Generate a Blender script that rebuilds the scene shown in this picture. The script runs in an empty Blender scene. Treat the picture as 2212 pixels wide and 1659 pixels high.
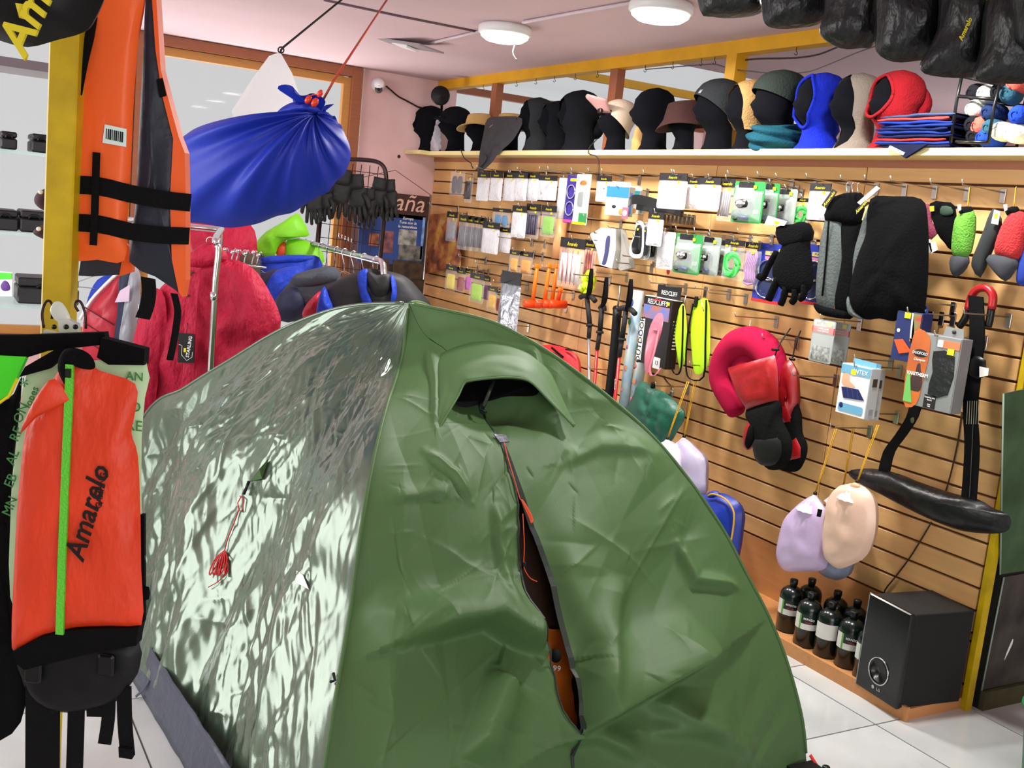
import bpy, bmesh, math, random
import numpy as np
from mathutils import Vector, Matrix, Euler, Quaternion
random.seed(7)
sc = bpy.context.scene
COL = sc.collection

# ------------------------------------------------------------------ camera
FPX, YAW, PITCH, ROLL = 2283.08, 0.528059, 0.156841, 0.101505
CAMP = Vector((-3.3, 0.0, 1.571))
IW, IH = 2212.0, 1659.0
_f = Vector((math.sin(YAW)*math.cos(PITCH), math.cos(YAW)*math.cos(PITCH), -math.sin(PITCH)))
_r0 = Vector((math.cos(YAW), -math.sin(YAW), 0)); _u0 = _r0.cross(_f)
_r = math.cos(ROLL)*_r0 + math.sin(ROLL)*_u0
_u = -math.sin(ROLL)*_r0 + math.cos(ROLL)*_u0
cam = bpy.data.cameras.new('camera'); camo = bpy.data.objects.new('camera', cam); COL.objects.link(camo)
cam.sensor_width = 36.0; cam.lens = FPX/IW*36.0; cam.clip_start = 0.05
camo.matrix_world = Matrix(((_r.x, _u.x, -_f.x, CAMP.x), (_r.y, _u.y, -_f.y, CAMP.y), (_r.z, _u.z, -_f.z, CAMP.z), (0, 0, 0, 1)))
sc.camera = camo

def U(px, py, X=None, Y=None, Z=None, d=None):
    "photo point -> world point on the plane x=X, y=Y, z=Z, or at depth d"
    v = _f + _r*((px-IW/2)/FPX) - _u*((py-IH/2)/FPX)
    if d is not None: return CAMP + v*d
    i, val = (0, X) if X is not None else (1, Y) if Y is not None else (2, Z)
    return CAMP + v*((val-CAMP[i])/v[i])

# ------------------------------------------------------------------ world, lights, exposure
wd = bpy.data.worlds.new('overcast_sky'); sc.world = wd; wd.use_nodes = True
bg = wd.node_tree.nodes['Background']; bg.inputs['Color'].default_value = (0.97, 0.985, 1.0, 1); bg.inputs['Strength'].default_value = 0.62
sc.view_settings.view_transform = 'Standard'; sc.view_settings.look = 'None'
sc.view_settings.gamma = 1.0; sc.view_settings.use_curve_mapping = False
sc.view_settings.exposure = 0.0

def area_light(name, loc, direction, sx, sy, power, color=(1, 1, 1)):
    l = bpy.data.lights.new(name, 'AREA'); l.shape = 'RECTANGLE'; l.size = sx; l.size_y = sy; l.energy = power; l.color = color
    o = bpy.data.objects.new(name, l); COL.objects.link(o); o.location = loc
    o.rotation_euler = Vector(direction).to_track_quat('-Z', 'Y').to_euler(); return o
# daylight entering by the shop windows (side window on the left, shop front behind the photographer)
area_light('daylight_side_window', (-4.82, 3.7, 1.55), (1, 0.05, -0.12), 2.3, 1.5, 80, (1.0, 0.99, 0.97))
area_light('daylight_shop_front', (-2.5, -2.46, 1.5), (0.38, 1, -0.06), 3.4, 1.7, 95, (1.0, 0.985, 0.96))

area_light('added_ceiling_fill', (-2.5, 8.0, .16), (0.05, -.75, 1), 4.0, 1.2, 190, (1.0, .98, .95))  # added unseen light, low outside; whitens the ceiling near the far window
area_light('added_lean_to_fill', (2.66, 3.5, 1.5), (-1, 0, .25), 1.9, 1.2, 26, (1.0, .99, .97))  # added unseen light to brighten the lean-to ceiling

# ------------------------------------------------------------------ colour and material helpers
def lin(c):
    return tuple((v/12.92 if v <= 0.04045 else ((v+0.055)/1.055)**2.4) for v in c)
def rgb(c):
    "hex string or 0-255 triple (sRGB) -> linear rgba"
    if isinstance(c, str): c = tuple(int(c[i:i+2], 16) for i in (0, 2, 4))
    return lin(tuple(v/255.0 for v in c)) + (1.0,)
MATS = {}
def mat(name, col, rough=0.6, metal=0.0, spec=0.5, bump=None, var=None, alpha=1.0, trans=0.0, sheen=0.0, coat=0.0, emit=0.0, grain=None, col2=None):
    """procedural principled material. bump=(scale,strength[,stretch]), var=(scale,amount) brightness mottling,
    grain=(scale,stretch,amount) streaks along local X"""
    if name in MATS: return MATS[name]
    m = bpy.data.materials.new(name); m.use_nodes = True; nt = m.node_tree; N = nt.nodes; L = nt.links
    b = N['Principled BSDF']; c = rgb(col)
    b.inputs['Base Color'].default_value = c; b.inputs['Roughness'].default_value = rough; b.inputs['Metallic'].default_value = metal
    b.inputs['Specular IOR Level'].default_value = spec
    if sheen: b.inputs['Sheen Weight'].default_value = sheen
    if coat: b.inputs['Coat Weight'].default_value = coat; b.inputs['Coat Roughness'].default_value = 0.15
    if trans: b.inputs['Transmission Weight'].default_value = trans; b.inputs['IOR'].default_value = 1.12
    if alpha < 1: b.inputs['Alpha'].default_value = alpha
    if emit: b.inputs['Emission Color'].default_value = c; b.inputs['Emission Strength'].default_value = emit
    tc = None
    def coords():
        nonlocal tc
        if tc is None: tc = N.new('ShaderNodeTexCoord')
        return tc.outputs['Object']
    if var or col2:
        sc_, am = var if var else (6, .3)
        n = N.new('ShaderNodeTexNoise'); n.inputs['Scale'].default_value = sc_; n.inputs['Detail'].default_value = 4
        L.new(coords(), n.inputs['Vector'])
        mx = N.new('ShaderNodeMix'); mx.data_type = 'RGBA'
        c2 = rgb(col2) if col2 else tuple(v*(1-am) for v in c[:3])+(1,)
        c1 = c if col2 else tuple(min(1, v*(1+am*.5)) for v in c[:3])+(1,)
        mx.inputs['A'].default_value = c1; mx.inputs['B'].default_value = c2
        rp = N.new('ShaderNodeMapRange'); rp.inputs['From Min'].default_value = .35; rp.inputs['From Max'].default_value = .65
        L.new(n.outputs['Fac'], rp.inputs['Value']); L.new(rp.outputs['Result'], mx.inputs['Factor']); L.new(mx.outputs['Result'], b.inputs['Base Color'])
    if grain:
        s_, st, am = grain
        mp = N.new('ShaderNodeMapping'); mp.inputs['Scale'].default_value = (1, st, st)
        n = N.new('ShaderNodeTexNoise'); n.inputs['Scale'].default_value = s_; n.inputs['Detail'].default_value = 5
        L.new(coords(), mp.inputs['Vector']); L.new(mp.outputs['Vector'], n.inputs['Vector'])
        mx = N.new('ShaderNodeMix'); mx.data_type = 'RGBA'
        mx.inputs['A'].default_value = tuple(v*(1-am) for v in c[:3])+(1,); mx.inputs['B'].default_value = tuple(min(1, v*(1+am*.6)) for v in c[:3])+(1,)
        L.new(n.outputs['Fac'], mx.inputs['Factor']); L.new(mx.outputs['Result'], b.inputs['Base Color'])
    if bump:
        n = N.new('ShaderNodeTexNoise'); n.inputs['Scale'].default_value = bump[0]; n.inputs['Detail'].default_value = 5
        if len(bump) > 2:
            mp = N.new('ShaderNodeMapping'); mp.inputs['Scale'].default_value = bump[2]
            L.new(coords(), mp.inputs['Vector']); L.new(mp.outputs['Vector'], n.inputs['Vector'])
        else: L.new(coords(), n.inputs['Vector'])
        bp = N.new('ShaderNodeBump'); bp.inputs['Strength'].default_value = bump[1]; bp.inputs['Distance'].default_value = bump[3] if len(bump) > 3 else .01
        L.new(n.outputs['Fac'], bp.inputs['Height']); L.new(bp.outputs['Normal'], b.inputs['Normal'])
    MATS[name] = m; return m

# ------------------------------------------------------------------ mesh builder
class MB:
    def __init__(s): s.v = []; s.f = []; s.sm = []
    def add(s, vs, fs, smooth=False, M=None):
        o = len(s.v)
        for p in vs:
            p = Vector(p); s.v.append(tuple(M @ p) if M is not None else tuple(p))
        for f in fs: s.f.append(tuple(i+o for i in f)); s.sm.append(smooth)
        return s
    def box(s, c, size, M=None, bev=0.0):
        x, y, z = (v/2 for v in size)
        if bev <= 0:
            vs = [(c[0]+i*x, c[1]+j*y, c[2]+k*z) for i in (-1, 1) for j in (-1, 1) for k in (-1, 1)]
            return s.add(vs, [(0, 1, 3, 2), (4, 6, 7, 5), (0, 4, 5, 1), (2, 3, 7, 6), (0, 2, 6, 4), (1, 5, 7, 3)], False, M)
        b = min(bev, x*.9, y*.9, z*.9)
        pts = [(x-b, z), (x, z-b), (x, -z+b), (x-b, -z), (-x+b, -z), (-x, -z+b), (-x, z-b), (-x+b, z)]
        rings = [(.0, y-0), (b, y)]
        vs = []; 
        lev = [(-y, b), (-y+b, 0), (y-b, 0), (y, b)]
        for yy, ins in lev:
            for px, pz in pts: vs.append((c[0]+px*(1-ins/x), c[1]+yy, c[2]+pz*(1-ins/z)))
        fs = [tuple(range(0, 8)), tuple(range(31, 23, -1))]
        for a in range(3):
            for i in range(8): fs.append((a*8+i, a*8+8+i, a*8+8+(i+1) % 8, a*8+(i+1) % 8))
        return s.add(vs, fs, False, M)
    def tube(s, path, r, n=8, caps=True, M=None, smooth=True):
        P = [Vector(p) for p in path]; rs = r if isinstance(r, (list, tuple)) else [r]*len(P)
        vs = []; up = None
        for i, p in enumerate(P):
            t = (P[min(i+1, len(P)-1)]-P[max(i-1, 0)]).normalized()
            if up is None: up = Vector((0, 0, 1)) if abs(t.z) < .9 else Vector((1, 0, 0))
            a = up - t*up.dot(t)
            if a.length < 1e-6: a = t.orthogonal()
            a.normalize(); b = t.cross(a); up = a
            for k in range(n):
                th = 2*math.pi*k/n; vs.append(p + (a*math.cos(th)+b*math.sin(th))*rs[i])
        fs = []
        for i in range(len(P)-1):
            for k in range(n): fs.append((i*n+k, i*n+(k+1) % n, (i+1)*n+(k+1) % n, (i+1)*n+k))
        if caps: fs += [tuple(range(n-1, -1, -1)), tuple((len(P)-1)*n+k for k in range(n))]
        return s.add(vs, fs, smooth, M)
    def lathe(s, prof, n=20, M=None, sx=1, sy=1, smooth=True):
        "prof = [(radius,z)...] about Z"
        vs = []; 
        for r, z in prof:
            for k in range(n): th = 2*math.pi*k/n; vs.append((r*math.cos(th)*sx, r*math.sin(th)*sy, z))
        fs = []
        for i in range(len(prof)-1):
            for k in range(n): fs.append((i*n+k, i*n+(k+1) % n, (i+1)*n+(k+1) % n, (i+1)*n+k))
        fs += [tuple(range(n-1, -1, -1)), tuple((len(prof)-1)*n+k for k in range(n))]
        return s.add(vs, fs, smooth, M)
    def prism(s, poly, y0, y1, M=None):
        "poly [(x,z)] extruded along local y"
        n = len(poly); vs = [(x, y0, z) for x, z in poly]+[(x, y1, z) for x, z in poly]
        fs = [tuple(range(n)), tuple(range(2*n-1, n-1, -1))]+[(i, i+n, (i+1) % n+n, (i+1) % n) for i in range(n)]
        return s.add(vs, fs, False, M)
    def puff(s, poly, thick, rings=6, M=None, y=0.0, wr=0.0, ws=20, back=True, seed=0, c=None, p=2.0):
        "inflated cushion from a star-shaped outline [(x,z)]"
        n = len(poly)
        if c is None: c = (sum(q[0] for q in poly)/n, sum(q[1] for q in poly)/n)
        vs = []; fs = []
        for side in ((-1, 1) if back else (-1,)):
            o = len(vs)
            for k in range(rings):
                t = 1-k/rings; h = thick*(1-t**p)**(1/p)
                for q in poly:
                    x = c[0]+(q[0]-c[0])*t; z = c[1]+(q[1]-c[1])*t
                    w = wr*h/thick*vn1(x*ws+seed, z*ws+seed*1.7, seed*3.1+side) if wr else 0
                    vs.append((x, y+side*(h+w), z))
            vs.append((c[0], y+side*thick, c[1]))
            for k in range(rings-1):
                for i in range(n):
                    f = (o+k*n+i, o+k*n+(i+1) % n, o+(k+1)*n+(i+1) % n, o+(k+1)*n+i)
                    fs.append(f if side < 0 else f[::-1])
            for i in range(n):
                f = (o+(rings-1)*n+i, o+(rings-1)*n+(i+1) % n, o+rings*n); fs.append(f if side < 0 else f[::-1])
        return s.add(vs, fs, True, M)
    def grid(s, fn, nu, nv, M=None, thick=0.0, closed_u=False):
        "surface fn(u,v)->point"
        vs = [fn(i/(nu if closed_u else nu-1), j/(nv-1)) for j in range(nv) for i in range(nu)]
        fs = []
        for j in range(nv-1):
            for i in range(nu if closed_u else nu-1):
                i2 = (i+1) % nu; fs.append((j*nu+i, j*nu+i2, (j+1)*nu+i2, (j+1)*nu+i))
        return s.add(vs, fs, True, M)
    def ribbon(s, path, width, thick, axis=(1, 0, 0), M=None):
        "flat strap following path; width along axis"
        a = Vector(axis).normalized()*width/2; P = [Vector(p) for p in path]; vs = []
        for i, p in enumerate(P):
            t = (P[min(i+1, len(P)-1)]-P[max(i-1, 0)]).normalized(); nrm = t.cross(a).normalized()*thick/2
            vs += [p-a-nrm, p+a-nrm, p+a+nrm, p-a+nrm]
        fs = [(3, 2, 1, 0)]; n = len(P)
        for i in range(n-1):
            for k in range(4): fs.append((i*4+k, i*4+(k+1) % 4, i*4+4+(k+1) % 4, i*4+4+k))
        fs.append(tuple((n-1)*4+k for k in range(4)))
        return s.add(vs, fs, False, M)
    def mesh(s, name):
        me = bpy.data.meshes.new(name); me.from_pydata(s.v, [], s.f)
        me.polygons.foreach_set('use_smooth', s.sm); me.update(); return me
    def build(s, name, m, parent=None, solid=0.0, loc=None, rot=None, sub=0):
        o = bpy.data.objects.new(name, s.mesh(name)); COL.objects.link(o)
        if m is not None: o.data.materials.append(m)
        if parent is not None: o.parent = parent
        if loc is not None: o.location = loc
        if rot is not None: o.rotation_euler = rot
        if solid: md = o.modifiers.new('thickness', 'SOLIDIFY'); md.thickness = solid; md.offset = 0
        if sub: md = o.modifiers.new('smooth', 'SUBSURF'); md.levels = sub; md.render_levels = sub
        return o

def vn1(x, y, z):
    from mathutils import noise
    return noise.noise(Vector((x, y, z)))
def smooth_poly(pts, n=4, closed=True):
    "Catmull-Rom resample of a 2-D/3-D outline"
    P = [Vector(p) for p in pts]; N_ = len(P); out = []
    rng = range(N_) if closed else range(N_-1)
    for i in rng:
        g = (lambda k: P[k % N_]) if closed else (lambda k: P[max(0, min(N_-1, k))])
        p0, p1, p2, p3 = g(i-1), g(i), g(i+1), g(i+2)
        for k in range(n):
            t = k/n
            out.append(tuple(0.5*((2*p1)+(p2-p0)*t+(2*p0-5*p1+4*p2-p3)*t*t+(3*p1-p0-3*p2+p3)*t*t*t)))
    if not closed: out.append(tuple(P[-1]))
    return out
def rrect(w, h, r, n=4, cx=0, cz=0):
    out = []
    for sx, sz, a0 in ((1, 1, 0), (-1, 1, 90), (-1, -1, 180), (1, -1, 270)):
        for k in range(n+1):
            a = math.radians(a0+90*k/n); out.append((cx+sx*(w/2-r)+r*math.cos(a), cz+sz*(h/2-r)+r*math.sin(a)))
    return out
def ell(w, h, n=20, cx=0, cz=0):
    return [(cx+w/2*math.cos(2*math.pi*k/n), cz+h/2*math.sin(2*math.pi*k/n)) for k in range(n)]

def tag(o, label=None, cat=None, group=None, kind=None):
    if label: o['label'] = label
    if cat: o['category'] = cat
    if group: o['group'] = group
    if kind: o['kind'] = kind
    return o
def thing(name, label, cat, loc=(0, 0, 0), rz=0.0, group=None):
    o = bpy.data.objects.new(name, None); COL.objects.link(o); o.empty_display_size = .05
    o.location = loc; o.rotation_euler = (0, 0, rz); return tag(o, label, cat, group)
def copy_tree(o, parent=None):
    c = o.copy(); COL.objects.link(c); c.parent = parent
    for ch in list(o.children): copy_tree(ch, c)
    return c
TXT = {}
def lettering(txt, size, m, parent, loc, rot=(math.pi/2, 0, 0), depth=0.0006, align='CENTER', shear=0.0, name='lettering', sx=1.0, bold=0.0):
    key = (txt, align, shear, round(bold/size, 2), depth)
    if key not in TXT:
        cu = bpy.data.curves.new(name, 'FONT'); cu.body = txt; cu.size = 1.0; cu.extrude = depth; cu.align_x = align; cu.align_y = 'CENTER'; cu.shear = shear
        cu.resolution_u = 2; cu.offset = round(bold/size, 2)
        t = bpy.data.objects.new(name, cu); TCOL.objects.link(t); TVL.update(); dg = TVL.depsgraph; dg.update()
        TXT[key] = bpy.data.meshes.new_from_object(t.evaluated_get(dg)); bpy.data.objects.remove(t); bpy.data.curves.remove(cu)
    me = TXT[key].copy(); me.name = name; o = bpy.data.objects.new(name, me); COL.objects.link(o); o.parent = parent; o.location = loc; o.rotation_euler = rot; o.scale = (size*sx, size, 1)
    me.materials.clear(); me.materials.append(m); return o
# text outlines are turned into meshes in an empty scratch scene (fast), removed at the end
TSC = bpy.data.scenes.new('scratch'); TCOL = TSC.collection; TVL = TSC.view_layers[0]

RW = -math.pi/2            # frame of things on the slat wall: local x = along the wall to the right, local y = into the wall
RC = -YAW                  # frame of things that face the photographer
def wallbox(x0, y0, x1, y1, X):
    "photo rectangle -> (centre point at plane x=X, width, height) for a thing hanging parallel to the slat wall"
    xc, yc = (x0+x1)/2, (y0+y1)/2; c = U(xc, yc, X=X)
    return c, abs(U(x1, yc, X=X).y-U(x0, yc, X=X).y), U(xc, y0, X=X).z-U(xc, y1, X=X).z
def wl(px, py, o, X):
    "photo point on plane x=X -> local (x,z) in the frame of the wall thing o (rotation RW)"
    p = U(px, py, X=X); return (o.location.y-p.y, p.z-o.location.z)
def cl(px, py, o):
    "photo point -> local (x,z) on the vertical plane through camera-facing thing o"
    O = o.location; nrm = Vector((math.sin(YAW), math.cos(YAW), 0))
    v = _f + _r*((px-IW/2)/FPX) - _u*((py-IH/2)/FPX); t = (O-CAMP).dot(nrm)/v.dot(nrm); p = CAMP+v*t-O
    return (p.dot(_r0), p.z)

# ------------------------------------------------------------------ shared materials
WOOD = mat('slat_wood', 'e2b274', .45, grain=(3.0, 14, .22))
WOOD_D = mat('groove_wood', '5a3415', .8)
WOODP = mat('plinth_wood', 'c98c55', .5, grain=(5, 10, .2))
SHELFW = mat('shelf_pine', 'e8d79a', .5, grain=(5, 14, .15))
PINK = mat('pink_plaster', 'e6bfbe', .9, var=(2.5, .12), bump=(60, .12))
CEIL = mat('ceiling_paint', 'd0b4ba', .9, var=(1.2, .05), bump=(40, .08))
WHITEP = mat('white_plaster', 'ece9e6', .9, bump=(60, .1))
YEL = mat('yellow_paint', 'c6a800', .45, var=(14, .18), bump=(50, .1))
YELB = mat('ochre_yellow_paint', 'dba000', .5, var=(6, .1))
FRAMEW = mat('window_frame_wood', '9a5a3a', .5, grain=(8, 10, .25))
CHROME = mat('chrome', 'd8d8dc', .18, metal=1.0)
STEEL = mat('hook_steel', 'b9b4ae', .3, metal=1.0)
DMETAL = mat('dark_metal', '3c2c2c', .4, metal=.8)
BLACKC = mat('black_cloth', '08080a', .9, spec=.12, bump=(300, .3))
BLACKN = mat('black_nylon', '0a0a0c', .5, spec=.25, bump=(14, .35))
BLACKW = mat('black_webbing', '0c0c0d', .85, spec=.15, bump=(400, .4))
BLACKP = mat('black_plastic', '0a0b0c', .35, spec=.35)
WHITE = mat('white_plastic', 'f2f2f2', .4)
PAPER = mat('white_paper', 'eeeeea', .7)
YSTICK = mat('yellow_sticker', 'f0e000', .6)
GOLD = mat('yellow_print', 'd8c81e', .6)
CORDY = mat('yellow_cord', 'd9a520', .7, bump=(500, .4))
CORDK = mat('black_cord', '121214', .8)
RED_O = mat('orange_red_cord', 'd24a22', .7)
# ------------------------------------------------------------------ the room
def struct(name, mb, m, parent=None):
    o = mb.build(name, m, parent)
    if parent is None: o['kind'] = 'structure'
    return o
def wood_random(m, amt=.10):
    nt = m.node_tree; N = nt.nodes; L = nt.links
    oi = N.new('ShaderNodeObjectInfo'); hs = N.new('ShaderNodeHueSaturation'); b = N['Principled BSDF']
    mr = N.new('ShaderNodeMapRange'); mr.inputs['To Min'].default_value = 1-amt; mr.inputs['To Max'].default_value = 1+amt
    L.new(oi.outputs['Random'], mr.inputs['Value']); L.new(mr.outputs['Result'], hs.inputs['Value'])
    src = b.inputs['Base Color'].links[0].from_socket; L.new(src, hs.inputs['Color']); L.new(hs.outputs['Color'], b.inputs['Base Color'])
    va = N.new('ShaderNodeVectorMath'); va.operation = 'ADD'; sc_ = N.new('ShaderNodeVectorMath'); sc_.operation = 'SCALE'; sc_.inputs['Scale'].default_value = 20
    cx = N.new('ShaderNodeCombineXYZ'); L.new(oi.outputs['Random'], cx.inputs['X']); L.new(oi.outputs['Random'], cx.inputs['Z']); L.new(cx.outputs['Vector'], sc_.inputs[0])
    for lk in list(L):
        if lk.from_node.type == 'TEX_COORD' and lk.to_node.type == 'MAPPING':
            to = lk.to_socket; fr = lk.from_socket; L.remove(lk); L.new(fr, va.inputs[0]); L.new(sc_.outputs[0], va.inputs[1]); L.new(va.outputs[0], to); break
wood_random(WOOD)
CH = 2.46; YF = 7.066; YN = 2.232; PITCHS = .0825; Z0 = .277
BX0, BX1, BY0, BY1 = -4.75, 2.6, -2.4, YF
# floor: grout bed + tiles
GROUT = mat('tile_grout', '5c5a58', .9)
TILE = mat('glazed_floor_tile', 'c9cdcc', .12, var=(2.2, .16), coat=.3)
wood = None
fl = struct('floor', MB().box(((BX0+BX1)/2, (BY0+BY1)/2, -.03), (BX1-BX0, BY1-BY0, .05)), GROUT)
TS = .455; tm = MB().box((0, 0, -.003), (TS-.006, TS-.006, .006)).mesh('tile'); tm.materials.append(TILE)
tiles = []
for i in range(-10, 7):
    for j in range(-10, 11):
        cx, cy = -.436+(i+.5)*TS, 2.243+(j+.5)*TS
        if cx-TS/2 < BX0 or cx+TS/2 > BX1 or cy-TS/2 < BY0 or cy+TS/2 > YF: continue
        tiles.append((math.hypot(cx+1.2, cy-2.2), cx, cy))
tiles.sort()
for _, cx, cy in tiles[:290]:
    o = bpy.data.objects.new('tile', tm); COL.objects.link(o); o.parent = fl; o.location = (cx, cy, 0)
# ceiling: main room plus the lean-to behind the slat wall, which has a skylight
struct('ceiling', MB().box(((BX0+.02)/2, (BY0+BY1)/2, CH+.04), (-BX0+.02, BY1-BY0, .08))
       .box((1.31, (BY0+4.72)/2, CH+.04), (2.58, 4.72-BY0, .08)), CEIL)
GLASS = mat('window_glass', 'f4f8fa', .03, alpha=.05, spec=.15)
sk = struct('window_3', MB().box((1.31, (4.72+YF)/2, CH+.03), (2.56, YF-4.72, .006)), GLASS)
MB().box((1.31, 5.85, CH+.03), (2.56, .04, .05)).build('glazing_bar', YELB, sk)
# far wall with its window
wf = MB()
wf.box((-.29, YF+.06, CH/2), (.62, .12, CH)); wf.box((1.3, YF+.06, .65), (2.56, .12, 1.3)); wf.box((.06, YF+.06, CH/2), (.12, .12, CH)); wf.box((2.5, YF+.06, CH/2), (.2, .12, CH))
wf.box((-2.68, YF+.06, .25), (4.16, .12, .5)); wf.box((-2.68, YF+.06, CH-.005), (4.16, .12, .01))
struct('wall_far', wf, PINK)
wb = MB()
for x in (-4.7, -2.05, -.655): wb.box((x, YF-.005, 1.47), (.07, .10, 1.94))
for z in (.53, 2.425): wb.box((-2.68, YF-.003, z), (4.12, .096, .062))
w1 = struct('window_1', wb, FRAMEW)
for x0, x1 in ((-4.66, -2.09), (-2.01, -.69)):
    fr = MB()
    for x in (x0+.025, x1-.025): fr.box((x, YF+.01, 1.475), (.05, .05, 1.82))
    for z in (.585, 2.365): fr.box(((x0+x1)/2, YF+.012, z), (x1-x0-.1, .048, .052))
    s_ = fr.build('sash', mat('pale_sash_wood', 'c28a45', .5, grain=(8, 10, .2)), w1)
    MB().box(((x0+x1)/2, YF+.012, 1.475), (x1-x0-.08, .006, 1.76)).build('pane', GLASS, s_)
MB().box((-.615, YF-.004, 1.24), (.03, .03, 2.44)).build('trim_strip', WHITEP, w1)
w6 = struct('window_6', MB().box((1.26, YF+.02, 1.33), (2.28, .06, .06)).box((1.26, YF+.02, 2.43), (2.28, .06, .05)).box((1.26, YF+.02, 1.88), (2.28, .05, .04)), FRAMEW)
MB().box((1.26, YF+.03, 1.87), (2.26, .006, 1.1)).build('pane', GLASS, w6)
# left wall with the side window, front wall with the shop front, closing walls
wl_ = MB()
wl_.box((BX0-.05, .06, CH/2), (.1, 4.92, CH)); wl_.box((BX0-.05, 5.98, CH/2), (.1, 2.17, CH)); wl_.box((BX0-.05, 3.7, .37), (.1, 2.4, .74)); wl_.box((BX0-.05, 3.7, 2.4), (.1, 2.4, .12))
struct('wall_left', wl_, WHITEP)
struct('window_2', MB().box((BX0-.03, 3.7, 1.54), (.006, 2.4, 1.6)), GLASS)
wn = MB(); wn.box((-4.55, BY0-.05, CH/2), (.5, .1, CH)); wn.box((.95, BY0-.05, CH/2), (3.3, .1, CH)); wn.box((-2.5, BY0-.05, .2), (3.6, .1, .4)); wn.box((-2.5, BY0-.05, 2.41), (3.6, .1, .1))
struct('wall_front', wn, WHITEP)
struct('window_4', MB().box((-2.5, BY0-.02, 1.38), (3.6, .006, 1.96)), GLASS)
wo = MB(); wo.box((BX1+.05, (BY0+2.5)/2, CH/2), (.1, 2.5-BY0, CH)); wo.box((BX1+.05, (4.5+BY1)/2, CH/2), (.1, BY1-4.5, CH)); wo.box((BX1+.05, 3.5, .44), (.1, 2.0, .88)); wo.box((BX1+.05, 3.5, 2.29), (.1, 2.0, .34))
struct('wall_outer', wo, PINK)
struct('added_window', MB().box((BX1+.03, 3.5, 1.5), (.006, 2.0, 1.24)), GLASS)  # unseen window, added to go with the lean-to fill light
# slat wall: backing board, single slats, lower board
wr = struct('wall_right', MB().box((.05, (YN+YF)/2, .985), (.08, YF-YN, 1.93)), WOOD_D)
joints = [YF, 6.325, 4.958, 3.95, 3.042, YN+.012]
for a, b in zip(joints[:-1], joints[1:]):
    sm = MB().box((0, 0, 0), (a-b-.004, .016, PITCHS-.009), bev=.002).mesh('slat'); sm.materials.append(WOOD)
    for k in range(20):
        o = bpy.data.objects.new('slat', sm); COL.objects.link(o); o.parent = wr
        o.location = (.002, (a+b)/2, Z0+(k+.5)*PITCHS); o.rotation_euler = (0, 0, RW)
lb = MB().box((0, 0, 0), (YF-YN-.01, .016, Z0-.044)).build('lower_board', WOODP, wr); lb.location = (.002, (YN+YF)/2, .04+(Z0-.044)/2); lb.rotation_euler = (0, 0, RW)
MB().box((0, 0, 0), (YF-YN, .022, .05)).build('top_board', mat('slat_wood_pink_lit', 'a8694a', .5, grain=(5, 12, .15)), wr, loc=(-.004, (YN+YF)/2, 1.953-.028), rot=(0, 0, RW))  # same wood as the slats, with the pinkish light put into its colour
# two screw holes in the lower board
for px, py in ((2096, 1385), (2081, 1477)):
    c = U(px, py, X=-.008); MB().lathe([(.005, 0), (.005, .003)], 8, M=Matrix.Rotation(-math.pi/2, 4, 'Y')).build('screw_hole', BLACKP, wr, loc=(-.006, c.y, c.z))
# plinth board on the floor
pl = struct('trim_1', MB().box((-.155, 4.4, .02), (.30, 4.34, .04)).box((-.31, 4.4, .026), (.014, 4.36, .052)), WOODP)
# yellow end strip and the black-edged partition that turns away
struct('trim_2', MB().box((.0, YN-.012, 1.22), (.035, .022, 2.44)), YEL)
pt = struct('wall_partition', MB().box((1.32, YN+.0, CH/2), (2.54, .05, CH)), mat('dark_partition', '16170f', .7, var=(8, .3)))
MB().box((1.3, YN-.035, .035), (2.5, .02, .07)).build('skirting', mat('mossy_skirting', '4c4a2c', .8, var=(9, .3)), pt)
struct('trim_3', MB().box((0, (YN+YF)/2, 2.43), (.07, YF-YN, .06)), YELB)
struct('trim_4', MB().box((.0, 3.914, 2.18), (.07, .07, .44)), YELB)
for i, yy in enumerate((6.226, 4.872)):
    struct('trim_%d' % (5+i), MB().box((.0, yy, 2.18), (.05, .07, .44)), FRAMEW)
# small screw hooks under the beam and the wires strung from them
hk = []
for px, py in ((1044, 186), (1116, 180), (1158, 172), (1198, 169), (1243, 164), (1291, 158), (1394, 147), (1453, 145), (1514, 139), (1543, 136), (1719, 118)):
    c = U(px, py, X=-.02); c.z = 2.40
    pth = [(0, 0, .004), (0, 0, -.018)]+[(.0, .008*math.sin(a), -.026+.008*math.cos(a)) for a in (0, 1, 2, 3, 4, 4.6)]
    t = MB().tube([Vector(p) for p in pth], .0016, 6).build('ceiling_hook', DMETAL, None, loc=c, rot=(0, 0, RW)); tag(t, 'tiny dark screw hook under the ochre beam', 'hook', 'screw hooks along the ochre beam')
wire = [U(px, py, X=-.02) for px, py in ((1394, 150), (1453, 145), (1514, 140), (1545, 139), (1572, 147), (1602, 152), (1625, 154), (1650, 157), (1700, 158), (1745, 155), (1790, 139), (1850, 114), (1890, 100))]
tag(MB().tube(smooth_poly(wire, 4, False), .0026, 6).build('wire', mat('grey_wire', '4a4448', .6)), 'thin grey wire sagging from the beam hooks to the black sacks', 'wire')
wire = [U(px, py, X=.02) for px, py in ((1605, 130), (1640, 127), (1690, 126), (1730, 124), (1770, 117), (1806, 103), (1840, 90))]
tag(MB().tube(smooth_poly(wire, 4, False), .004, 6).build('wire', mat('brown_wire', '3a2428', .6)), 'dark brown cable looping beneath the right end of the beam', 'wire')
# shelf board above the slat wall
shm = MB().box((-.085, (YN+YF+.1)/2-.02, 1.941), (.19, YF-YN+.06, .026)).box((-.12, YF-.14, 1.941), (.26, .26, .0262))
shelf = shm.build('shelf', SHELFW); shelf['kind'] = 'structure'; shelf.name = 'trim_7'
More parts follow.
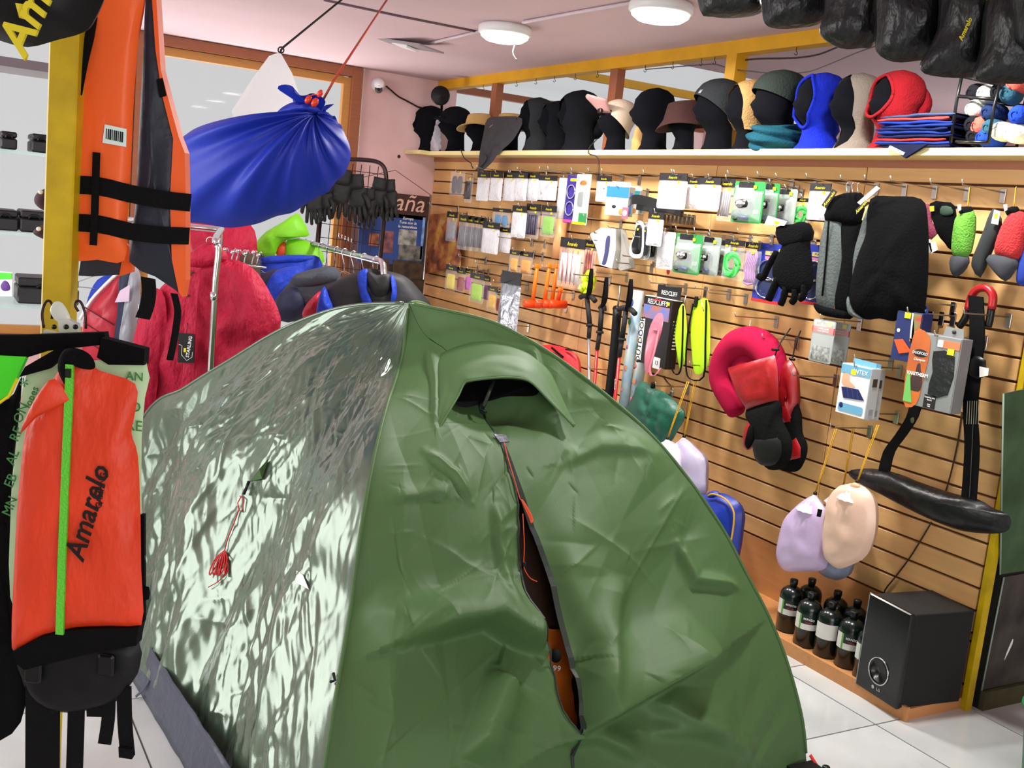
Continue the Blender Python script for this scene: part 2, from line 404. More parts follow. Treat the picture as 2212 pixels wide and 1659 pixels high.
# ------------------------------------------------------------------ the tent
def _hash(ix, iy, seed):
    n = (ix.astype(np.int64)*374761393 + iy.astype(np.int64)*668265263 + seed*1442695041) & 0xffffffff
    n = ((n ^ (n >> 13))*1274126177) & 0xffffffff
    return ((n ^ (n >> 16)) & 0xffff)/65535.0
def nz(x, y, seed=0):
    "numpy value noise in -1..1"
    ix, iy = np.floor(x), np.floor(y); fx, fy = x-ix, y-iy; fx = fx*fx*(3-2*fx); fy = fy*fy*(3-2*fy)
    a, b, c, d = _hash(ix, iy, seed), _hash(ix+1, iy, seed), _hash(ix, iy+1, seed), _hash(ix+1, iy+1, seed)
    return ((a*(1-fx)+b*fx)*(1-fy)+(c*(1-fx)+d*fx)*fy)*2-1
def folds(u, v, n, f0, f1, slope, seed, th0=0.0, thr=math.pi, el=.16, thresh=0.0):
    "sharp local cloth creases: masked triangle waves in random directions"
    rnd = np.random.RandomState(seed); h = np.zeros_like(u)
    for i in range(n):
        th = th0+(rnd.rand()-.5)*thr; f = f0*(f1/f0)**rnd.rand(); ph = rnd.rand()*10
        q = u*math.cos(th)+v*math.sin(th); r = -u*math.sin(th)+v*math.cos(th)
        w = q*f+ph+.28*nz(r*f*el*1.6+ph, q*f*.3, seed+i*7)
        tri = np.abs((w % 1)-.5)*2
        m = np.clip((nz(q*f*.45+ph*3, r*f*el-ph, seed+i*13+5)-thresh)*2.6, 0, 1)
        h += (tri-.5)*slope/f/2*m
    return h
def segs(u, v, n, L0, L1, a0, a1, w0, w1, seed, th0=0.0, thr=math.pi, clip=None):
    "straight sharp-crested creases scattered over the cloth"
    rnd = np.random.RandomState(seed); h = np.zeros_like(u); lo_u, hi_u, lo_v, hi_v = u.min(), u.max(), v.min(), v.max()
    for i in range(n):
        cu, cv = lo_u+(hi_u-lo_u)*rnd.rand(), lo_v+(hi_v-lo_v)*rnd.rand(); th = th0+(rnd.rand()-.5)*thr; L = L0+(L1-L0)*rnd.rand()**2; w = w0+(w1-w0)*rnd.rand(); a = (a0+(a1-a0)*rnd.rand())*(1 if rnd.rand() < .65 else -1); k = .25+.6*rnd.rand()
        dx, dy = u-cu, v-cv; al = dx*math.cos(th)+dy*math.sin(th); ac = -dx*math.sin(th)+dy*math.cos(th)+.12*al*al/L*(rnd.rand()-.5)
        m = (np.abs(al) < L/2) & (np.abs(ac) < w*4)
        if not m.any(): continue
        A = ac[m]; t = np.cos(np.pi*al[m]/L)**.7; h[m] += a*t*np.exp(-np.abs(A)/np.where(A > 0, w, w*k))
    return h
class Surf:
    "numpy grid surface -> blender mesh"
    def __init__(s, P_): s.P = P_
    def normals(s):
        du = np.gradient(s.P, axis=1); dv = np.gradient(s.P, axis=0); n = np.cross(du, dv)
        return n/np.maximum(np.linalg.norm(n, axis=2, keepdims=True), 1e-9)
    def build(s, name, m, parent, keep=None):
        nv, nu, _ = s.P.shape; me = bpy.data.meshes.new(name)
        idx = np.arange(nv*nu).reshape(nv, nu)
        q = np.stack([idx[:-1, :-1], idx[:-1, 1:], idx[1:, 1:], idx[1:, :-1]], -1).reshape(-1, 4)
        if keep is not None: q = q[keep.reshape(-1)]
        me.vertices.add(nv*nu); me.vertices.foreach_set('co', s.P.reshape(-1).astype(np.float32))
        me.loops.add(q.size); me.loops.foreach_set('vertex_index', q.reshape(-1).astype(np.int32))
        me.polygons.add(len(q)); me.polygons.foreach_set('loop_start', np.arange(0, q.size, 4, dtype=np.int32)); me.polygons.foreach_set('loop_total', np.full(len(q), 4, np.int32))
        me.polygons.foreach_set('use_smooth', np.ones(len(q), bool)); me.update(calc_edges=True); me.validate()
        o = bpy.data.objects.new(name, me); COL.objects.link(o); me.materials.append(m); o.parent = parent; return o
_R3 = np.array([list(_r), list(_u), list(_f)]); _C3 = np.array(list(CAMP))
def projn(P_):
    q = (P_-_C3) @ _R3.T; return IW/2+FPX*q[..., 0]/q[..., 2], IH/2-FPX*q[..., 1]/q[..., 2]

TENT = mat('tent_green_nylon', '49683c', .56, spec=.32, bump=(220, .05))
TENT_SHEEN = mat('tent_green_nylon_sheen', '5a6c5a', .22, metal=.35, spec=.6, coat=.7, bump=(260, .04))  # same green nylon, window reflections put in as a greyer metallic sheen
HEM = mat('grey_groundsheet', '3e4354', .32, bump=(30, .3))
ZIPT = mat('dark_green_zip_tape', '16261c', .6)
INNB = mat('brown_inner_mesh', '3a2414', .7, bump=(20, .3))
INNO = mat('orange_inner_nylon', 'c8681a', .45, bump=(25, .3))
REDC = mat('red_cord', 'c31f1f', .6)
A_ = np.array([-1.84, 3.24, 1.25]); NL = np.array([-2.55, 1.95, 0]); NR = np.array([-.87, 2.13, 0]); FL = np.array([-2.70, 4.4, 0]); FR = np.array([-.95, 4.45, 0])
def pole_px(Cn, pix):
    "pole curve in the vertical plane apex-corner through the photo points"
    n = np.cross(Cn-A_, [0, 0, 1.0]); out = [A_]
    for px, py in pix:
        v = np.array(list(_f + _r*((px-IW/2)/FPX) - _u*((py-IH/2)/FPX))); t = np.dot(A_-_C3, n)/np.dot(v, n); out.append(_C3+v*t)
    out.append(Cn); P_ = np.array(smooth_poly([tuple(p) for p in out], 12, False))
    d = np.r_[0, np.cumsum(np.linalg.norm(np.diff(P_, axis=0), axis=1))]; d /= d[-1]
    return lambda t: np.stack([np.interp(t, d, P_[:, k]) for k in range(3)], -1)
pNL = pole_px(NL, [(868, 770), (835, 880), (810, 980), (790, 1080), (772, 1200), (758, 1310), (738, 1430), (704, 1640)])
pNR = pole_px(NR, [(1040, 688), (1120, 722), (1200, 770), (1300, 845), (1400, 932), (1480, 1025), (1560, 1140), (1610, 1235), (1660, 1330), (1700, 1430), (1732, 1550)])
pFL = pole_px(FL, [(780, 658), (700, 674), (600, 715), (500, 775), (400, 837), (305, 908)])
def pFR(t):
    t = np.asarray(t); h = np.sin(t*math.pi/2)**1.05; return np.stack([A_[0]+(FR[0]-A_[0])*h, A_[1]+(FR[1]-A_[1])*h, 1.25*np.cos(t*math.pi/2)**.9], -1)
tent = thing('dome_tent', 'large olive green dome tent with hooded half-open door standing on the shop floor', 'tent', (0, 0, 0))
# --- left panel, same nylon as the front with window sheen put into it
nu, nv = 330, 330
S_, T_ = np.meshgrid(np.linspace(0, 1, nu), np.linspace(0, 1, nv))
def panel(pa, pb, S_, T_, sag):
    Pn = pa(T_)*(1-S_[..., None])+pb(T_)*S_[..., None]
    return Pn, sag*np.sin(np.pi*S_)*np.sin(np.pi*np.clip(T_, 0, 1))
Tl = T_*.972
Pn, sg = panel(pFL, pNL, S_, Tl, -.035)
sf = Surf(Pn); N0 = sf.normals()
if N0[nv//2, nu//2, 0] > 0: N0 = -N0
U_, V_ = (S_-.5)*1.7*(.35+.65*Tl), Tl*1.75
q90 = math.pi/2
h = folds(U_, V_, 9, 1.2, 3.5, .15, 11, th0=-.1, thr=.9, el=.3)
h += folds(U_, V_, 14, 5, 12, .16, 21, th0=-.12, thr=.6, thresh=.05, el=.10)
h += segs(U_, V_, 170, .10, .75, .003, .010, .008, .022, 51, th0=q90-.12, thr=.9)
h += segs(U_, V_, 420, .05, .30, .0016, .0048, .004, .010, 52, th0=q90-.15, thr=1.2)
h += segs(U_, V_, 90, .06, .30, .002, .006, .005, .014, 53, th0=q90+.9, thr=1.0)
h += folds(U_, V_, 16, 24, 60, .12, 41, th0=-.15, thr=1.2, thresh=.15, el=.14)
edge = np.clip(np.minimum(S_, 1-S_)*9, 0, 1)*np.clip(Tl*7, 0, 1)
Pl = Pn+N0*(sg+h*edge*(.35+.65*np.clip(Tl*1.6, 0, 1)))[..., None]
Surf(Pl).build('side_panel', TENT_SHEEN, tent)
# --- front panel with the door
nF = 420
def front(S_, T_):
    Pn = pNL(T_)*(1-S_[..., None])+pNR(T_)*S_[..., None]
    b = np.sin(np.pi*S_)*(.20*np.clip(T_-.3, 0, 1)**1.5-.05*np.sin(np.pi*np.clip(T_/.6, 0, 1)))
    Pn = Pn.copy(); Pn[..., 1] -= b; Pn[..., 0] -= .25*b; return Pn
Sg, Tg = np.meshgrid(np.linspace(0, 1, 700), np.linspace(0, 1, 700))
Fg = front(Sg, Tg); FX, FY = projn(Fg)
def f_st(px, py):
    k = np.argmin((FX-px)**2+(FY-py)**2); return Sg.flat[k], Tg.flat[k]
def f_at(px, py, out=0.0):
    s, t = f_st(px, py); p = front(np.array([s]), np.array([t]))[0]; v = p-_C3; return Vector(p-v/np.linalg.norm(v)*out)
eLp = [(890, 672), (955, 750), (1040, 840), (1062, 925), (1088, 990), (1107, 1050), (1116, 1110), (1118, 1200), (1118, 1290), (1126, 1350), (1162, 1395), (1184, 1450), (1192, 1520), (1212, 1575), (1236, 1612), (1240, 1655)]
eRp = [(890, 672), (955, 750), (1040, 840), (1064, 926), (1106, 1000), (1140, 1080), (1166, 1150), (1186, 1230), (1203, 1310), (1220, 1400), (1234, 1480), (1243, 1560), (1242, 1612), (1242, 1655)]
def edge_fn(pp):
    st = np.array(sorted([f_st(*p)[::-1] for p in pp])); tt = np.r_[0, st[:, 0], 1]; ss = np.r_[st[0, 1], st[:, 1], st[-1, 1]]
    return lambda t: np.interp(t, tt, ss)
eL, eR = edge_fn(eLp), edge_fn(eRp)
creases = [  # photo polyline, amplitude, width above, width below
    ([(860, 1400), (950, 1372), (1035, 1347), (1095, 1385), (1168, 1408)], .10, 80, 10),
    ([(1240, 1585), (1330, 1535), (1430, 1475), (1552, 1402)], .11, 100, 10),
    ([(1395, 1500), (1480, 1560), (1560, 1610)], .030, 40, 16),
    ([(1060, 1450), (1030, 1530), (975, 1655)], .075, 60, 12),
    ([(775, 1300), (860, 1360), (890, 1400)], .025, 60, 30),
    ([(815, 1090), (930, 1078), (965, 1088)], .012, 25, 8),
    ([(1065, 1080), (1075, 1200), (1080, 1330)], .018, 14, 14),
    ([(1240, 1160), (1230, 1260), (1290, 1400), (1262, 1560)], .035, 60, 40),
    ([(1350, 1230), (1310, 1370), (1265, 1570)], .03, 20, 40),
    ([(1460, 1150), (1495, 1255), (1600, 1275)], .02, 16, 10),
    ([(915, 980), (975, 1040), (1010, 1095)], .012, 10, 8),
    ([(1105, 800), (1160, 790), (1150, 730)], .01, 14, 8),
    ([(930, 740), (940, 830), (938, 925)], .014, 16, 7),
    ([(1230, 860), (1320, 860), (1400, 870)], .010, 30, 12),
    ([(1215, 990), (1300, 960), (1420, 985)], .016, 30, 12),
    ([(1380, 700), (1480, 960), (1520, 1100)], .012, 40, 20),
    ([(1400, 1580), (1520, 1580), (1640, 1640)], .025, 30, 14),
    ([(1180, 1600), (1300, 1590), (1400, 1640)], .03, 40, 14),
]
def crease_h(X_, Y_):
    h = np.zeros_like(X_)
    for pts, a, wa, wb in creases:
        best = np.full(X_.shape, 1e9); sd = np.zeros_like(X_); al = np.zeros_like(X_); n = len(pts)-1
        for i, (p, q) in enumerate(zip(pts[:-1], pts[1:])):
            dx, dy = q[0]-p[0], q[1]-p[1]; L2 = dx*dx+dy*dy
            t = np.clip(((X_-p[0])*dx+(Y_-p[1])*dy)/L2, 0, 1); ex, ey = X_-p[0]-t*dx, Y_-p[1]-t*dy; d = np.hypot(ex, ey)
            m = d < best; best = np.where(m, d, best); sd = np.where(m, np.sign(dx*ey-dy*ex)*d, sd); al = np.where(m, (i+t)/n, al)
        w = np.where(sd > 0, wb, wa); h += 1.35*a*np.exp(-(best/w)**2)*np.clip(np.sin(np.pi*np.clip(al, .04, .96))*1.6, 0, 1)
    return h
def front_disp(P_, S_, T_, seed):
    X_, Y_ = projn(P_); u, v = S_*1.9*np.maximum(T_, .1), T_*1.75
    h = folds(u, v, 8, .8, 2.4, .13, seed+1, th0=.3, thr=2.2, el=.3)+folds(u, v, 8, 3, 8, .14, seed+2, thr=3.1, thresh=.3, el=.15)
    h = h+segs(u, v, 90, .08, .45, .002, .009, .006, .022, seed+5, th0=1.2, thr=3.1)+segs(u, v, 120, .04, .18, .001, .004, .003, .009, seed+6, th0=1.0, thr=3.1)
    k = np.clip((T_-.10)*3.2, 0.12, 1)*np.clip(np.minimum(S_, 1-S_)*10, 0, 1)
    h2 = -.07*np.exp(-((X_-1095)/85)**2-((Y_-872)/45)**2)
    return (h2+h*k+crease_h(X_, Y_)*np.clip(np.minimum(S_, 1-S_)*12, 0, 1))
def build_front(side):
    nu2, nv2 = (300, 420)
    a, T2 = np.meshgrid(np.linspace(0, 1, nu2), np.linspace(0, 1, nv2))
    S2 = a*eL(T2) if side == 'l' else eR(T2)+(1-eR(T2))*a
    P2 = front(S2, T2); N2 = Surf(front(np.linspace(0, 1, nu2)[None, :].repeat(nv2, 0), T2)).normals()
    if N2[nv2//2, nu2//2, 1] > 0: N2 = -N2
    d = front_disp(P2, S2, T2, 101 if side == 'l' else 101)
    e = np.exp(-(((1-a) if side == 'l' else a)/.10)**2)*np.clip((T2-.34)*6, 0, 1)*np.clip((1.02-T2)*6, 0, 1)
    d = d+(e*.012 if side == 'l' else -e*.012)
    P3 = P2+N2*d[..., None]; P3[..., 2] = np.maximum(P3[..., 2], .004)
    Surf(P3).build('door_flap' if side == 'r' else 'front_panel', TENT, tent)
    return P3
PL_ = build_front('l'); PR_ = build_front('r')
# zip tapes along both door edges
for P3, col in ((PL_, -1), (PR_, 0)):
    pts = [Vector(p)+Vector((0, -.004, 0)) for p in P3[130:415:6, col]]
    MB().ribbon(pts, .016 if col == 0 else .004, .003, axis=(1, -.3, 0)).build('zip_tape', ZIPT, tent)
# --- back panels
for pa, pb in ((pNR, pFR), (pFR, pFL)):
    s2, t2 = np.meshgrid(np.linspace(0, 1, 60), np.linspace(0, .98, 60)); P2, g2 = panel(pa, pb, s2, t2, 0); c2 = np.array([-1.8, 3.2, .3])
    P2 = P2+(c2-P2)*(.05*np.sin(np.pi*s2)*np.sin(np.pi*t2))[..., None]
    Surf(P2).build('rear_panel', TENT, tent)
# pole sleeves (slightly raised seams)
for pf, m in ((pNL, TENT), (pNR, TENT), (pFL, TENT_SHEEN), (pFR, TENT)):
    MB().tube([tuple(p) for p in pf(np.linspace(0.01, .985, 60))], .0055, 8).build('pole_sleeve', m, tent)
# inner tent seen through the slit
for nm, m, y0, y1, ins in (('inner_wall', INNB, 960, 1420, .16), ('inner_door_base', INNO, 1395, 1654, .11)):
    def fi(a, b, y0=y0, y1=y1, ins=ins):
        py = y0+(y1-y0)*b; p = f_at(1090+170*a+(py-1000)*.09-40, py); return p+Vector((.03, ins, 0))+Vector((0, .02*vn1(a*5, b*7, ins*20), 0))
    MB().grid(fi, 14, 18).build(nm, m, tent)
def on_front(px, py, out, ins=None):
    p = f_at(px, py); v = (p-CAMP).normalized(); return p-v*out
inn = [o for o in tent.children if o.name.startswith('inner_door')][0]
c = f_at(1214, 1446)+Vector((.03, .080, 0)); MB().puff(ell(.03, .04, 14), .001, 2).build('emblem', BLACKP, inn, loc=c, rot=(0, 0, RC))
c = f_at(1216, 1474)+Vector((.03, .078, 0)); lettering('99', .022, WHITE, inn, c, rot=(math.pi/2, 0, RC))
# --- hood over the door
lip = [(945, 932), (968, 892), (990, 856), (1003, 828), (1020, 822), (1060, 817), (1095, 815), (1130, 819), (1152, 830), (1180, 858), (1208, 888), (1240, 921)]
base = [(938, 925), (936, 880), (932, 820), (940, 775), (990, 748), (1050, 738), (1105, 748), (1150, 768), (1185, 800), (1205, 838), (1224, 882), (1243, 918)]
n = len(lip); lipP = []; baseP = []
for i in range(n):
    k = math.sin(math.pi*i/(n-1))**.8
    lipP.append(f_at(*lip[i], out=.012+.10*k)); baseP.append(f_at(*base[i], out=.006))
lipP = [Vector(p) for p in smooth_poly(lipP, 4, False)]; baseP = [Vector(p) for p in smooth_poly(baseP, 4, False)]; m_ = len(lipP)-1
def hood(a, b):
    i = a*m_; k = min(int(i), m_-1); q = i-k; A0 = baseP[k].lerp(baseP[k+1], q); B0 = lipP[k].lerp(lipP[k+1], q)
    p = A0.lerp(B0, b); return p+(CAMP-p).normalized()*(.02*math.sin(math.pi*b)*math.sin(math.pi*a)+.004*vn1(a*9, b*6, 3))
MB().grid(hood, 60, 16).build('hood', TENT, tent, solid=.002)
MB().tube(lipP, .0035, 6).build('hood_wire', TENT, tent)
vent = smooth_poly([(985, 872), (1000, 838), (1030, 824), (1090, 820), (1140, 826), (1165, 842), (1150, 856), (1100, 856), (1050, 868), (1010, 880)], 3)
vp = [f_at(x, y, out=.008) for x, y in vent]; MB().add(vp, [tuple(range(len(vp)))]).build('vent_mesh', BLACKC, tent)
MB().tube([f_at(1066, 824, out=.07), f_at(1044, 878, out=.025)], .006, 6).build('vent_strut', ZIPT, tent)
MB().tube([f_at(1040, 862, out=.02), f_at(1036, 884, out=.02), f_at(1052, 890, out=.02)], .003, 6).build('strut_strap', BLACKP, tent)
tb = [f_at(x, y, out=.03) for x, y in ((1066, 938), (1092, 940), (1100, 955), (1080, 956))]; MB().add(tb, [(0, 1, 2, 3)]).build('velcro_tab', HEM, tent, solid=.003)
# --- groundsheet edge on the left
def skirt(a, b):
    y = 4.4+(1.97-4.4)*a; x = -2.70+.15*a; return Vector((x-.035*(1-b)+.004*vn1(a*30, b*3, 1), y, .002+.13*b+.006*vn1(a*22, b, 5)))
MB().grid(skirt, 60, 6).build('groundsheet_edge', HEM, tent, solid=.003)
c0 = U(322, 1470, Z=.06); MB().ribbon([c0, U(310, 1490, Z=.03), U(293, 1505, Z=.01)], .012, .002, axis=(0, 1, 0)).build('peg_loop', HEM, tent)
# --- guy line on the side panel
_PX, _PY = projn(Pl)
def l_at(px, py, out=.01):
    k = np.argmin((_PX-px)**2+(_PY-py)**2); p = Vector(Pl.reshape(-1, 3)[k]); return p+(CAMP-p).normalized()*out
tri = [l_at(580, 990), l_at(566, 1034), l_at(540, 1040)]; tri.append(l_at(560, 1012, .04))
MB().add(tri, [(0, 1, 3), (1, 2, 3), (2, 0, 3)]).build('guy_tab', TENT, tent, solid=.002)
MB().tube([l_at(538, 1040, .03), l_at(527, 1066, .02)], .005, 6).build('guy_loop', BLACKP, tent)
MB().tube([l_at(x, y, .012) for x, y in ((520, 1072), (514, 1085), (516, 1105), (524, 1104), (526, 1078), (519, 1072))], .002, 6).build('guy_runner', REDC, tent)
MB().tube([l_at(x, y, .010) for x, y in ((516, 1100), (505, 1130), (492, 1160), (485, 1188))], .0018, 6).build('guy_line', REDC, tent)
hk_ = MB()
for i in range(7):
    o_ = (i-3)*4.2
    hk_.tube(smooth_poly([l_at(485, 1192, .012), l_at(478+o_, 1205, .016), l_at(472+o_*1.3, 1228, .018), l_at(470+o_*1.3+(i % 2)*4, 1243, .012), l_at(479+o_*1.2, 1225, .01), l_at(488, 1196, .01)], 3, False), .0022, 5)
hk_.build('guy_line_hank', REDC, tent)
MB().tube(smooth_poly([l_at(485, 1240), l_at(470, 1256), l_at(452, 1268)], 3, False), .0016, 5).build('cord_end', REDC, tent)
wp = [l_at(x, y, .012) for x, y in ((640, 1232), (655, 1240), (668, 1272), (640, 1258))]; MB().add(wp, [(0, 1, 2, 3)]).build('reflective_tab', WHITE, tent, solid=.001)
MB().tube([l_at(722, 1455, .012), l_at(724, 1468, .014), l_at(716, 1472, .014)], .004, 6).build('clip', BLACKP, tent)
# door tie cord (orange-red) hanging in the slit
MB().tube(smooth_poly([f_at(x, y, out=.03) for x, y in ((1088, 952), (1094, 975), (1098, 992), (1112, 1040), (1122, 1075), (1126, 1080))], 3, False), .0016, 5).build('tie_cord', RED_O, tent)
tk = MB()
for o_ in (-3, 0, 3): tk.tube(smooth_poly([f_at(1127+o_*.5, 1080, out=.02), f_at(1138+o_, 1100, out=.02), f_at(1148+o_, 1122, out=.02), f_at(1147, 1129, out=.02)], 3, False), .0026, 5)
tk.build('tie_cord_loop', RED_O, tent)
MB().tube(smooth_poly([f_at(x, y, out=.02) for x, y in ((1129, 1110), (1131, 1140), (1133, 1180), (1132, 1220), (1136, 1235), (1146, 1250), (1160, 1257))], 3, False), .0014, 5).build('tie_cord', RED_O, tent)
MB().box(f_at(1132, 1222, out=.02), (.008, .006, .018)).build('cord_lock', BLACKP, tent)
# corner: red peg strap and black pole foot
c0 = Vector(NR)+Vector((.0, -.01, .03))
MB().ribbon([c0, U(1762, 1650, Z=.02), U(1775, 1668, Z=.008)], .014, .003, axis=(1, .4, 0)).build('peg_strap', REDC, tent)
MB().lathe([(.010, 0), (.012, .004), (.012, .018), (.010, .02)], 12).build('pole_foot', BLACKP, tent, loc=U(1783, 1668, Z=.002))
MB().box((NR[0]-.06, NR[1]-.05, .012), (.10, .05, .022)).build('corner_patch', BLACKN, tent)
# ------------------------------------------------------------------ left foreground
def cpoly(o, pts, n=0):
    q = [cl(x, y, o) for x, y in pts]
    return smooth_poly(q, n) if n else q
def cface(name, label, cat, px, py, d, group=None):
    return thing(name, label, cat, U(px, py, d=d), RC, group)
def rev(p):   # keep outlines counter-clockwise
    a = sum(p[i][0]*p[(i+1) % len(p)][1]-p[(i+1) % len(p)][0]*p[i][1] for i in range(len(p)))
    return p if a > 0 else p[::-1]
def puffp(o, name, pts, thick, m, y=0.0, n=3, wr=0.0, ws=20, rings=7, c=None, p=2.0, seed=1, par=None):
    q = rev(cpoly(o, pts, n)); cc = cl(*c, o) if c else None
    return MB().puff(q, thick, rings, y=y, wr=wr, ws=ws, c=cc, p=p, seed=seed).build(name, m, par or o)
def slabp(o, name, pts, y0, y1, m, n=0, par=None):
    return MB().prism(rev(cpoly(o, pts, n)), y0, y1).build(name, m, par or o)
def strapp(o, name, pts, wpx, m, y=0.0, thick=.003, d=None, par=None):
    "webbing strap along photo points; wpx = width in photo pixels; y = number or list"
    ys = y if isinstance(y, (list, tuple)) else [y]*len(pts); w = wpx*(o.location-CAMP).length/FPX
    P = [(cl(a, b, o)[0], yy, cl(a, b, o)[1]) for (a, b), yy in zip(pts, ys)]
    P = smooth_poly(P, 3, False); t = Vector(P[-1])-Vector(P[0]); ax = Vector((t.z, 0, -t.x))
    return MB().ribbon(P, w, thick, axis=ax).build(name, m, par or o)

ORANGE = mat('orange_vest_nylon', 'f0601c', .5, bump=(18, .25))
ORANGE2 = mat('orange_gaiter_nylon', 'd83c1a', .5, spec=.35, bump=(6, .6, (1.5, 1, .7), .05), var=(7, .12))
NAVY = mat('navy_vest_lining', '141c2e', .5, bump=(16, .5))
LIME = mat('lime_zip', '5ccb2c', .5, bump=(300, .5))
GREENF = mat('vivid_green_nylon', '3fdc18', .5, bump=(12, .3))
PRINTW = mat('pale_green_print_cloth', 'b4d8a8', .7, bump=(15, .3))
PRINTG = mat('green_print_ink', '3f8a46', .8)
CLEARP = mat('milky_plastic', 'dfe4dc', .2, alpha=.75)
BLUEN = mat('royal_blue_nylon', '182fa2', .5, bump=(24, .12), spec=.3)
MAROON = mat('maroon_cloth', '3a0c1c', .8)
# yellow post
pc = U(137, 400, d=1.9)
post = thing('post', 'yellow painted square wooden post with nail holes at the left of the shop', 'post', (pc.x, pc.y, 0), RC+.12)
MB().box((0, 0, CH/2), (.050, .050, CH-.002), bev=.003).build('shaft', YEL, post)
for z in (1.33, 1.28, 1.18): MB().lathe([(.003, 0), (.003, .003)], 8, M=Matrix.Translation((.008, -.0245, z)) @ Matrix.Rotation(math.pi/2, 4, 'X')).build('nail_hole', BLACKP, post)
# --- life vest
v = cface('life_vest', 'orange and navy life vest with black straps hanging beside the yellow post', 'life vest', 270, 560, 1.98)
puffp(v, 'front_panel', [(185, -60), (318, -60), (310, 60), (303, 140), (296, 260), (290, 400), (283, 480), (277, 562), (220, 560), (160, 552), (166, 420), (172, 300), (178, 150)], .022, ORANGE, y=-.02, n=3, p=5, wr=.004, ws=9, c=(232, 300))
puffp(v, 'side_lining', [(312, -60), (326, -20), (336, 100), (352, 205), (377, 297), (370, 420), (370, 540), (387, 632), (375, 628), (330, 598), (274, 566), (284, 470), (290, 400), (296, 260), (303, 140)], .008, NAVY, y=.012, n=2, wr=.012, ws=11, c=(325, 380))
q = [(324, -60), (336, -30), (347, 150), (364, 215), (386, 296), (399, 330), (401, 420), (401, 540), (401, 605), (394, 642), (386, 632), (371, 560), (367, 430), (374, 300), (350, 205), (336, 110)]
slabp(v, 'back_edge', q, .0, .028, ORANGE)
slabp(v, 'edge_band', [(339, 172), (352, 169), (360, 207), (346, 211)], -.003, .0, BLACKW)
slabp(v, 'back_panel', [(240, 520), (268, 540), (266, 590), (235, 600)], .045, .06, ORANGE)
slabp(v, 'lower_lining', [(158, 545), (245, 555), (238, 596), (180, 600), (150, 598)], .04, .05, NAVY)
strapp(v, 'strap', [(166, 400), (235, 404), (300, 420), (360, 432), (412, 438)], 35, BLACKW, y=[-.042, -.046, -.035, -.012, .0])
strapp(v, 'strap', [(162, 480), (235, 484), (300, 500), (360, 508), (409, 510)], 34, BLACKW, y=[-.042, -.046, -.035, -.012, .0])
strapp(v, 'webbing', [(233, 333), (231, 400), (229, 460), (226, 528)], 14, BLACKW, y=-.052)
strapp(v, 'strap', [(222, 45), (218, 90), (209, 140), (197, 212)], 17, BLACKW, y=[-.044, -.05, -.056, -.06])
strapp(v, 'strap', [(320, 600), (322, 630), (318, 660), (308, 688)], 29, BLACKW, y=.0)
strapp(v, 'strap', [(376, 634), (384, 670), (380, 710), (374, 745), (367, 778)], 14, BLACKW, y=.0)
lb = slabp(v, 'label', [(247, 273), (293, 283), (292, 321), (242, 312)], -.0445, -.0438, mat('pale_label', 'd8efe9', .6))
bar = MB()
for i in range(9):
    a = cl(251+i*4.2, 282+i*.9, v); b = cl(250+i*4.2, 304+i*.9, v); bar.box(((a[0]+b[0])/2, -.0448, (a[1]+b[1])/2), (.0016+.0008*(i % 3), .0004, (a[1]-b[1])))
bar.build('barcode', BLACKP, lb)
# --- gaiters hung on the post
hc = cface('clip_hanger', 'white plastic clip hanger with bent wire holding the gaiters on the post', 'hanger', 150, 720, 1.60)
puffp(hc, 'clip_disc', [(118, 652), (135, 655), (150, 680), (152, 700), (135, 700), (118, 690), (108, 670)], .004, CLEARP, n=3)
for pts in ([(128, 690), (150, 688), (170, 700), (172, 725), (150, 735), (130, 715)], [(98, 712), (140, 722), (138, 742), (95, 728)], [(150, 724), (176, 725), (183, 745), (146, 744)], [(165, 722), (198, 720), (196, 737), (170, 738)]):
    slabp(hc, 'clip_jaw', pts, -.006, .006, CLEARP)
for pts in ([(87, 710), (83, 680), (90, 655), (100, 652), (106, 665), (104, 690)], [(178, 712), (177, 680), (168, 655), (158, 652), (155, 662), (162, 674)]):
    P = [(cl(x, y, hc)[0], .012, cl(x, y, hc)[1]) for x, y in pts]; MB().tube(smooth_poly(P, 3, False), .0022, 6).build('wire_hook', DMETAL, hc)
for x in (122, 148, 168):
    a = cl(x, 705, hc); MB().lathe([(.004, 0), (.004, .002)], 8, M=Matrix.Translation((a[0], -.007, a[1])) @ Matrix.Rotation(math.pi/2, 4, 'X')).build('rivet_hole', BLACKP, hc)

g = cface('gaiter', 'orange gaiter with lime green zip and black script lettering', 'gaiter', 165, 1380, 1.55)
puffp(g, 'body', [(150, 770), (176, 772), (215, 800), (292, 829), (292, 890), (284, 935), (298, 985), (303, 1100), (305, 1230), (305, 1352), (235, 1353), (165, 1356), (95, 1372), (36, 1404), (25, 1380), (30, 1230), (40, 1060), (58, 915), (85, 862), (112, 822), (135, 790)], .022, ORANGE2, y=0, n=3, wr=.012, ws=12, c=(165, 1100), p=3)
P = [(cl(x, y, g)[0], -.0245, cl(x, y, g)[1]) for x, y in ((167, 782), (166, 830), (163, 900), (160, 960), (155, 1080), (150, 1200), (145, 1356))]
MB().ribbon(smooth_poly(P, 3, False), .0112, .004, axis=(1, 0, 0)).build('zip', LIME, g)
MB().box((cl(166, 800, g)[0], -.028, cl(166, 800, g)[1]), (.007, .005, .012)).build('zip_slider', BLACKP, g)
puffp(g, 'collar', [(150, 752), (178, 750), (205, 765), (215, 790), (196, 795), (176, 778), (160, 778), (146, 790), (160, 825), (163, 838), (150, 830), (136, 800), (138, 770)], .012, BLACKC, y=-.014, n=3, c=(155, 776))
puffp(g, 'turned_corner', [(136, 812), (165, 850), (160, 862), (95, 895), (62, 930), (80, 880), (110, 830)], .008, ORANGE2, y=-.026, n=2)
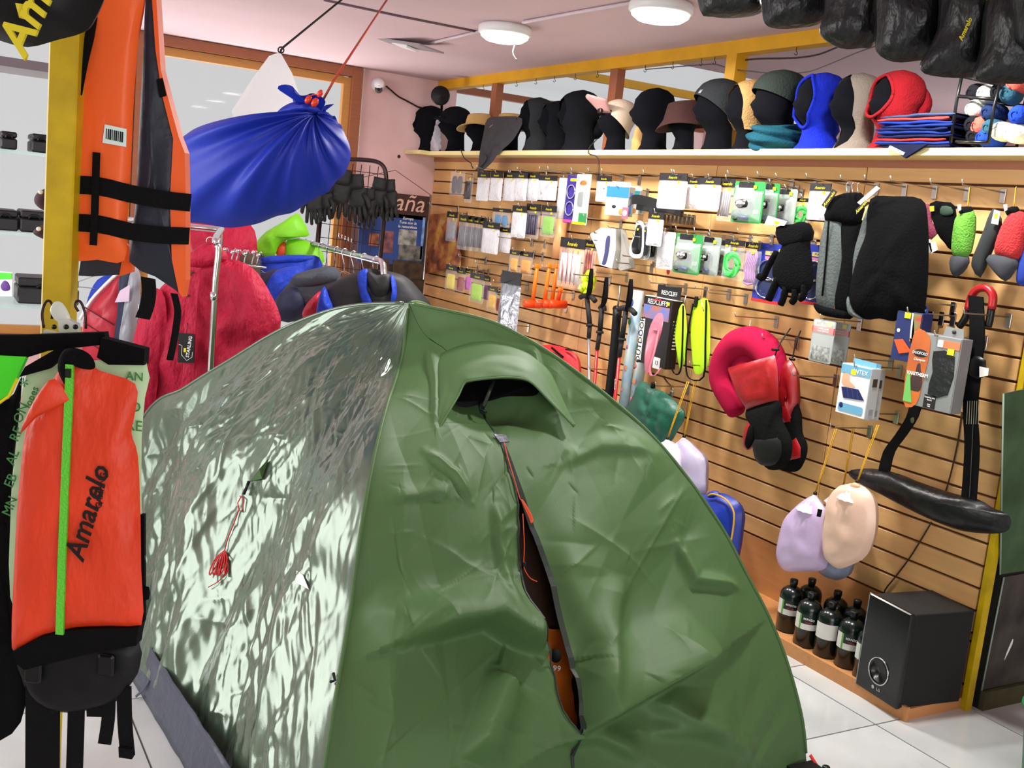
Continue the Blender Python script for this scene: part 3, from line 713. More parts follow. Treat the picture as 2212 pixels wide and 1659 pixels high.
slabp(g, 'hem', [(305, 1350), (235, 1351), (165, 1354), (95, 1370), (34, 1402), (42, 1425), (60, 1440), (120, 1425), (220, 1400), (300, 1388)], -.012, .012, BLACKC, n=0)
rt = (math.pi/2, -math.radians(79), 0)
a = cl(206, 1098, g); lettering('Amarelo', .041, BLACKP, g, (a[0], -.0262, a[1]), rot=(math.pi/2, -math.radians(77), 0), shear=.18, depth=.0008, bold=.0006)
a = cl(234, 1050, g); lettering('CAMPING', .012, BLACKP, g, (a[0], -.0258, a[1]), rot=(math.pi/2, -math.radians(84), 0), depth=.0008)
st_ = [((.0045 if i % 2 == 0 else .0018)*math.cos(math.pi/2+i*math.pi/5), (.0045 if i % 2 == 0 else .0018)*math.sin(math.pi/2+i*math.pi/5)) for i in range(10)]
a = cl(232, 1078, g); MB().prism(st_, -.026, -.0252).build('star', BLACKP, g, loc=(a[0], 0, a[1]))
g2 = cface('gaiter', 'pale green gaiter printed with green words behind the orange gaiter', 'gaiter', 200, 1300, 1.60)
puffp(g2, 'body', [(60, 800), (115, 790), (180, 780), (316, 782), (313, 860), (306, 950), (306, 1100), (308, 1290), (200, 1300), (60, 1330), (22, 1290), (22, 1130), (32, 980), (44, 890)], .008, PRINTW, y=.0, n=2, c=(165, 1050), p=4)
slabp(g2, 'waistband', [(225, 728), (318, 752), (316, 787), (240, 786), (215, 770)], -.01, .01, BLACKC)
slabp(g2, 'waistband', [(62, 790), (140, 745), (150, 765), (112, 795), (50, 812)], -.012, .0, BLACKC)
for t_, x, y, s_, r_ in (('AN', 296, 812, .018, 0), ('D', 298, 878, .022, 0), ('RE', 295, 918, .022, 0), ('I', 299, 985, .02, 0)):
    a = cl(x, y, g2); lettering(t_, s_, PRINTG, g2, (a[0], -.0094, a[1]), rot=(math.pi/2, 0, 0))
for t_, x, y, s_ in (('*', 66, 828, .03), ('Jopes', 74, 856, .016), ('ON', 52, 890, .02), ('RE', 42, 935, .02), ('AL', 34, 985, .02), ('EB', 30, 1035, .02), ('MN', 28, 1090, .02)):
    a = cl(x, y, g2); lettering(t_, s_, PRINTG, g2, (a[0], -.0092, a[1]), rot=(math.pi/2, -math.radians(70), 0))
slabp(g2, 'side_hem', [(306, 1110), (313, 1110), (314, 1340), (306, 1345)], -.004, .004, BLACKC)
g3 = cface('gaiter', 'black gaiter with vivid green top and yellow piping at the left edge', 'gaiter', 20, 1400, 1.63)
puffp(g3, 'body', [(-60, 860), (0, 868), (30, 850), (48, 812), (35, 930), (22, 1080), (22, 1290), (30, 1400), (60, 1470), (45, 1560), (0, 1600), (-70, 1610)], .010, BLACKC, n=2, c=(-10, 1150), p=4)
slabp(g3, 'green_top', [(-60, 762), (66, 768), (46, 812), (30, 848), (0, 866), (-60, 885)], -.014, -.004, GREENF)
P = [(cl(x, y, g3)[0], -.012, cl(x, y, g3)[1]) for x, y in ((46, 815), (28, 852), (0, 872), (-40, 888))]; MB().tube(P, .0025, 6).build('piping', YSTICK, g3)
slabp(g3, 'waistband', [(-60, 722), (60, 722), (232, 716), (236, 742), (110, 756), (66, 770), (-60, 768)], -.012, .004, BLACKC)
g4 = cface('gaiter', 'black gaiter with dangling buckle straps below the orange gaiter', 'gaiter', 170, 1500, 1.62)
puffp(g4, 'body', [(40, 1420), (120, 1400), (220, 1385), (300, 1385), (302, 1440), (288, 1470), (255, 1512), (215, 1528), (150, 1540), (100, 1530), (62, 1500), (45, 1460)], .016, BLACKN, n=2, p=3, wr=.006)
for pts, w in (([(95, 1480), (95, 1560), (94, 1700)], 66), ([(168, 1500), (166, 1580), (162, 1700)], 32), ([(205, 1500), (207, 1545)], 30), ([(238, 1490), (236, 1550), (228, 1604)], 25), ([(270, 1480), (272, 1560), (278, 1628)], 28)):
    strapp(g4, 'strap', pts, w, BLACKW, y=-.004)
for x, y in ((85, 1440), (240, 1425)):
    a = cl(x, y, g4); MB().box((a[0], -.02, a[1]), (.026, .008, .034), bev=.003).build('buckle', BLACKP, g4)
slabp(g4, 'strap_end', [(262, 1606), (290, 1612), (291, 1632), (263, 1628)], -.012, -.003, BLACKW)
puffp(g4, 'pocket', [(304, 1270), (322, 1268), (322, 1294), (304, 1296)], .006, BLACKC, n=2)
# --- black stuff sack above
b = cface('stuff_sack', 'round black stuff sack with yellow script hanging at the top left corner', 'sack', 90, 60, 1.50)
puffp(b, 'body', [(-120, -120), (60, -180), (220, -120), (232, -30), (205, 40), (180, 70), (125, 86), (60, 102), (0, 88), (-90, 60), (-150, -20)], .07, BLACKN, n=3, c=(60, -20), wr=.008, ws=10)
a = cl(148, -22, b); lettering('Amarelo', .062, GOLD, b, (a[0], -.074, a[1]), rot=(math.pi/2, -math.radians(68), 0), shear=.2, depth=.003, bold=.001)
a = cl(92, 45, b); MB().prism(rev(cpoly(b, [(84, 28), (100, 30), (101, 60), (92, 58)])), -.070, -.062).build('printed_mark', GOLD, b)
# --- display shelving against the window
sh = thing('display_shelving', 'tall glass display shelving silhouetted against the bright left window', 'shelving', (-3.35, 4.08, 0), 0)
GSH = mat('green_edge_glass', 'bfe6de', .1, alpha=.35)
for z, m, t in ((1.90, mat('grey_top_board', '6c6066', .6), .03), (1.615, GSH, .012), (1.345, GSH, .012), (1.10, GSH, .012), (.80, GSH, .012), (.45, GSH, .012)):
    MB().box((0, 0, z), (1.05, .30, t)).build('shelf_board', m, sh)
for x in (-.52, .52):
    for y in (-.14, .14): MB().box((x, y, .97), (.02, .02, 1.94)).build('upright', WHITE, sh)
CASE = mat('black_case', '17141a', .5, bump=(30, .2))
for i, (x0, y0, x1, y1, lab) in enumerate(((0, 262, 37, 297, 'small dark case at the left edge of the upper glass shelf'), (67, 268, 110, 304, 'small dark case on the upper glass shelf beside the yellow post'), (-20, 430, 40, 470, 'black folded bag on the middle glass shelf at the picture edge'), (42, 432, 104, 474, 'black folded bag on the middle glass shelf nearest the post'), (36, 592, 170, 642, 'wide low black case on the lower glass shelf behind the post'))):
    a = U(x0, y1, Y=4.0); c_ = U(x1, y0, Y=4.0); w = c_.x-a.x; h_ = c_.z-a.z; zb = (1.621, 1.621, 1.351, 1.351, 1.106)[i]
    o = thing('case', lab, 'case', ((a.x+c_.x)/2, 4.05, zb), 0, 'dark cases on the glass shelves')
    MB().box((0, 0, h_*.32), (w, .16, h_*.62), bev=.005).build('body', CASE, o); MB().box((0, 0, h_*.82), (w*.98, .155, h_*.34), bev=.005).build('lid', CASE, o)
    hp = [(w*.2*math.cos(t), -.082, h_*.62+.014*math.sin(t)) for t in np.linspace(0, math.pi, 7)]; MB().tube(hp, .004, 6).build('handle', BLACKP, o)
for i, (x0, y0, x1, y1, z_) in enumerate(((78, 398, 116, 468, 1.351), (76, 476, 112, 528, 1.25))):
    c_ = cface('cap', ('upper' if i == 0 else 'lower')+' of two dark maroon caps peeking out left of the yellow post', 'cap', 100, (y0+y1)/2, 1.955)
    puffp(c_, 'crown', [(x0, (y0+y1)/2), (x0+14, y0+12), (x1+20, y0), (x1+25, (y0+y1)/2), (x1+20, y1), (x0+16, y1-14)], .035, MAROON, n=3)
    MB().lathe([(.004, 0), (.004, .004)], 8, M=Matrix.Translation((*[cl(x1-8, y0+18, c_)[0]], -.036, cl(x1-8, y0+18, c_)[1])) @ Matrix.Rotation(math.pi/2, 4, 'X')).build('button', WHITE, c_)
k_ = cface('card', 'small green and purple flower card at the left edge of the glass shelving', 'card', 12, 615, 3.6)
slabp(k_, 'card', [(-10, 585), (27, 588), (27, 640), (-10, 640)], -.002, .002, PAPER); slabp(k_, 'green_band', [(-8, 588), (26, 590), (26, 603), (-8, 603)], -.004, -.002, GREENF)
puffp(k_, 'flower', [(2, 618), (10, 606), (20, 612), (22, 626), (8, 628)], .003, mat('purple_print', '5a2a86', .6), y=-.003, n=3)
# --- blue hammock sack
hs = cface('hammock_sack', 'big royal blue hammock sack gathered to a red toggle and hung from a cord', 'hammock', 585, 480, 3.45)
out = smooth_poly([cl(x, y, hs) for x, y in [(700, 238), (726, 258), (748, 296), (758, 335), (744, 375), (702, 415), (652, 448), (600, 470), (542, 486), (480, 486), (420, 484), (372, 470), (348, 400), (362, 330), (398, 296), (432, 276), (500, 264), (560, 252), (602, 243), (650, 240), (680, 236)]], 8)
tc_ = cl(686, 247, hs); n_ = len(out); vs = []; fs = []; R_ = 26
for sd in (-1, 1):
    for k in range(R_+1):
        t = k/R_
        for i, q in enumerate(out):
            ang = math.atan2(q[1]-tc_[1], q[0]-tc_[0]); x = tc_[0]+(q[0]-tc_[0])*t; z = tc_[1]+(q[1]-tc_[1])*t
            ple = .5*math.sin(ang*17+.6*math.sin(ang*5))+.5*math.sin(ang*29+1+t*1.5)*(1-t*.6)+.4*math.sin(ang*8)
            prof = math.sin(math.pi*min(1, t**.75))**.7 if t < 1 else 0; L = math.hypot(q[0]-tc_[0], q[1]-tc_[1])
            y = sd*(.19*prof*min(1, L/.35))+sd*.030*ple*(t**.4)*(1-t)**.35
            vs.append((x, y, z-.008*ple*(1 if t > .97 else 0)))
    o_ = (R_+1)*n_ if sd > 0 else 0
    for k in range(R_):
        for i in range(n_):
            f = (o_+k*n_+i, o_+k*n_+(i+1) % n_, o_+(k+1)*n_+(i+1) % n_, o_+(k+1)*n_+i); fs.append(f if sd > 0 else f[::-1])
MB().add(vs, fs, True).build('sack_body', BLUEN, hs)
puffp(hs, 'gathered_mouth', [(596, 246), (610, 228), (638, 218), (662, 224), (684, 220), (702, 236), (692, 250), (650, 250)], .07, BLUEN, y=.02, n=3, wr=.04, ws=14, rings=8)
def ruffle(a, b):
    q = cl(686, 246, hs); th = a*2*math.pi; r = .012+.075*b*(1+.25*math.sin(th*7)); lean = -.045*b
    return (q[0]+lean+r*math.cos(th)*.9, r*.8*math.sin(th), q[1]+.045*b+.012*b*math.sin(th*5)+.02*b*math.cos(th+2.5))
MB().grid(ruffle, 64, 7, closed_u=True).build('ruffle', BLUEN, hs)
TOG = mat('orange_red_toggle', 'd8371a', .35)
for x, y, s_ in ((676, 221, 1.0), (690, 227, 1.1), (701, 208, .9)):
    a = cl(x, y, hs); MB().lathe([(0.002, -.014*s_), (.009*s_, -.008*s_), (.010*s_, .004*s_), (.006*s_, .012*s_), (.003, .014*s_)], 12).build('toggle', TOG, hs, loc=(a[0], -.075, a[1]), rot=(0, .5, 0))
P = [(cl(x, y, hs)[0], -.075, cl(x, y, hs)[1]) for x, y in ((678, 222), (680, 214), (690, 210), (699, 212))]; MB().tube(smooth_poly(P, 4, False), .0018, 6).build('toggle_cord', RED_O, hs)
MB().tube([(cl(686, 246, hs)[0]-.02, 0, cl(686, 246, hs)[1]+.004), (cl(686, 246, hs)[0]+.02, -.015, cl(686, 246, hs)[1]), (cl(690, 244, hs)[0], -.03, cl(690, 246, hs)[1])], .006, 6).build('tie', BLUEN, hs)
top = U(850, -22, Z=CH-.004); bot = U(690, 230, d=3.42)
tag(MB().tube([bot, U(722, 172, d=3.35), top], .004, 6).build('cord', mat('red_brown_cord', 'b5432c', .7)), 'red cord running from the ceiling down to the blue hammock sack', 'cord')
# white sheet tied by a black cord
WCL = bpy.data.materials.new('white_translucent_cloth'); WCL.use_nodes = True
_n = WCL.node_tree; _n.nodes.remove(_n.nodes['Principled BSDF']); _t = _n.nodes.new('ShaderNodeBsdfTranslucent'); _d = _n.nodes.new('ShaderNodeBsdfDiffuse'); _m = _n.nodes.new('ShaderNodeMixShader')
_t.inputs['Color'].default_value = _d.inputs['Color'].default_value = (.86, .87, .88, 1); _m.inputs[0].default_value = .3
_n.links.new(_t.outputs[0], _m.inputs[1]); _n.links.new(_d.outputs[0], _m.inputs[2]); _n.links.new(_m.outputs[0], _n.nodes['Material Output'].inputs['Surface'])
ws_ = cface('cloth_banner', 'white cloth sheet tied up by a black cord in front of the window', 'banner', 600, 260, 4.3)
puffp(ws_, 'sheet', [(581, 121), (605, 112), (631, 158), (650, 215), (655, 290), (520, 300), (500, 240), (545, 170)], .006, WCL, n=0, wr=.004, p=5)
MB().tube(ell(.03, .03, 10) and [(.012*math.cos(t)+cl(607, 108, ws_)[0], .0, .012*math.sin(t)+cl(607, 108, ws_)[1]) for t in np.linspace(0, 6.28, 10)], .003, 6).build('tie_ring', CORDK, ws_)
tag(MB().tube([U(605, 119, d=4.3), U(607, 108, d=4.3), U(612, 102, d=4.29), U(742, -4, Z=CH-.01)], .0045, 6).build('cord', CORDK), 'black cord running from the ceiling to the white cloth sheet', 'cord')
# ------------------------------------------------------------------ clothes racks and the far corner
RED_J = mat('crimson_jacket_nylon', 'b81a3c', .6, spec=.3, bump=(7, .9, (1.6, 1, .8), .06))
RED_P = mat('red_puffer_nylon', 'b81f36', .45, bump=(9, .5))
RED_D = mat('deep_red_fleece', '9c1020', .8, bump=(30, .3))
LIMEJ = mat('lime_jacket_nylon', '7fd61c', .5, bump=(10, .3))
BLUEJ = mat('blue_jacket_nylon', '1c3cb4', .55, spec=.3, bump=(9, .8, (1, 1, 1), .04))
NAVYJ = mat('navy_jacket_nylon', '16203f', .6, bump=(12, .4))
GREYJ = mat('charcoal_fleece', '3c414c', .85, bump=(60, .4))
BLKJ = mat('black_jacket_nylon', '0b0b10', .6, bump=(12, .4))
BROWN = mat('brown_canvas', '4a3a2a', .8, bump=(40, .3))
PLASTIC = mat('clear_plastic_sleeve', 'c6ccd6', .15, alpha=.55)
def hanger(o, px, py, s=1.0, m=None):
    "wire hanger hook + shoulders, hook top at photo point"
    a = cl(px, py, o); h = MB(); x, z = a
    h.tube([(x+.018*s*math.cos(t), 0, z-.018*s+.018*s*math.sin(t)) for t in np.linspace(-.3, 3.1, 9)]+[(x-.016*s, 0, z-.03*s), (x, 0, z-.05*s), (x, 0, z-.08*s)], .0022, 6)
    h.tube([(x-.17*s, 0, z-.16*s), (x, 0, z-.08*s), (x+.17*s, 0, z-.16*s), (x-.17*s, 0, z-.16*s)], .0022, 6); return h.build('hanger', m or CHROME, o)
# chrome rack in front
ra = cface('garment_rack', 'chrome garment rail with red jackets standing behind the tent at left', 'clothes rack', 465, 900, 4.70)
def rackp(o, pts): return [(cl(x, y, o)[0], yy, cl(x, y, o)[1]) for x, y, yy in pts]
zb = -ra.location.z+.02
p_ = rackp(ra, [(400, 500, .55), (430, 505, .30), (462, 518, .02), (470, 528, 0), (472, 545, 0), (466, 600, 0)])
q_ = (p_[-1][0], 0, zb)
MB().tube(smooth_poly(p_, 4, False)+[q_], .015, 12).build('rail', CHROME, ra)
MB().tube([q_, (q_[0], .9, zb)], .015, 10).build('foot_bar', CHROME, ra); MB().tube([(p_[0][0]-.12, .55+.4, p_[0][2]), p_[0]], .015, 10).build('rail', CHROME, ra)
MB().tube([(p_[0][0]-.12, .95, p_[0][2]), (p_[0][0]-.12, .95, zb)], .015, 10).build('leg', CHROME, ra)
a = cl(462, 640, ra); MB().tube([(a[0], 0, a[1]-.02), (a[0]-.001, 0, a[1]+.02)], .018, 12).build('collar', CHROME, ra)
jr = cface('jacket', 'crimson red jacket with a black hang tag on the front of the chrome rail', 'jacket', 450, 880, 4.85)
puffp(jr, 'body', [(405, 565), (440, 560), (500, 560), (545, 578), (578, 622), (606, 684), (600, 720), (575, 830), (540, 960), (300, 960), (305, 850), (308, 770), (300, 742), (322, 660), (350, 618), (385, 588)], .075, RED_J, n=3, wr=.05, ws=9, c=(450, 760), p=3, rings=18)
puffp(jr, 'collar', [(403, 562), (425, 540), (455, 522), (478, 527), (500, 556), (470, 572), (430, 578)], .05, RED_J, y=-.05, n=3, wr=.01)
puffp(jr, 'sleeve', [(345, 620), (368, 640), (372, 720), (356, 800), (340, 900), (300, 930), (296, 860), (305, 760), (300, 735), (322, 655)], .05, RED_J, y=-.075, n=3, wr=.02, ws=12)
P = [(cl(x, y, jr)[0], -.118, cl(x, y, jr)[1]) for x, y in ((440, 575), (432, 640), (428, 720), (425, 800), (420, 900))]; MB().ribbon(P, .05, .008).build('placket', RED_J, jr)
for x, y in ((432, 585), (425, 590), (423, 634)): a = cl(x, y, jr); MB().box((a[0], -.13, a[1]), (.022, .012, .010), bev=.003).build('toggle', BROWN, jr)
a = cl(428, 598, jr); MB().tube(smooth_poly([(a[0], -.128, a[1]), (a[0]-.01, -.13, a[1]-.03), (a[0]-.025, -.13, a[1]-.05)], 3, False), .003, 5).build('drawcord', BROWN, jr)
hanger(jr, 455, 512, 1.0)
tg = slabp(jr, 'hang_tag', [(408, 712), (441, 714), (440, 775), (406, 774)], -.142, -.139, BLACKP)
a = cl(430, 741, jr); lettering('STARLING', .021, WHITE, tg, (a[0], -.1425, a[1]), rot=(math.pi/2, -math.radians(84), 0), bold=.0005)
a = cl(421, 748, jr); MB().box((a[0], -.1425, a[1]), (.010, .001, .018)).build('price_sticker', YSTICK, tg)
P = [(cl(x, y, jr)[0], -.1425, cl(x, y, jr)[1]) for x, y in ((409, 736), (415, 738), (414, 758), (425, 770), (436, 763), (437, 752))]; MB().tube(P, .0012, 5).build('outline_print', WHITE, tg)
MB().tube([(cl(424, 690, jr)[0], -.12, cl(424, 690, jr)[1]), (cl(424, 713, jr)[0], -.14, cl(424, 713, jr)[1])], .0012, 5).build('tag_string', BLACKP, tg)
e_ = U(205, 540, d=5.25)-ra.location; c_, s_ = math.cos(RC), math.sin(RC); MB().tube([p_[0], (e_.x*c_+e_.y*s_, -e_.x*s_+e_.y*c_, p_[0][2])], .015, 10).build('rail', CHROME, ra)
jp = cface('jacket', 'red quilted jacket with white piping and blue lining behind the life vest', 'jacket', 220, 720, 5.12)
puffp(jp, 'body', [(180, 690), (200, 650), (235, 612), (268, 578), (282, 600), (275, 680), (262, 760), (200, 800), (178, 760)], .06, RED_P, n=3, wr=.02, c=(228, 690))
P = [(cl(x, y, jp)[0], -.05, cl(x, y, jp)[1]) for x, y in ((182, 688), (205, 648), (238, 612), (270, 582))]; MB().tube(smooth_poly(P, 3, False), .008, 6).build('piping', WHITE, jp)
for dy in (0, 34, 70):
    P = [(cl(x, y+dy, jp)[0], -.062, cl(x, y+dy, jp)[1]) for x, y in ((192, 660), (225, 680), (258, 700))]; MB().tube(P, .003, 5).build('quilt_seam', mat('dark_red_seam', '5c0c18', .7), jp)
puffp(jp, 'lining', [(178, 690), (184, 645), (205, 605), (240, 590), (262, 580), (235, 608), (202, 645)], .03, BLUEJ, y=.03, n=3, wr=.01)
hanger(jp, 240, 540, 1.2)
jn = cface('jacket', 'navy jacket in a clear plastic sleeve between the red jackets', 'jacket', 275, 740, 5.0)
puffp(jn, 'body', [(262, 575), (282, 560), (300, 600), (300, 700), (290, 760), (248, 760), (255, 680)], .06, NAVYJ, n=3, wr=.015)
puffp(jn, 'plastic_sleeve', [(290, 580), (308, 590), (302, 680), (292, 760), (262, 762), (272, 680)], .05, PLASTIC, y=-.03, n=2, wr=.02, ws=18)
slabp(jn, 'paper_tag', [(275, 625), (296, 612), (294, 648), (264, 650)], -.09, -.087, mat('lilac_tag', 'd8c0d8', .6))
jb = cface('jacket', 'bright red fleece jacket showing below the blue hammock sack', 'jacket', 480, 550, 6.0)
puffp(jb, 'body', [(400, 480), (470, 476), (540, 484), (556, 540), (545, 620), (480, 640), (420, 620), (408, 540)], .09, RED_J, n=3, wr=.02)
P = [(cl(x, y, jb)[0], -.095, cl(x, y, jb)[1]) for x, y in ((476, 486), (478, 520), (480, 560))]; MB().ribbon(P, .012, .006).build('zip', BLACKP, jb)
hanger(jb, 480, 468, 1.0)
jk = thing('hanger_cluster', 'cluster of shiny chrome skirt hangers beside the chrome rail', 'hangers', U(500, 545, d=5.3), RC)
for i in range(7):
    a = (-.08+.035*i, .02*(i % 3)); MB().tube([(a[0], a[1], -.05), (a[0]+.01, a[1], 0), (a[0]+.022, a[1]-.02, .02), (a[0]+.03, a[1], .0)], .004, 6).build('hanger_hook', CHROME, jk)
    MB().puff(ell(.022, .022, 10), .008, 3).build('clip', CHROME, jk, loc=(a[0]+.01, a[1]-.02, .01*(i % 2)))
MB().tube([(-.12, 0, -.05), (.18, 0, -.06)], .006, 6).build('cross_bar', CHROME, jk)
tr = cface('trousers', 'dark brown folded trousers hanging between red and blue jackets', 'trousers', 540, 600, 5.7)
puffp(tr, 'legs', [(518, 552), (558, 556), (563, 600), (560, 660), (520, 660)], .03, BROWN, n=2, p=4); hanger(tr, 530, 540, .7)
# lime jacket
lj = cface('jacket', 'lime green jacket with turned-up hood behind the second rail', 'jacket', 610, 550, 6.3)
puffp(lj, 'hood', [(540, 553), (552, 525), (575, 500), (610, 480), (640, 461), (652, 472), (669, 508), (645, 512), (618, 519), (600, 534), (594, 552), (570, 556)], .07, LIMEJ, n=2, wr=.02, c=(592, 512))
puffp(lj, 'body', [(618, 518), (660, 520), (694, 545), (690, 580), (620, 590), (610, 548)], .06, LIMEJ, y=.04, n=2)
puffp(lj, 'lining', [(596, 530), (612, 522), (618, 545), (606, 556), (594, 553)], .03, mat('orange_lining', 'd84a1c', .6), y=.03, n=2)
slabp(lj, 'hem_band', [(536, 545), (572, 552), (570, 566), (532, 562)], -.06, .02, BROWN)
# second chrome rail
e0, e1 = U(614, 512, d=6.95), U(831, 566, d=5.15); zr = (e0.z+e1.z)/2
rb = thing('garment_rack', 'second chrome garment rail hung with blue and black jackets', 'clothes rack', (e1.x, e1.y, 0))
v0 = Vector((e0.x-e1.x, e0.y-e1.y, zr)); v1 = Vector((0, 0, zr)); dr = (v0-v1).normalized()
MB().tube([v0, v1+dr*.06, v1+dr*.02+Vector((0, 0, -.012)), v1+Vector((0, 0, -.06)), Vector((0, 0, .03))], .016, 12).build('rail', CHROME, rb)
MB().tube([v0, Vector((v0.x, v0.y, .03))], .016, 10).build('leg', CHROME, rb); MB().tube([Vector((-.25, -.1, .02)), Vector((.25, .1, .02))], .016, 10).build('foot_bar', CHROME, rb)
for i in range(11):
    c = v0.lerp(v1, .10+.083*i); k = Vector((.02, 0, 0))
    h = MB().tube([c+Vector((.020*math.cos(t)*.9, .02*math.sin(i), .020*math.sin(t))) for t in np.linspace(-.4, 3.4, 8)]+[c+Vector((-.005, 0, -.06)), c+Vector((0, 0, -.10))], .0024, 6)
    h.tube([c+Vector((-.16, -.05, -.16)), c+Vector((0, 0, -.10)), c+Vector((.16, .05, -.16))], .0026, 6)
    ho = h.build('coat_hanger', CHROME, None, loc=rb.location); tag(ho, 'bent chrome wire coat hanger on the second rail', 'hanger', 'wire hangers on the second rail')
def jacket(lab, d, base, body, m, parts=(), wr=.02):
    o = cface('jacket', lab, 'jacket', *base, d); puffp(o, 'body', body, .09, m, n=3, wr=wr, ws=9, rings=10, p=2.3)
    for nm, pts, th, mm, yy in parts: puffp(o, nm, pts, th, mm, y=yy, n=2, wr=.006)
    return o
jacket('blue jacket with folded collar at the back of the second rail', 6.15, (630, 600), [(562, 562), (600, 552), (650, 552), (690, 556), (692, 600), (640, 640), (575, 640), (560, 600)], BLUEJ, [('collar', [(565, 556), (620, 550), (680, 552), (660, 566), (580, 570)], .05, BLUEJ, -.05)])
jacket('dark navy jacket behind the charcoal fleece on the second rail', 5.95, (600, 640), [(562, 600), (580, 585), (612, 580), (640, 590), (640, 660), (570, 660)], NAVYJ)
jacket('royal blue jacket left of the charcoal fleece on the second rail', 5.76, (600, 640), [(575, 625), (590, 590), (615, 578), (650, 576), (660, 600), (640, 650), (590, 670)], BLUEJ)
jacket('charcoal grey fleece jacket with hood on the second rail', 5.56, (660, 660), [(590, 660), (600, 640), (625, 610), (640, 592), (680, 580), (715, 575), (735, 590), (750, 640), (740, 690), (600, 690)], GREYJ, [('hood', [(636, 600), (660, 592), (700, 584), (712, 575), (728, 580), (735, 600), (700, 615), (660, 622), (640, 618)], .06, GREYJ, -.06), ('sleeve', [(600, 660), (612, 630), (640, 618), (660, 622), (668, 660), (650, 690), (610, 690)], .05, NAVYJ, -.075)])
jacket('red jacket sleeve squeezed between charcoal and black jackets', 5.4, (680, 660), [(655, 672), (672, 645), (694, 628), (700, 650), (695, 690), (660, 690)], RED_P)
jacket('black jacket with royal blue panels at the near end of the second rail', 5.26, (800, 660), [(690, 668), (692, 645), (705, 620), (740, 600), (780, 584), (800, 580), (850, 588), (880, 600), (905, 625), (935, 668), (930, 720), (700, 720)], BLKJ,
       [('blue_panel', [(778, 590), (796, 578), (802, 590), (800, 625), (812, 655), (790, 655), (782, 625)], .03, BLUEJ, -.085), ('blue_panel', [(848, 592), (858, 600), (862, 630), (856, 655), (848, 655), (852, 622)], .03, BLUEJ, -.085), ('sleeve', [(688, 672), (694, 640), (706, 616), (716, 640), (730, 668), (715, 690), (690, 690)], .05, BLUEJ, -.06), ('collar', [(796, 584), (820, 592), (846, 590), (850, 620), (830, 640), (806, 630)], .03, BLKJ, -.09)])
# --- glove building block (hand hanging fingers-down)
def make_glove(o, s=1.0, m=BLACKC, cuffm=None, thumb=1, spread=1.0, parent=None):
    par = parent or o
    MB().puff(smooth_poly([(-.045*s, 0), (.045*s, 0), (.050*s, -.05*s), (.046*s, -.10*s), (0, -.112*s), (-.046*s, -.10*s), (-.050*s, -.05*s)], 3), .022*s, 6).build('palm', m, par)
    for i, (x, L) in enumerate(((-.036, .075), (-.012, .088), (.012, .083), (.036, .066))):
        x *= s; L *= s; dx = x*.35*spread
        MB().tube([(x, 0, -.085*s), (x+dx*.5, -.006*s, -.10*s-L*.45), (x+dx, 0, -.10*s-L*.92), (x+dx, .002, -.10*s-L)], [.0125*s, .0125*s, .011*s, .005*s], 8).build('finger', m, par)
    MB().tube([(thumb*.035*s, -.004*s, -.035*s), (thumb*.062*s, -.012*s, -.065*s), (thumb*.072*s, -.014*s, -.105*s), (thumb*.070*s, -.012*s, -.118*s)], [.016*s, .014*s, .012*s, .005*s], 8).build('thumb', m, par)
    MB().lathe([(.040*s, -.01*s), (.043*s, .015*s), (.041*s, .05*s), (.043*s, .068*s)], 16, sy=.5).build('cuff', cuffm or m, par)
# grid rack with black gloves
gr = thing('grid_stand', 'brown tube wire grid stand hung with black gloves by the far wall', 'rack', U(800, 520, d=6.9), RC)
P = [(cl(x, y, gr)[0], 0, cl(x, y, gr)[1]) for x, y in ((735, 344), (780, 345), (812, 349), (828, 360), (834, 380), (835, 420))]; bz = -gr.location.z+.01
MB().tube(smooth_poly(P, 4, False)+[(P[-1][0]-.03, 0, bz)], .014, 10).build('frame_tube', DMETAL, gr)
MB().tube([(P[0][0]-.1, 0, P[0][2]), P[0]], .014, 10).build('frame_tube', DMETAL, gr); MB().tube([(P[0][0]-.1, 0, P[0][2]), (P[0][0]-.13, 0, bz)], .014, 10).build('frame_tube', DMETAL, gr)
for i in range(7): x = P[0][0]-.08+i*.055; MB().tube([(x, 0, P[0][2]-.02), (x-.02, 0, P[0][2]-.75)], .0025, 5).build('grid_wire', DMETAL, gr)
for i in range(8): z = P[0][2]-.06-i*.09; MB().tube([(P[0][0]-.1, 0, z), (P[-1][0], 0, z-.01)], .0025, 5).build('grid_wire', DMETAL, gr)
GLK = mat('black_ski_glove', '0c0c0e', .7, bump=(40, .5))
for i, (x, y, s, lab) in enumerate(((676, 420, 1.0, 'black glove half hidden by the blue hammock sack on the grid stand'), (700, 415, 1.0, 'second black glove from the left on the grid stand'), (738, 395, 1.25, 'large black ski glove hanging in the middle of the grid stand'), (770, 405, 1.2, 'black ski glove with lifted fingers right of the middle on the grid stand'), (795, 430, 1.0, 'black glove hanging lowest on the grid stand'), (818, 408, 1.05, 'black glove beside the brown banner on the grid stand'), (840, 412, 1.05, 'rightmost black glove on the grid stand over the banner'))):
    o = thing('glove', lab, 'glove', U(x, y, d=6.55+.04*i), RC+.15*(i % 3-1), 'black gloves on the grid stand'); make_glove(o, s, GLK, thumb=1 if i % 2 else -1)
    o.rotation_euler = (0, .12*(i % 3-1), o.rotation_euler.z)
for i in range(5):
    a = U(770+i*9, 518+i*3, d=6.7); MB().tube([a+Vector((0, .0, 0)), a+Vector((-.02, -.05, .01)), a+Vector((-.02, -.06, .03))], .004, 6).build('grid_hook', CHROME, gr).matrix_parent_inverse = gr.matrix_world.inverted() if False else Matrix.Translation(gr.location).inverted() @ Matrix.Identity(4)
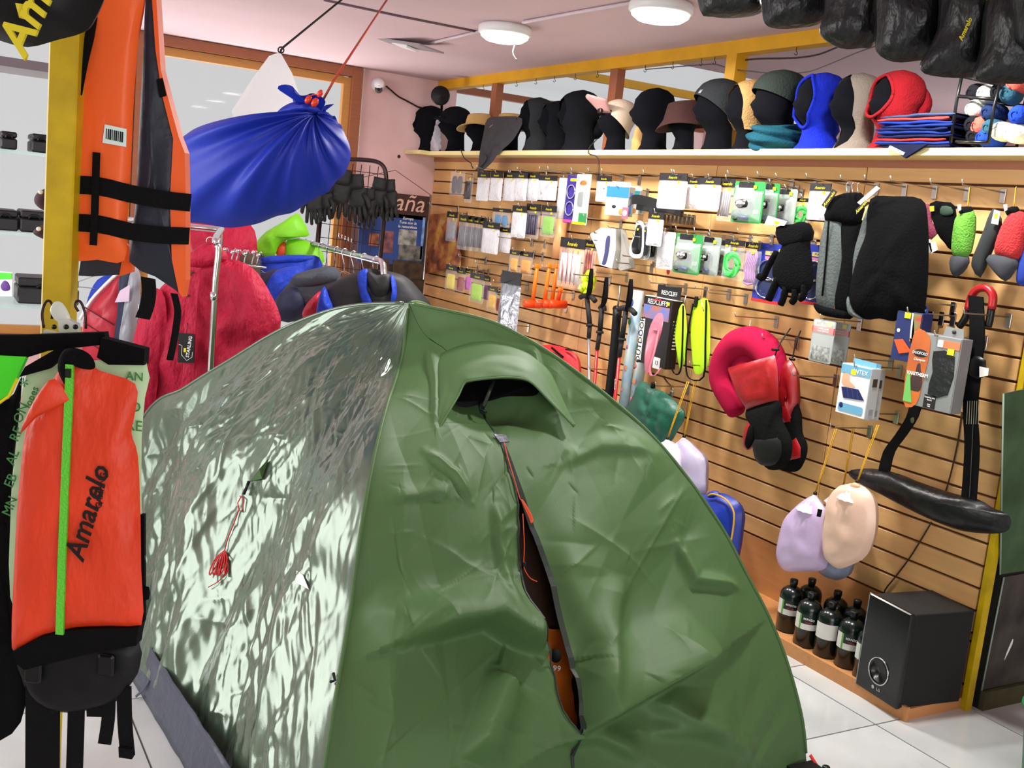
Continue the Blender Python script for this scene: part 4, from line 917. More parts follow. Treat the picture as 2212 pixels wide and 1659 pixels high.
# --- banner stand
YB = 6.80
bn = thing('banner_stand', 'tourism banner stand with brown heading and blue photo panels in the far corner', 'banner', (U(880, 640, Y=YB).x, YB, 0))
def bslab(name, x0, y0, x1, y1, m, t=.0, par=None, dy=.004):
    a = U(x0, y1, Y=YB); c = U(x1, y0, Y=YB); return MB().box(((a.x+c.x)/2-bn.location.x, -t, (a.z+c.z)/2), (c.x-a.x, dy, c.z-a.z)).build(name, m, par or bn)
bslab('backing', 770, 425, 928, 700, mat('banner_dark', '1c1210', .6))
bslab('heading', 770, 425, 928, 462, mat('banner_brown', '3a1a10', .6), .004)
bslab('blue_field', 770, 468, 918, 565, mat('banner_blue', '1d3f86', .6), .004)
for x0, y0, x1, y1, c in ((858, 498, 900, 528, '9a9a96'), (858, 532, 912, 560, '6a6a66'), (820, 500, 850, 545, '7a4a50'), (780, 560, 840, 610, '4a3020'), (845, 566, 915, 600, '3c2a1c'), (860, 604, 915, 640, '2c2018'), (795, 505, 818, 530, 'a06040'), (905, 470, 918, 560, '6f8fc4')):
    bslab('photo_panel', x0, y0, x1, y1, mat('banner_photo_'+c, c, .5, var=(20, .7)), .008)
a = U(895, 441, Y=YB); lettering('España', .17, mat('heading_letter', 'd9b0a0', .6), bn, (a.x-bn.location.x-.16, -.009, a.z), shear=.25, depth=.001)
a = U(880, 478, Y=YB); lettering('Europa\nTuna con la\nla naturaleza', .028, PAPER, bn, (a.x-bn.location.x, -.009, a.z-.01), depth=.001, shear=.2)
c = U(930, 440, Y=YB); MB().tube([(c.x-bn.location.x, .01, 0), (c.x-bn.location.x, .01, c.z+.06)], .008, 8).build('pole', STEEL, bn)
MB().tube([(c.x-bn.location.x, .01, c.z+.06), (c.x-bn.location.x-.28, .01, c.z+.20), (c.x-bn.location.x-.6, .01, c.z+.10)], .002, 5).build('tension_cord', DMETAL, bn)
MB().box((-.15, .02, .01), (.7, .25, .02)).build('base', DMETAL, bn)
# --- crumpled landscape print on the slat wall
pr = thing('landscape_print', 'crumpled brown and yellow landscape print pinned at the far end of the slat wall', 'print', U(958, 590, X=-.05), RW)
q = [wl(x, y, pr, -.05) for x, y in ((915, 465), (994, 458), (996, 576), (916, 592))]
def prf(a, b):
    x = (q[0][0]*(1-a)+q[1][0]*a)*(1-b)+(q[3][0]*(1-a)+q[2][0]*a)*b; z = (q[0][1]*(1-a)+q[1][1]*a)*(1-b)+(q[3][1]*(1-a)+q[2][1]*a)*b
    return (x, .018*vn1(a*4, b*5, 2)+.01*vn1(a*11, b*12, 4), z)
LM = bpy.data.materials.new('landscape_print'); LM.use_nodes = True; _n = LM.node_tree; _N = _n.nodes; _b = _N['Principled BSDF']
_tc = _N.new('ShaderNodeTexCoord'); _nz = _N.new('ShaderNodeTexNoise'); _nz.inputs['Scale'].default_value = 6; _nz.inputs['Detail'].default_value = 8; _cr = _N.new('ShaderNodeValToRGB')
for i, (p, c_) in enumerate(((.30, '3a2018'), (.42, '7a4630'), (.5, 'b06a44'), (.58, 'c79a40'), (.7, 'b89878'))):
    e = _cr.color_ramp.elements[i] if i < 2 else _cr.color_ramp.elements.new(p); e.position = p; e.color = rgb(c_)
_n.links.new(_tc.outputs['Object'], _nz.inputs['Vector']); _n.links.new(_nz.outputs['Fac'], _cr.inputs['Fac']); _n.links.new(_cr.outputs['Color'], _b.inputs['Base Color']); _b.inputs['Roughness'].default_value = .5
MB().grid(prf, 26, 30).build('sheet', LM, pr, solid=.002)
# --- security camera, cable, round speaker
sc_ = thing('security_camera', 'white dome security camera on the pink far wall', 'camera', U(822, 190, Y=7.03), RC)
MB().lathe([(.048, 0), (.048, .012), (.042, .03), (.02, .045)], 20, M=Matrix.Rotation(math.pi/2, 4, 'X')).build('mount', WHITE, sc_, loc=(-.02, .015, .02))
MB().lathe([(.034, 0), (.036, .05), (.034, .07)], 20, M=Matrix.Rotation(math.pi/2, 4, 'X') @ Matrix.Rotation(-.3, 4, 'X')).build('body', WHITE, sc_, loc=(0, -.02, 0))
MB().lathe([(.026, 0), (.026, .004)], 20, M=Matrix.Rotation(math.pi/2, 4, 'X')).build('lens_ring', mat('lens_grey', '55525a', .4), sc_, loc=(.002, -.088, -.02))
MB().lathe([(.011, 0), (.011, .004)], 16, M=Matrix.Rotation(math.pi/2, 4, 'X')).build('lens', BLACKP, sc_, loc=(.002, -.092, -.02))
P = [U(x, y, Y=7.04) for x, y in ((834, 186), (846, 196), (860, 208), (875, 216), (890, 224), (906, 232), (930, 236))]
tag(MB().tube(smooth_poly(P, 4, False), .006, 6).build('cable', DMETAL), 'dark cable sagging from the security camera to the shelf end', 'cable')
sp = thing('round_speaker', 'round black speaker fixed in the corner above the shelf end', 'speaker', U(951, 206, d=7.1), RC)
MB().lathe([(.058, 0), (.064, .008), (.064, .03), (.05, .06)], 24, M=Matrix.Rotation(-math.pi/2, 4, 'X')).build('housing', BLACKP, sp)
MB().lathe([(.05, 0), (.02, .018)], 20, M=Matrix.Rotation(-math.pi/2, 4, 'X')).build('cone', mat('speaker_cone', '0a0608', .8), sp, loc=(0, -.002, 0))
wp_ = U(862, 338, Y=7.06); o = MB().lathe([(.010, 0), (.012, .004), (.008, .008)], 12, M=Matrix.Rotation(math.pi/2, 4, 'X')).build('wall_plug', DMETAL, None, loc=(wp_.x, 7.066, wp_.z)); tag(o, 'small dark wall plug hole on the pink wall below the shelf end', 'wall plug')
# --- ceiling lamps and conduits
LAMPE = mat('lamp_diffuser', 'ffffff', .4, emit=4.0)
def ceiling_lamp(x, y, lab):
    t = thing('ceiling_lamp', lab, 'lamp', (x, y, CH), 0, 'round ceiling lamps')
    MB().lathe([(.118, 0), (.128, -.012), (.128, -.038), (.120, -.044)], 32).build('base', mat('lamp_base_white', 'dedcdc', .4), t)
    MB().lathe([(.116, -.042), (.114, -.055), (.09, -.072), (.05, -.08), (.01, -.082)], 32).build('diffuser', LAMPE, t)
    l = bpy.data.lights.new('lamp_light', 'AREA'); l.shape = 'DISK'; l.size = .19; l.energy = 33; l.color = (1.0, .97, .93)
    lo = bpy.data.objects.new('lamp_light', l); COL.objects.link(lo); lo.parent = t; lo.location = (0, 0, -.086); return t
l1 = ceiling_lamp(-.835, 4.63, 'round white ceiling lamp with pull cord above the middle of the shop')
ceiling_lamp(-.725, 3.55, 'round glowing ceiling lamp cut by the top edge of the picture')
ceiling_lamp(-.62, 2.46, 'round ceiling lamp above the near end of the slat wall')
P = [U(x, y, d=U(1092, 60, Z=2.42).y*0+(Vector((-.835, 4.63, 2.4))-CAMP).dot(_f)) for x, y in ((1113, 86), (1112, 96), (1108, 110), (1110, 120), (1117, 130))]
MB().tube(smooth_poly(P, 3, False), .0025, 5).build('pull_cord', CORDK, l1).matrix_parent_inverse = Matrix.Translation((.835, -4.63, -CH))
COND = mat('conduit_white', 'cbb9c2', .5)
for pts, lab in ((((1130, 48), (1250, 26), (1388, 2)), 'white conduit on the ceiling joining the two round lamps'), (((1045, 66), (985, 80), (925, 94)), 'white conduit running left from the first ceiling lamp')):
    tag(MB().tube([U(x, y, Z=CH-.009) for x, y in pts], .008, 6).build('conduit', COND), lab, 'conduit')
tag(MB().tube([U(x, y, Z=CH-.004) for x, y in ((700, 0), (860, 34), (1036, 69))], .006, 6).build('cable', mat('mauve_cable', '5c4650', .6)), 'dull mauve cable along the ceiling to the first lamp', 'cable')
fx = thing('ceiling_fixture', 'flat grey ceiling plate hanging loose left of the first lamp', 'fixture', U(885, 98, Z=CH-.02))
MB().box((0, 0, 0), (.20, .34, .008)).build('plate', mat('plate_grey', '9a9298', .4), fx, rot=(.12, .05, .4)); MB().box((.02, .05, -.012), (.10, .12, .012)).build('inner_plate', WHITE, fx, rot=(.2, .1, .4))
# ------------------------------------------------------------------ heads and hats on the shelf
ST = 1.9545
HP = [(0, .02, .076, .076), (.03, .02, .062, .062), (.08, .02, .057, .058), (.11, .006, .068, .061), (.13, -.008, .080, .066), (.16, -.008, .091, .071), (.20, .0, .099, .076), (.24, .004, .097, .075), (.272, .010, .080, .063), (.292, .012, .048, .042), (.302, .012, .008, .008)]
def hpt(th, z, off=0.0):
    "surface point of the display head; face towards -x"
    z = max(0, min(.302, z)); zz = [p[0] for p in HP]
    cx, rx, ry = (float(np.interp(z, zz, [p[k] for p in HP])) for k in (1, 2, 3))
    rx += off; ry += off; x, y = cx+rx*math.cos(th), ry*math.sin(th)
    fr = max(0, -math.cos(th))
    x -= .020*math.exp(-((z-.172)/.018)**2)*math.exp(-(math.sin(th)/.2)**2)*(fr > .5)            # nose
    x -= .008*math.exp(-((z-.135)/.012)**2)*math.exp(-(math.sin(th)/.35)**2)*(fr > .5)            # lips and chin
    x += .010*math.exp(-((z-.196)/.012)**2)*math.exp(-((abs(math.sin(th))-.4)/.2)**2)*(fr > .5)   # eye sockets
    return (x, y, z)
def head_mesh():
    zs = [0, .012, .03, .055, .08, .095, .11, .122, .135, .148, .16, .172, .184, .196, .21, .225, .24, .256, .272, .284, .292, .298, .302]; m = MB(); n = 28
    vs = [hpt(2*math.pi*k/n, z) for z in zs for k in range(n)]
    fs = [(i*n+k, i*n+(k+1) % n, (i+1)*n+(k+1) % n, (i+1)*n+k) for i in range(len(zs)-1) for k in range(n)]+[tuple(range(n-1, -1, -1)), tuple((len(zs)-1)*n+k for k in range(n))]
    return m.add(vs, fs, True).mesh('mannequin_bust')
HEADM = mat('black_flocked_foam', '090a10', .95, var=(9, .2), spec=.1)
HMESH = head_mesh(); HMESH.materials.append(HEADM)
def place(px, pytop, X=-.09, sc=None):
    b = U(px, 319, X=X); t = U(px-(319-pytop)*.11, pytop, X=X); s = (t.z-ST)/.302 if sc is None else sc
    return Vector((X, b.y, ST)), s
def head(px, ytop, label, turn=1.35, X=-.088):
    p, s = place(px, ytop, X); o = bpy.data.objects.new('mannequin_bust', HMESH); COL.objects.link(o); o.location = p; o.rotation_euler = (0, 0, RW+turn); o.scale = (s, s, s)
    return tag(o, label, 'mannequin head', 'black display heads on the shelf')
def wear(ref, name, label, cat, group='hats on the display heads'):
    t = thing(name, label, cat, ref.location, ref.rotation_euler.z, group); t.scale = ref.scale; return t
def shell(fr, bk, off=.006, top=.309, n=32, rows=12, fold=0.0):
    "knit cap: rim height fr at the face, bk at the nape"
    def fn(a, b):
        th = 2*math.pi*a; rim = (fr+bk)/2+(bk-fr)/2*math.cos(th); z = rim+(top-rim)*math.sin(b*math.pi/2); q = hpt(th, .302*(z/top)**1.02, (off+fold*max(0, 1-b*4))*(1-b**5))
        return (q[0], q[1], z)
    m = MB(); m.grid(fn, n, rows, closed_u=True); k = len(m.v)-n; m.f.append(tuple(range(k, k+n))); m.sm.append(True); return m
def hoodm(zc, hz, phi, off=.008, z0=0.0, n=40, rows=22, ruff=0.0, top=.304):
    def fn(a, b):
        b = math.sin(b*math.pi/2)**.85; z = z0+(top-z0)*b; f = phi*math.sqrt(max(0, 1-((z-zc)/hz)**2)); th = math.pi+f+a*(2*math.pi-2*f)
        w = ruff*vn1(a*8, b*9, 2)*(1.0 if z < .10 else .3)+ruff*.8*max(0, .06-z)/.06
        q = hpt(th, .302*z/top, (off+w)*(1-b**7)); return (q[0], q[1], z+.006*b)
    m = MB(); m.grid(fn, n, rows); k = len(m.v)-n; m.f.append(tuple(range(k, k+n))); m.sm.append(True); return m
def rimtube(zc, hz, phi, off, r):
    P = []
    for k in range(33):
        t = 2*math.pi*k/32; z = zc+hz*math.sin(t)*.98; f = phi*abs(math.cos(t))*(1 if math.cos(t) > 0 else -1); P.append(hpt(math.pi+f, z, off))
    return MB().tube(P, r, 6)
KN = lambda n, c: mat(n, c, .95, bump=(120, .5), spec=.12)
KBLK, KCHAR, KTAN, KGRN, KBRN = KN('black_knit', '101116'), KN('charcoal_knit', '2b2d30'), KN('tan_fleece', 'b08a58'), KN('dark_green_grey_fleece', '2c332f'), KN('brown_felt', '3f2826')
KBLUE, KRED, KGREY, KTEAL = KN('blue_fleece', '1626a4'), KN('red_fleece', '8c1820'), KN('stone_grey_jersey', '7c736a'), KN('teal_fleece', '164452')
TANH = mat('tan_cotton', 'b9955a', .85, bump=(80, .2)); CREAM = mat('cream_cotton', 'c9b4a0', .85, bump=(80, .2)); PINKC = mat('pink_cotton', 'c08f8c', .85); GREYN = mat('dark_grey_mesh_cloth', '2c2a2e', .7, bump=(40, .4))
def bucket(t, m, z=.20, tilt=(0, 0), r=.115, h=.085, brim=.165, droop=.03, lab=None):
    def fn(a, b):
        th = 2*math.pi*a; wv = 1+.03*math.sin(th*3+1)
        if b < .35: k = b/.35; rr = brim+(r-brim)*k; zz = z-droop*(1-k)+.012*math.sin(th*2)*(1-k)
        elif b < .8: k = (b-.35)/.45; rr = r-.018*k; zz = z+h*k
        else: k = (b-.8)/.2; rr = (r-.018)*(1-k)+.002; zz = z+h+.006*math.sin(k*math.pi)
        return (rr*math.cos(th)*wv, rr*math.sin(th)*.86, zz+tilt[0]*rr*math.cos(th)+tilt[1]*rr*math.sin(th))
    return MB().grid(fn, 40, 22, closed_u=True).build('crown_and_brim', m, t, solid=.003)
def patch(t, x, y, z, w, h, m, txt=None, rz=0.0):
    o = MB().box((0, 0, 0), (w, .002, h)).build('label', m, t, loc=(x, y, z), rot=(0, 0, rz))
    if txt: lettering(txt, h*.6, GOLD, o, (0, -.0015, 0))
    return o
def strip(t, m, th, z, dz, arc=.16, off=.012):
    "curved label hugging the head at angle th"
    vs = [hpt(th+arc*(i/6-.5), z+dz*j, off) for j in (0, 1) for i in range(7)]; return MB().add(vs, [(i, i+1, i+8, i+7) for i in range(6)], True).build('label', m, t, solid=.001)
# from the far end of the shelf to the near one
h = head(922, 232, 'black display head at the far end of the shelf'); t = wear(h, 'balaclava', 'black balaclava on the display head at the far shelf end', 'balaclava'); hoodm(.19, .05, .5).build('knit', KBLK, t)
pb = thing('plastic_bag', 'crumpled clear plastic bag beside the far shelf end heads', 'plastic bag', place(946, 222)[0]+Vector((-.02, 0, 0)), RW)
MB().puff(smooth_poly([(-.05, 0), (.05, 0), (.045, .06), (.02, .10), (.035, .20), (.045, .235), (.02, .24), (-.005, .16), (-.02, .10), (-.045, .06)], 3), .03, 7, wr=.02, ws=40).build('film', mat('wrinkled_film', 'e9e6f2', .12, alpha=.6, bump=(60, .8)), pb)
h = head(978, 235, 'second black display head from the far shelf end'); t = wear(h, 'cap', 'black soft cap on the second head from the far shelf end', 'cap'); shell(.20, .15, .010, .315).build('crown', KBLK, t); MB().puff(smooth_poly([(-.16, .215), (-.09, .235), (-.05, .22), (-.08, .205)], 3), .06, 4).build('peak', KBLK, t)
h = head(1030, 250, 'black display head under the first tan sun hat'); t = wear(h, 'sun_hat', 'tan wide brimmed sun hat at the far half of the shelf', 'hat'); bucket(t, TANH, .215, (.06, -.12), .118, .085, .185, .02)
h = head(1098, 250, 'black display head wrapped by the grey cloth'); t = wear(h, 'sun_hat', 'tan sun hat with dark label above a hanging grey cloth', 'hat'); bucket(t, TANH, .205, (.0, -.1), .122, .095, .178, .015); patch(t, -.07, -.086, .255, .04, .026, BROWN, rz=-.7)
gc = thing('neck_cloth', 'dark grey cloth hanging from a head down over the shelf edge', 'cloth', place(1080, 300)[0]+Vector((-.11, 0, 0)), RW)
q = [wl(x, y, gc, -.20) for x, y in ((1052, 258), (1075, 252), (1128, 256), (1110, 300), (1078, 330), (1062, 352), (1038, 372), (1033, 366), (1036, 330), (1044, 290))]
MB().puff(rev(smooth_poly(q, 3)), .012, 7, wr=.03, ws=16).build('cloth', GREYN, gc)
P = [(*[wl(x, y, gc, -.20)[0]], -.02, wl(x, y, gc, -.20)[1]) for x, y in ((1034, 368), (1044, 360), (1054, 348), (1056, 338), (1050, 334))]; MB().tube(smooth_poly(P, 3, False), .005, 6).build('tie_end', GREYN, gc)
h = head(1152, 215, 'black display head with slanted grey hood band'); t = wear(h, 'hood', 'charcoal hood slanting across a head right of the sun hats', 'hood'); hoodm(.17, .11, 1.0, .010).build('knit', KCHAR, t)
h = head(1195, 222, 'black display head squeezed behind its neighbour mid shelf'); t = wear(h, 'hood', 'thin charcoal hood on the head squeezed mid shelf', 'hood'); hoodm(.18, .09, .9, .009).build('knit', KBLK, t)
h = head(1243, 200, 'black display head with full black hood left of the pale cap'); t = wear(h, 'hood', 'large black fleece hood left of the pale cap', 'hood'); hoodm(.185, .07, .65, .016, ruff=.01).build('knit', KBLK, t); MB().puff(smooth_poly([(.05, .09), (.12, .08), (.135, .15), (.10, .19)], 3), .07, 5).build('hood_back', KBLK, t)
h = head(1322, 222, 'black display head under the pale cap'); t = wear(h, 'cap', 'pale cream cap with pink upturned peak on a black head', 'cap')
o = shell(.225, .10, .014, .325).build('crown', CREAM, t); o.rotation_euler = (0, .12, 0)
def bill(a, b): th = math.pi+(a-.5)*1.9; r = .095+.105*b; return (r*math.cos(th), r*math.sin(th)*.75, .225+.10*b-.03*abs(a-.5)*2*b)
MB().grid(bill, 16, 6).build('peak', PINKC, t, solid=.005); MB().box((-.112, -.02, .235), (.02, .05, .03), bev=.004).build('buckle', DMETAL, t)
tb_ = thing('paper_bag', 'small tan paper bag standing behind the pale cap head', 'bag', place(1360, 270)[0]+Vector((.045, 0, 0)), RW); MB().puff(smooth_poly([(-.03, 0), (.03, 0), (.036, .06), (.02, .13), (-.015, .14), (-.036, .06)], 3), .025, 5, wr=.008, ws=40).build('body', TANH, tb_)
head(1402, 192, 'bare black display head showing its face in profile mid shelf', turn=1.2)
h = head(1470, 222, 'black display head under the brown felt hat'); t = wear(h, 'felt_hat', 'brown felt hat with drooping brim mid shelf', 'hat'); bucket(t, KBRN, .20, (.12, -.1), .128, .095, .17, .055)
P = [hpt(.6, .18, .02), hpt(.4, .10, .03), hpt(.5, .02, .04)]; MB().tube(P, .002, 5).build('chin_cord', GREYN, t)
h = head(1540, 180, 'black display head with dark grey beanie right of the brown hat', turn=1.25); t = wear(h, 'beanie', 'dark grey beanie with turned-up brim right of the brown hat', 'beanie'); shell(.235, .10, .012, .318, fold=.006).build('knit', KCHAR, t); strip(t, mat('grey_label', '8a8c8c', .7), math.pi+.35, .238, .018, off=.022)
h = head(1607, 178, 'black display head under the tan fleece beanie'); t = wear(h, 'beanie', 'tan fleece beanie pulled down behind the ears', 'beanie'); hoodm(.16, .115, .95, .012, z0=.09).build('fleece', KTAN, t); strip(t, mat('dark_label', '2a1c12', .7), math.pi+.1, .276, .014, .4, .016)
h = head(1668, 165, 'black display head with green grey beanie and teal neck warmer', turn=1.25); t = wear(h, 'beanie', 'dark green grey fleece beanie with small label', 'beanie'); shell(.235, .16, .014, .322, fold=.004).build('fleece', KGRN, t); strip(t, GOLD, math.pi+.45, .268, .014, .3, .022)
t = wear(h, 'neck_warmer', 'crumpled teal neck warmer round the base of a head', 'neck warmer')
def nw(a, b): th = 2*math.pi*a; r = .085+.03*math.sin(math.pi*b)+.012*math.sin(b*16+th*2)+.01*vn1(a*6, b*5, 1); return (.015+r*math.cos(th), r*math.sin(th)*.95, .002+.105*b+.012*math.sin(th+1))
MB().grid(nw, 48, 18, closed_u=True).build('fleece', KTEAL, t, solid=.005)
h = head(1757, 164, 'black display head inside the blue balaclava', turn=1.3); t = wear(h, 'balaclava', 'bright blue fleece balaclava with open face', 'balaclava'); hoodm(.19, .105, .95, .012, ruff=.02).build('fleece', KBLUE, t); rimtube(.19, .105, .95, .014, .007).build('rim', KBLUE, t)
h = head(1835, 165, 'black display head draped with stone grey cloth', turn=1.25); t = wear(h, 'head_scarf', 'stone grey jersey scarf draped over a head by the red balaclava', 'scarf'); hoodm(.15, .145, 1.15, .010, ruff=.006).build('jersey', KGREY, t)
h = head(1920, 162, 'black display head inside the red balaclava', turn=1.3); t = wear(h, 'balaclava', 'red fleece balaclava with folded neck next to folded clothes', 'balaclava'); hoodm(.205, .085, .95, .016, ruff=.022, top=.31).build('fleece', KRED, t); rimtube(.205, .085, .95, .018, .007).build('rim', KRED, t); MB().puff(smooth_poly([(.06, .12), (.13, .14), (.14, .22), (.08, .27)], 3), .07, 5).build('hood_back', KRED, t)
# cords dangling from the shelf
for pts, lab in ((((995, 322), (1002, 340), (1014, 350), (1017, 352), (1019, 358), (1022, 364)), 'black cord loop dangling below the far shelf end'), (((1290, 300), (1274, 318), (1272, 332), (1285, 336), (1293, 345), (1294, 362), (1293, 380)), 'black knotted cord hanging from the middle of the shelf')):
    tag(MB().tube(smooth_poly([U(x, y, X=-.188) for x, y in pts], 3, False), .003, 5).build('cord', CORDK), lab, 'cord')
# folded clothes
cols = [('mid_grey_blue', '3c4c6c'), ('salmon', 'b8403c'), ('blue_a', '1a3390'), ('blue_b', '1c2c6c'), ('blue_c', '141f4c'), ('blue_d', '1a2f78'), ('navy_a', '141c40'), ('red_f', 'a02826'), ('blue_e', '1c3488'), ('navy_b', '10142e')]
pz = ST; lay = ['white edged navy garment at the bottom of the folded pile', 'blue garment second from the bottom of the folded pile', 'red garment low in the folded pile', 'navy garment above the red one in the folded pile', 'blue garment in the middle of the folded pile', 'dark blue garment above the middle of the folded pile', 'blue garment with label in the upper folded pile', 'bright blue garment near the top of the folded pile', 'salmon garment showing near the top of the folded pile', 'grey blue garment on top of the folded pile']
y0, y1 = U(1916, 310, X=-.1).y, U(2084, 310, X=-.1).y
for i, (nm, c) in enumerate(cols[::-1]):
    w = (y0-y1)*(1-.03*(i % 3)); o = thing('folded_garment', lay[i], 'clothes', (-.088, (y0+y1)/2+.01*((i*7) % 3-1), pz+.0062), RW+.05*((i*5) % 3-1), 'pile of folded clothes on the shelf')
    def gf(a, b, i=i, w=w):
        t = 2*math.pi*a; cy, sz = math.cos(t), math.sin(t); wv = .010*vn1(b*5, i*3.1, a*2)
        return ((b-.5)*w*(1-.04*abs(sz)), .085*abs(cy)**.35*(1 if cy > 0 else -1)+wv, .0066*abs(sz)**.6*(1 if sz > 0 else -1)*(1 if .03 < b < .97 else .4)+.004*vn1(b*4+i, a*3, i))
    MB().grid(gf, 24, 22, closed_u=True).build('fold', mat('cloth_'+nm, c, .9, spec=.15, bump=(20, .5)), o)
    if i == 0:
        P = [wl(x, y, o, -.19) for x, y in ((1922, 312), (1960, 342), (2010, 318))]; MB().prism(rev([(P[0][0], .004), (P[1][0], P[1][1]), (P[2][0], .004)]), -.110, -.098).build('drooping_corner', mat('cloth_navy_b', '10142e', .85), o)
        MB().ribbon([(P[0][0]+.01, -.112, -.004), (P[1][0]-.004, -.112, P[1][1]+.014)], .012, .002, axis=(.5, 0, .6)).build('white_trim', PAPER, o)
    pz += .0122
# wire rack with rolled socks
rk = thing('sock_rack', 'black metal wire rack of rolled socks at the near end of the shelf', 'rack', U(2140, 312, X=-.09), RW); rk.location.z = ST
def rl(px, py): p = U(px, py, X=-.09); return (rk.location.y-p.y, p.z-ST)
for pts in (((2112, 165), (2100, 220), (2086, 314)), ((2192, 190), (2180, 240), (2168, 314)), ((2098, 312), (2168, 314)), ((2104, 215), (2182, 222)), ((2110, 172), (2192, 190))):
    for yy in (-.08, .07): MB().tube([(rl(*p)[0], yy, max(.006, rl(*p)[1])) for p in pts], .006, 6).build('frame_bar', BLACKP, rk)
SK = {'black': '15161a', 'pale grey': 'b8bab4', 'navy': '1a2a50', 'salmon': 'd85a4c', 'teal': '2a5060', 'blue': '1f3fb0', 'white': 'd8d8d4', 'grey': '6a6c70'}
for i, (x, y, c, lab) in enumerate(((2122, 202, 'black', 'black rolled sock top left in the wire rack'), (2140, 205, 'pale grey', 'pale grey rolled sock top middle in the wire rack'), (2165, 200, 'black', 'black rolled sock top right in the wire rack'), (2120, 236, 'pale grey', 'pale grey rolled sock at the left of the second tier'), (2150, 245, 'navy', 'large navy rolled sock in the centre of the wire rack'), (2108, 272, 'black', 'black rolled sock lower left in the wire rack'), (2133, 273, 'salmon', 'salmon rolled sock in the wire rack'), (2152, 278, 'teal', 'teal rolled sock beside the salmon one'), (2112, 296, 'black', 'black rolled sock bottom left in the wire rack'), (2143, 298, 'blue', 'blue rolled sock bottom middle in the wire rack'), (2170, 285, 'white', 'white rolled sock bottom right in the wire rack'), (2205, 250, 'blue', 'blue rolled sock at the right picture edge'), (2205, 290, 'white', 'white rolled sock bottom right at the picture edge'), (2205, 180, 'salmon', 'salmon rolled sock high at the right picture edge'), (2185, 205, 'teal', 'teal rolled sock high beside the rack post'))):
    p = U(x, y, X=-.10); o = thing('rolled_sock', lab, 'socks', p, RW+.3*(i % 3-1), 'rolled socks in the wire rack')
    MB().lathe([(.008, -.05), (.024, -.046), (.031, -.03), (.033, 0), (.031, .03), (.024, .046), (.008, .05)], 14, M=Matrix.Rotation(math.pi/2, 4, 'X')).build('roll', KN('sock_'+c.replace(' ', '_'), SK[c]), o)
    MB().tube([(.006*k*math.cos(k*1.3), -.051, .006*k*math.sin(k*1.3)) for k in np.linspace(.5, 3.6, 14)], .003, 5).build('coiled_end', KN('sock_'+c.replace(' ', '_'), SK[c]), o)
# ------------------------------------------------------------------ black sacks hanging at the top right
sacks = [([(1508, -90), (1640, -90), (1648, 5), (1640, 30), (1590, 39), (1540, 36), (1512, 22)], 3.0, 'leftmost black sack peeping in at the top edge'),
         ([(1645, -90), (1795, -90), (1790, 20), (1776, 48), (1740, 59), (1680, 62), (1652, 50), (1646, 10)], 2.9, 'second black sack from the left at the top edge'),
         ([(1800, -90), (1915, -90), (1902, 40), (1888, 97), (1860, 104), (1815, 104), (1772, 72), (1782, 20)], 2.75, 'black sack with yellow script third from the left'),
         ([(1908, -90), (2045, -90), (2038, 60), (2020, 122), (1985, 131), (1930, 134), (1895, 112), (1895, 60)], 2.62, 'shiny black sack fourth from the left at the top right'),
         ([(2045, -90), (2135, -90), (2143, 60), (2130, 142), (2095, 167), (2010, 163), (1990, 140), (2030, 60)], 2.5, 'black sack with white card tag fifth from the left'),
         ([(2140, -10), (2190, -30), (2232, 80), (2226, 172), (2160, 180), (2108, 170), (2128, 100)], 2.38, 'tall black sack hanging lowest at the right edge'),
         ([(2195, -90), (2290, -90), (2290, 110), (2215, 100), (2200, 50)], 2.28, 'black sack cut by the right picture edge')]
SACKM = mat('black_dry_bag', '101214', .4, bump=(9, .9, (1, 1, .6), .04), spec=.45)
for i, (pts, d, lab) in enumerate(sacks):
    xs = sum(p[0] for p in pts)/len(pts); o = cface('stuff_sack', lab, 'sack', xs, 20, d, 'black sacks hanging at the top right')
    puffp(o, 'body', pts, .075, SACKM, n=3, wr=.022, ws=13, seed=i+2, rings=12)
    a = cl(xs, -80, o); MB().ribbon([(a[0], 0, a[1]-.02), (a[0], 0, CH-o.location.z)], .025, .003).build('hanging_strap', BLACKW, o)
    for x, y, tx, r, s in {2: ((1886, 12, 'Amarelo', 72, .014),), 4: ((2056, 76, 'Amarelo', 74, .015), (2098, 28, 'Amarelo', 80, .012)), 5: ((2185, 110, 'Am', 65, .016),)}.get(i, ()):
        a = cl(x, y, o); lettering(tx, s, GOLD, o, (a[0], -.079, a[1]), rot=(math.pi/2, -math.radians(r), 0), shear=.2, depth=.001, bold=.0003)
    if i == 4:
        slabp(o, 'card_tag', [(2102, -30), (2124, -20), (2120, 48), (2098, 44)], -.088, -.085, PAPER); puffp(o, 'leaf_sticker', [(2096, 8), (2108, 0), (2116, 2), (2100, 12)], .003, LIMEJ, y=-.09, n=2)
    if i == 5:
        puffp(o, 'leaf_sticker', [(2196, 10), (2206, 4), (2212, 20), (2204, 48), (2198, 30)], .003, LIMEJ, y=-.085, n=2); slabp(o, 'card_tag', [(2204, 60), (2216, 62), (2212, 85), (2200, 80)], -.085, -.082, PAPER)
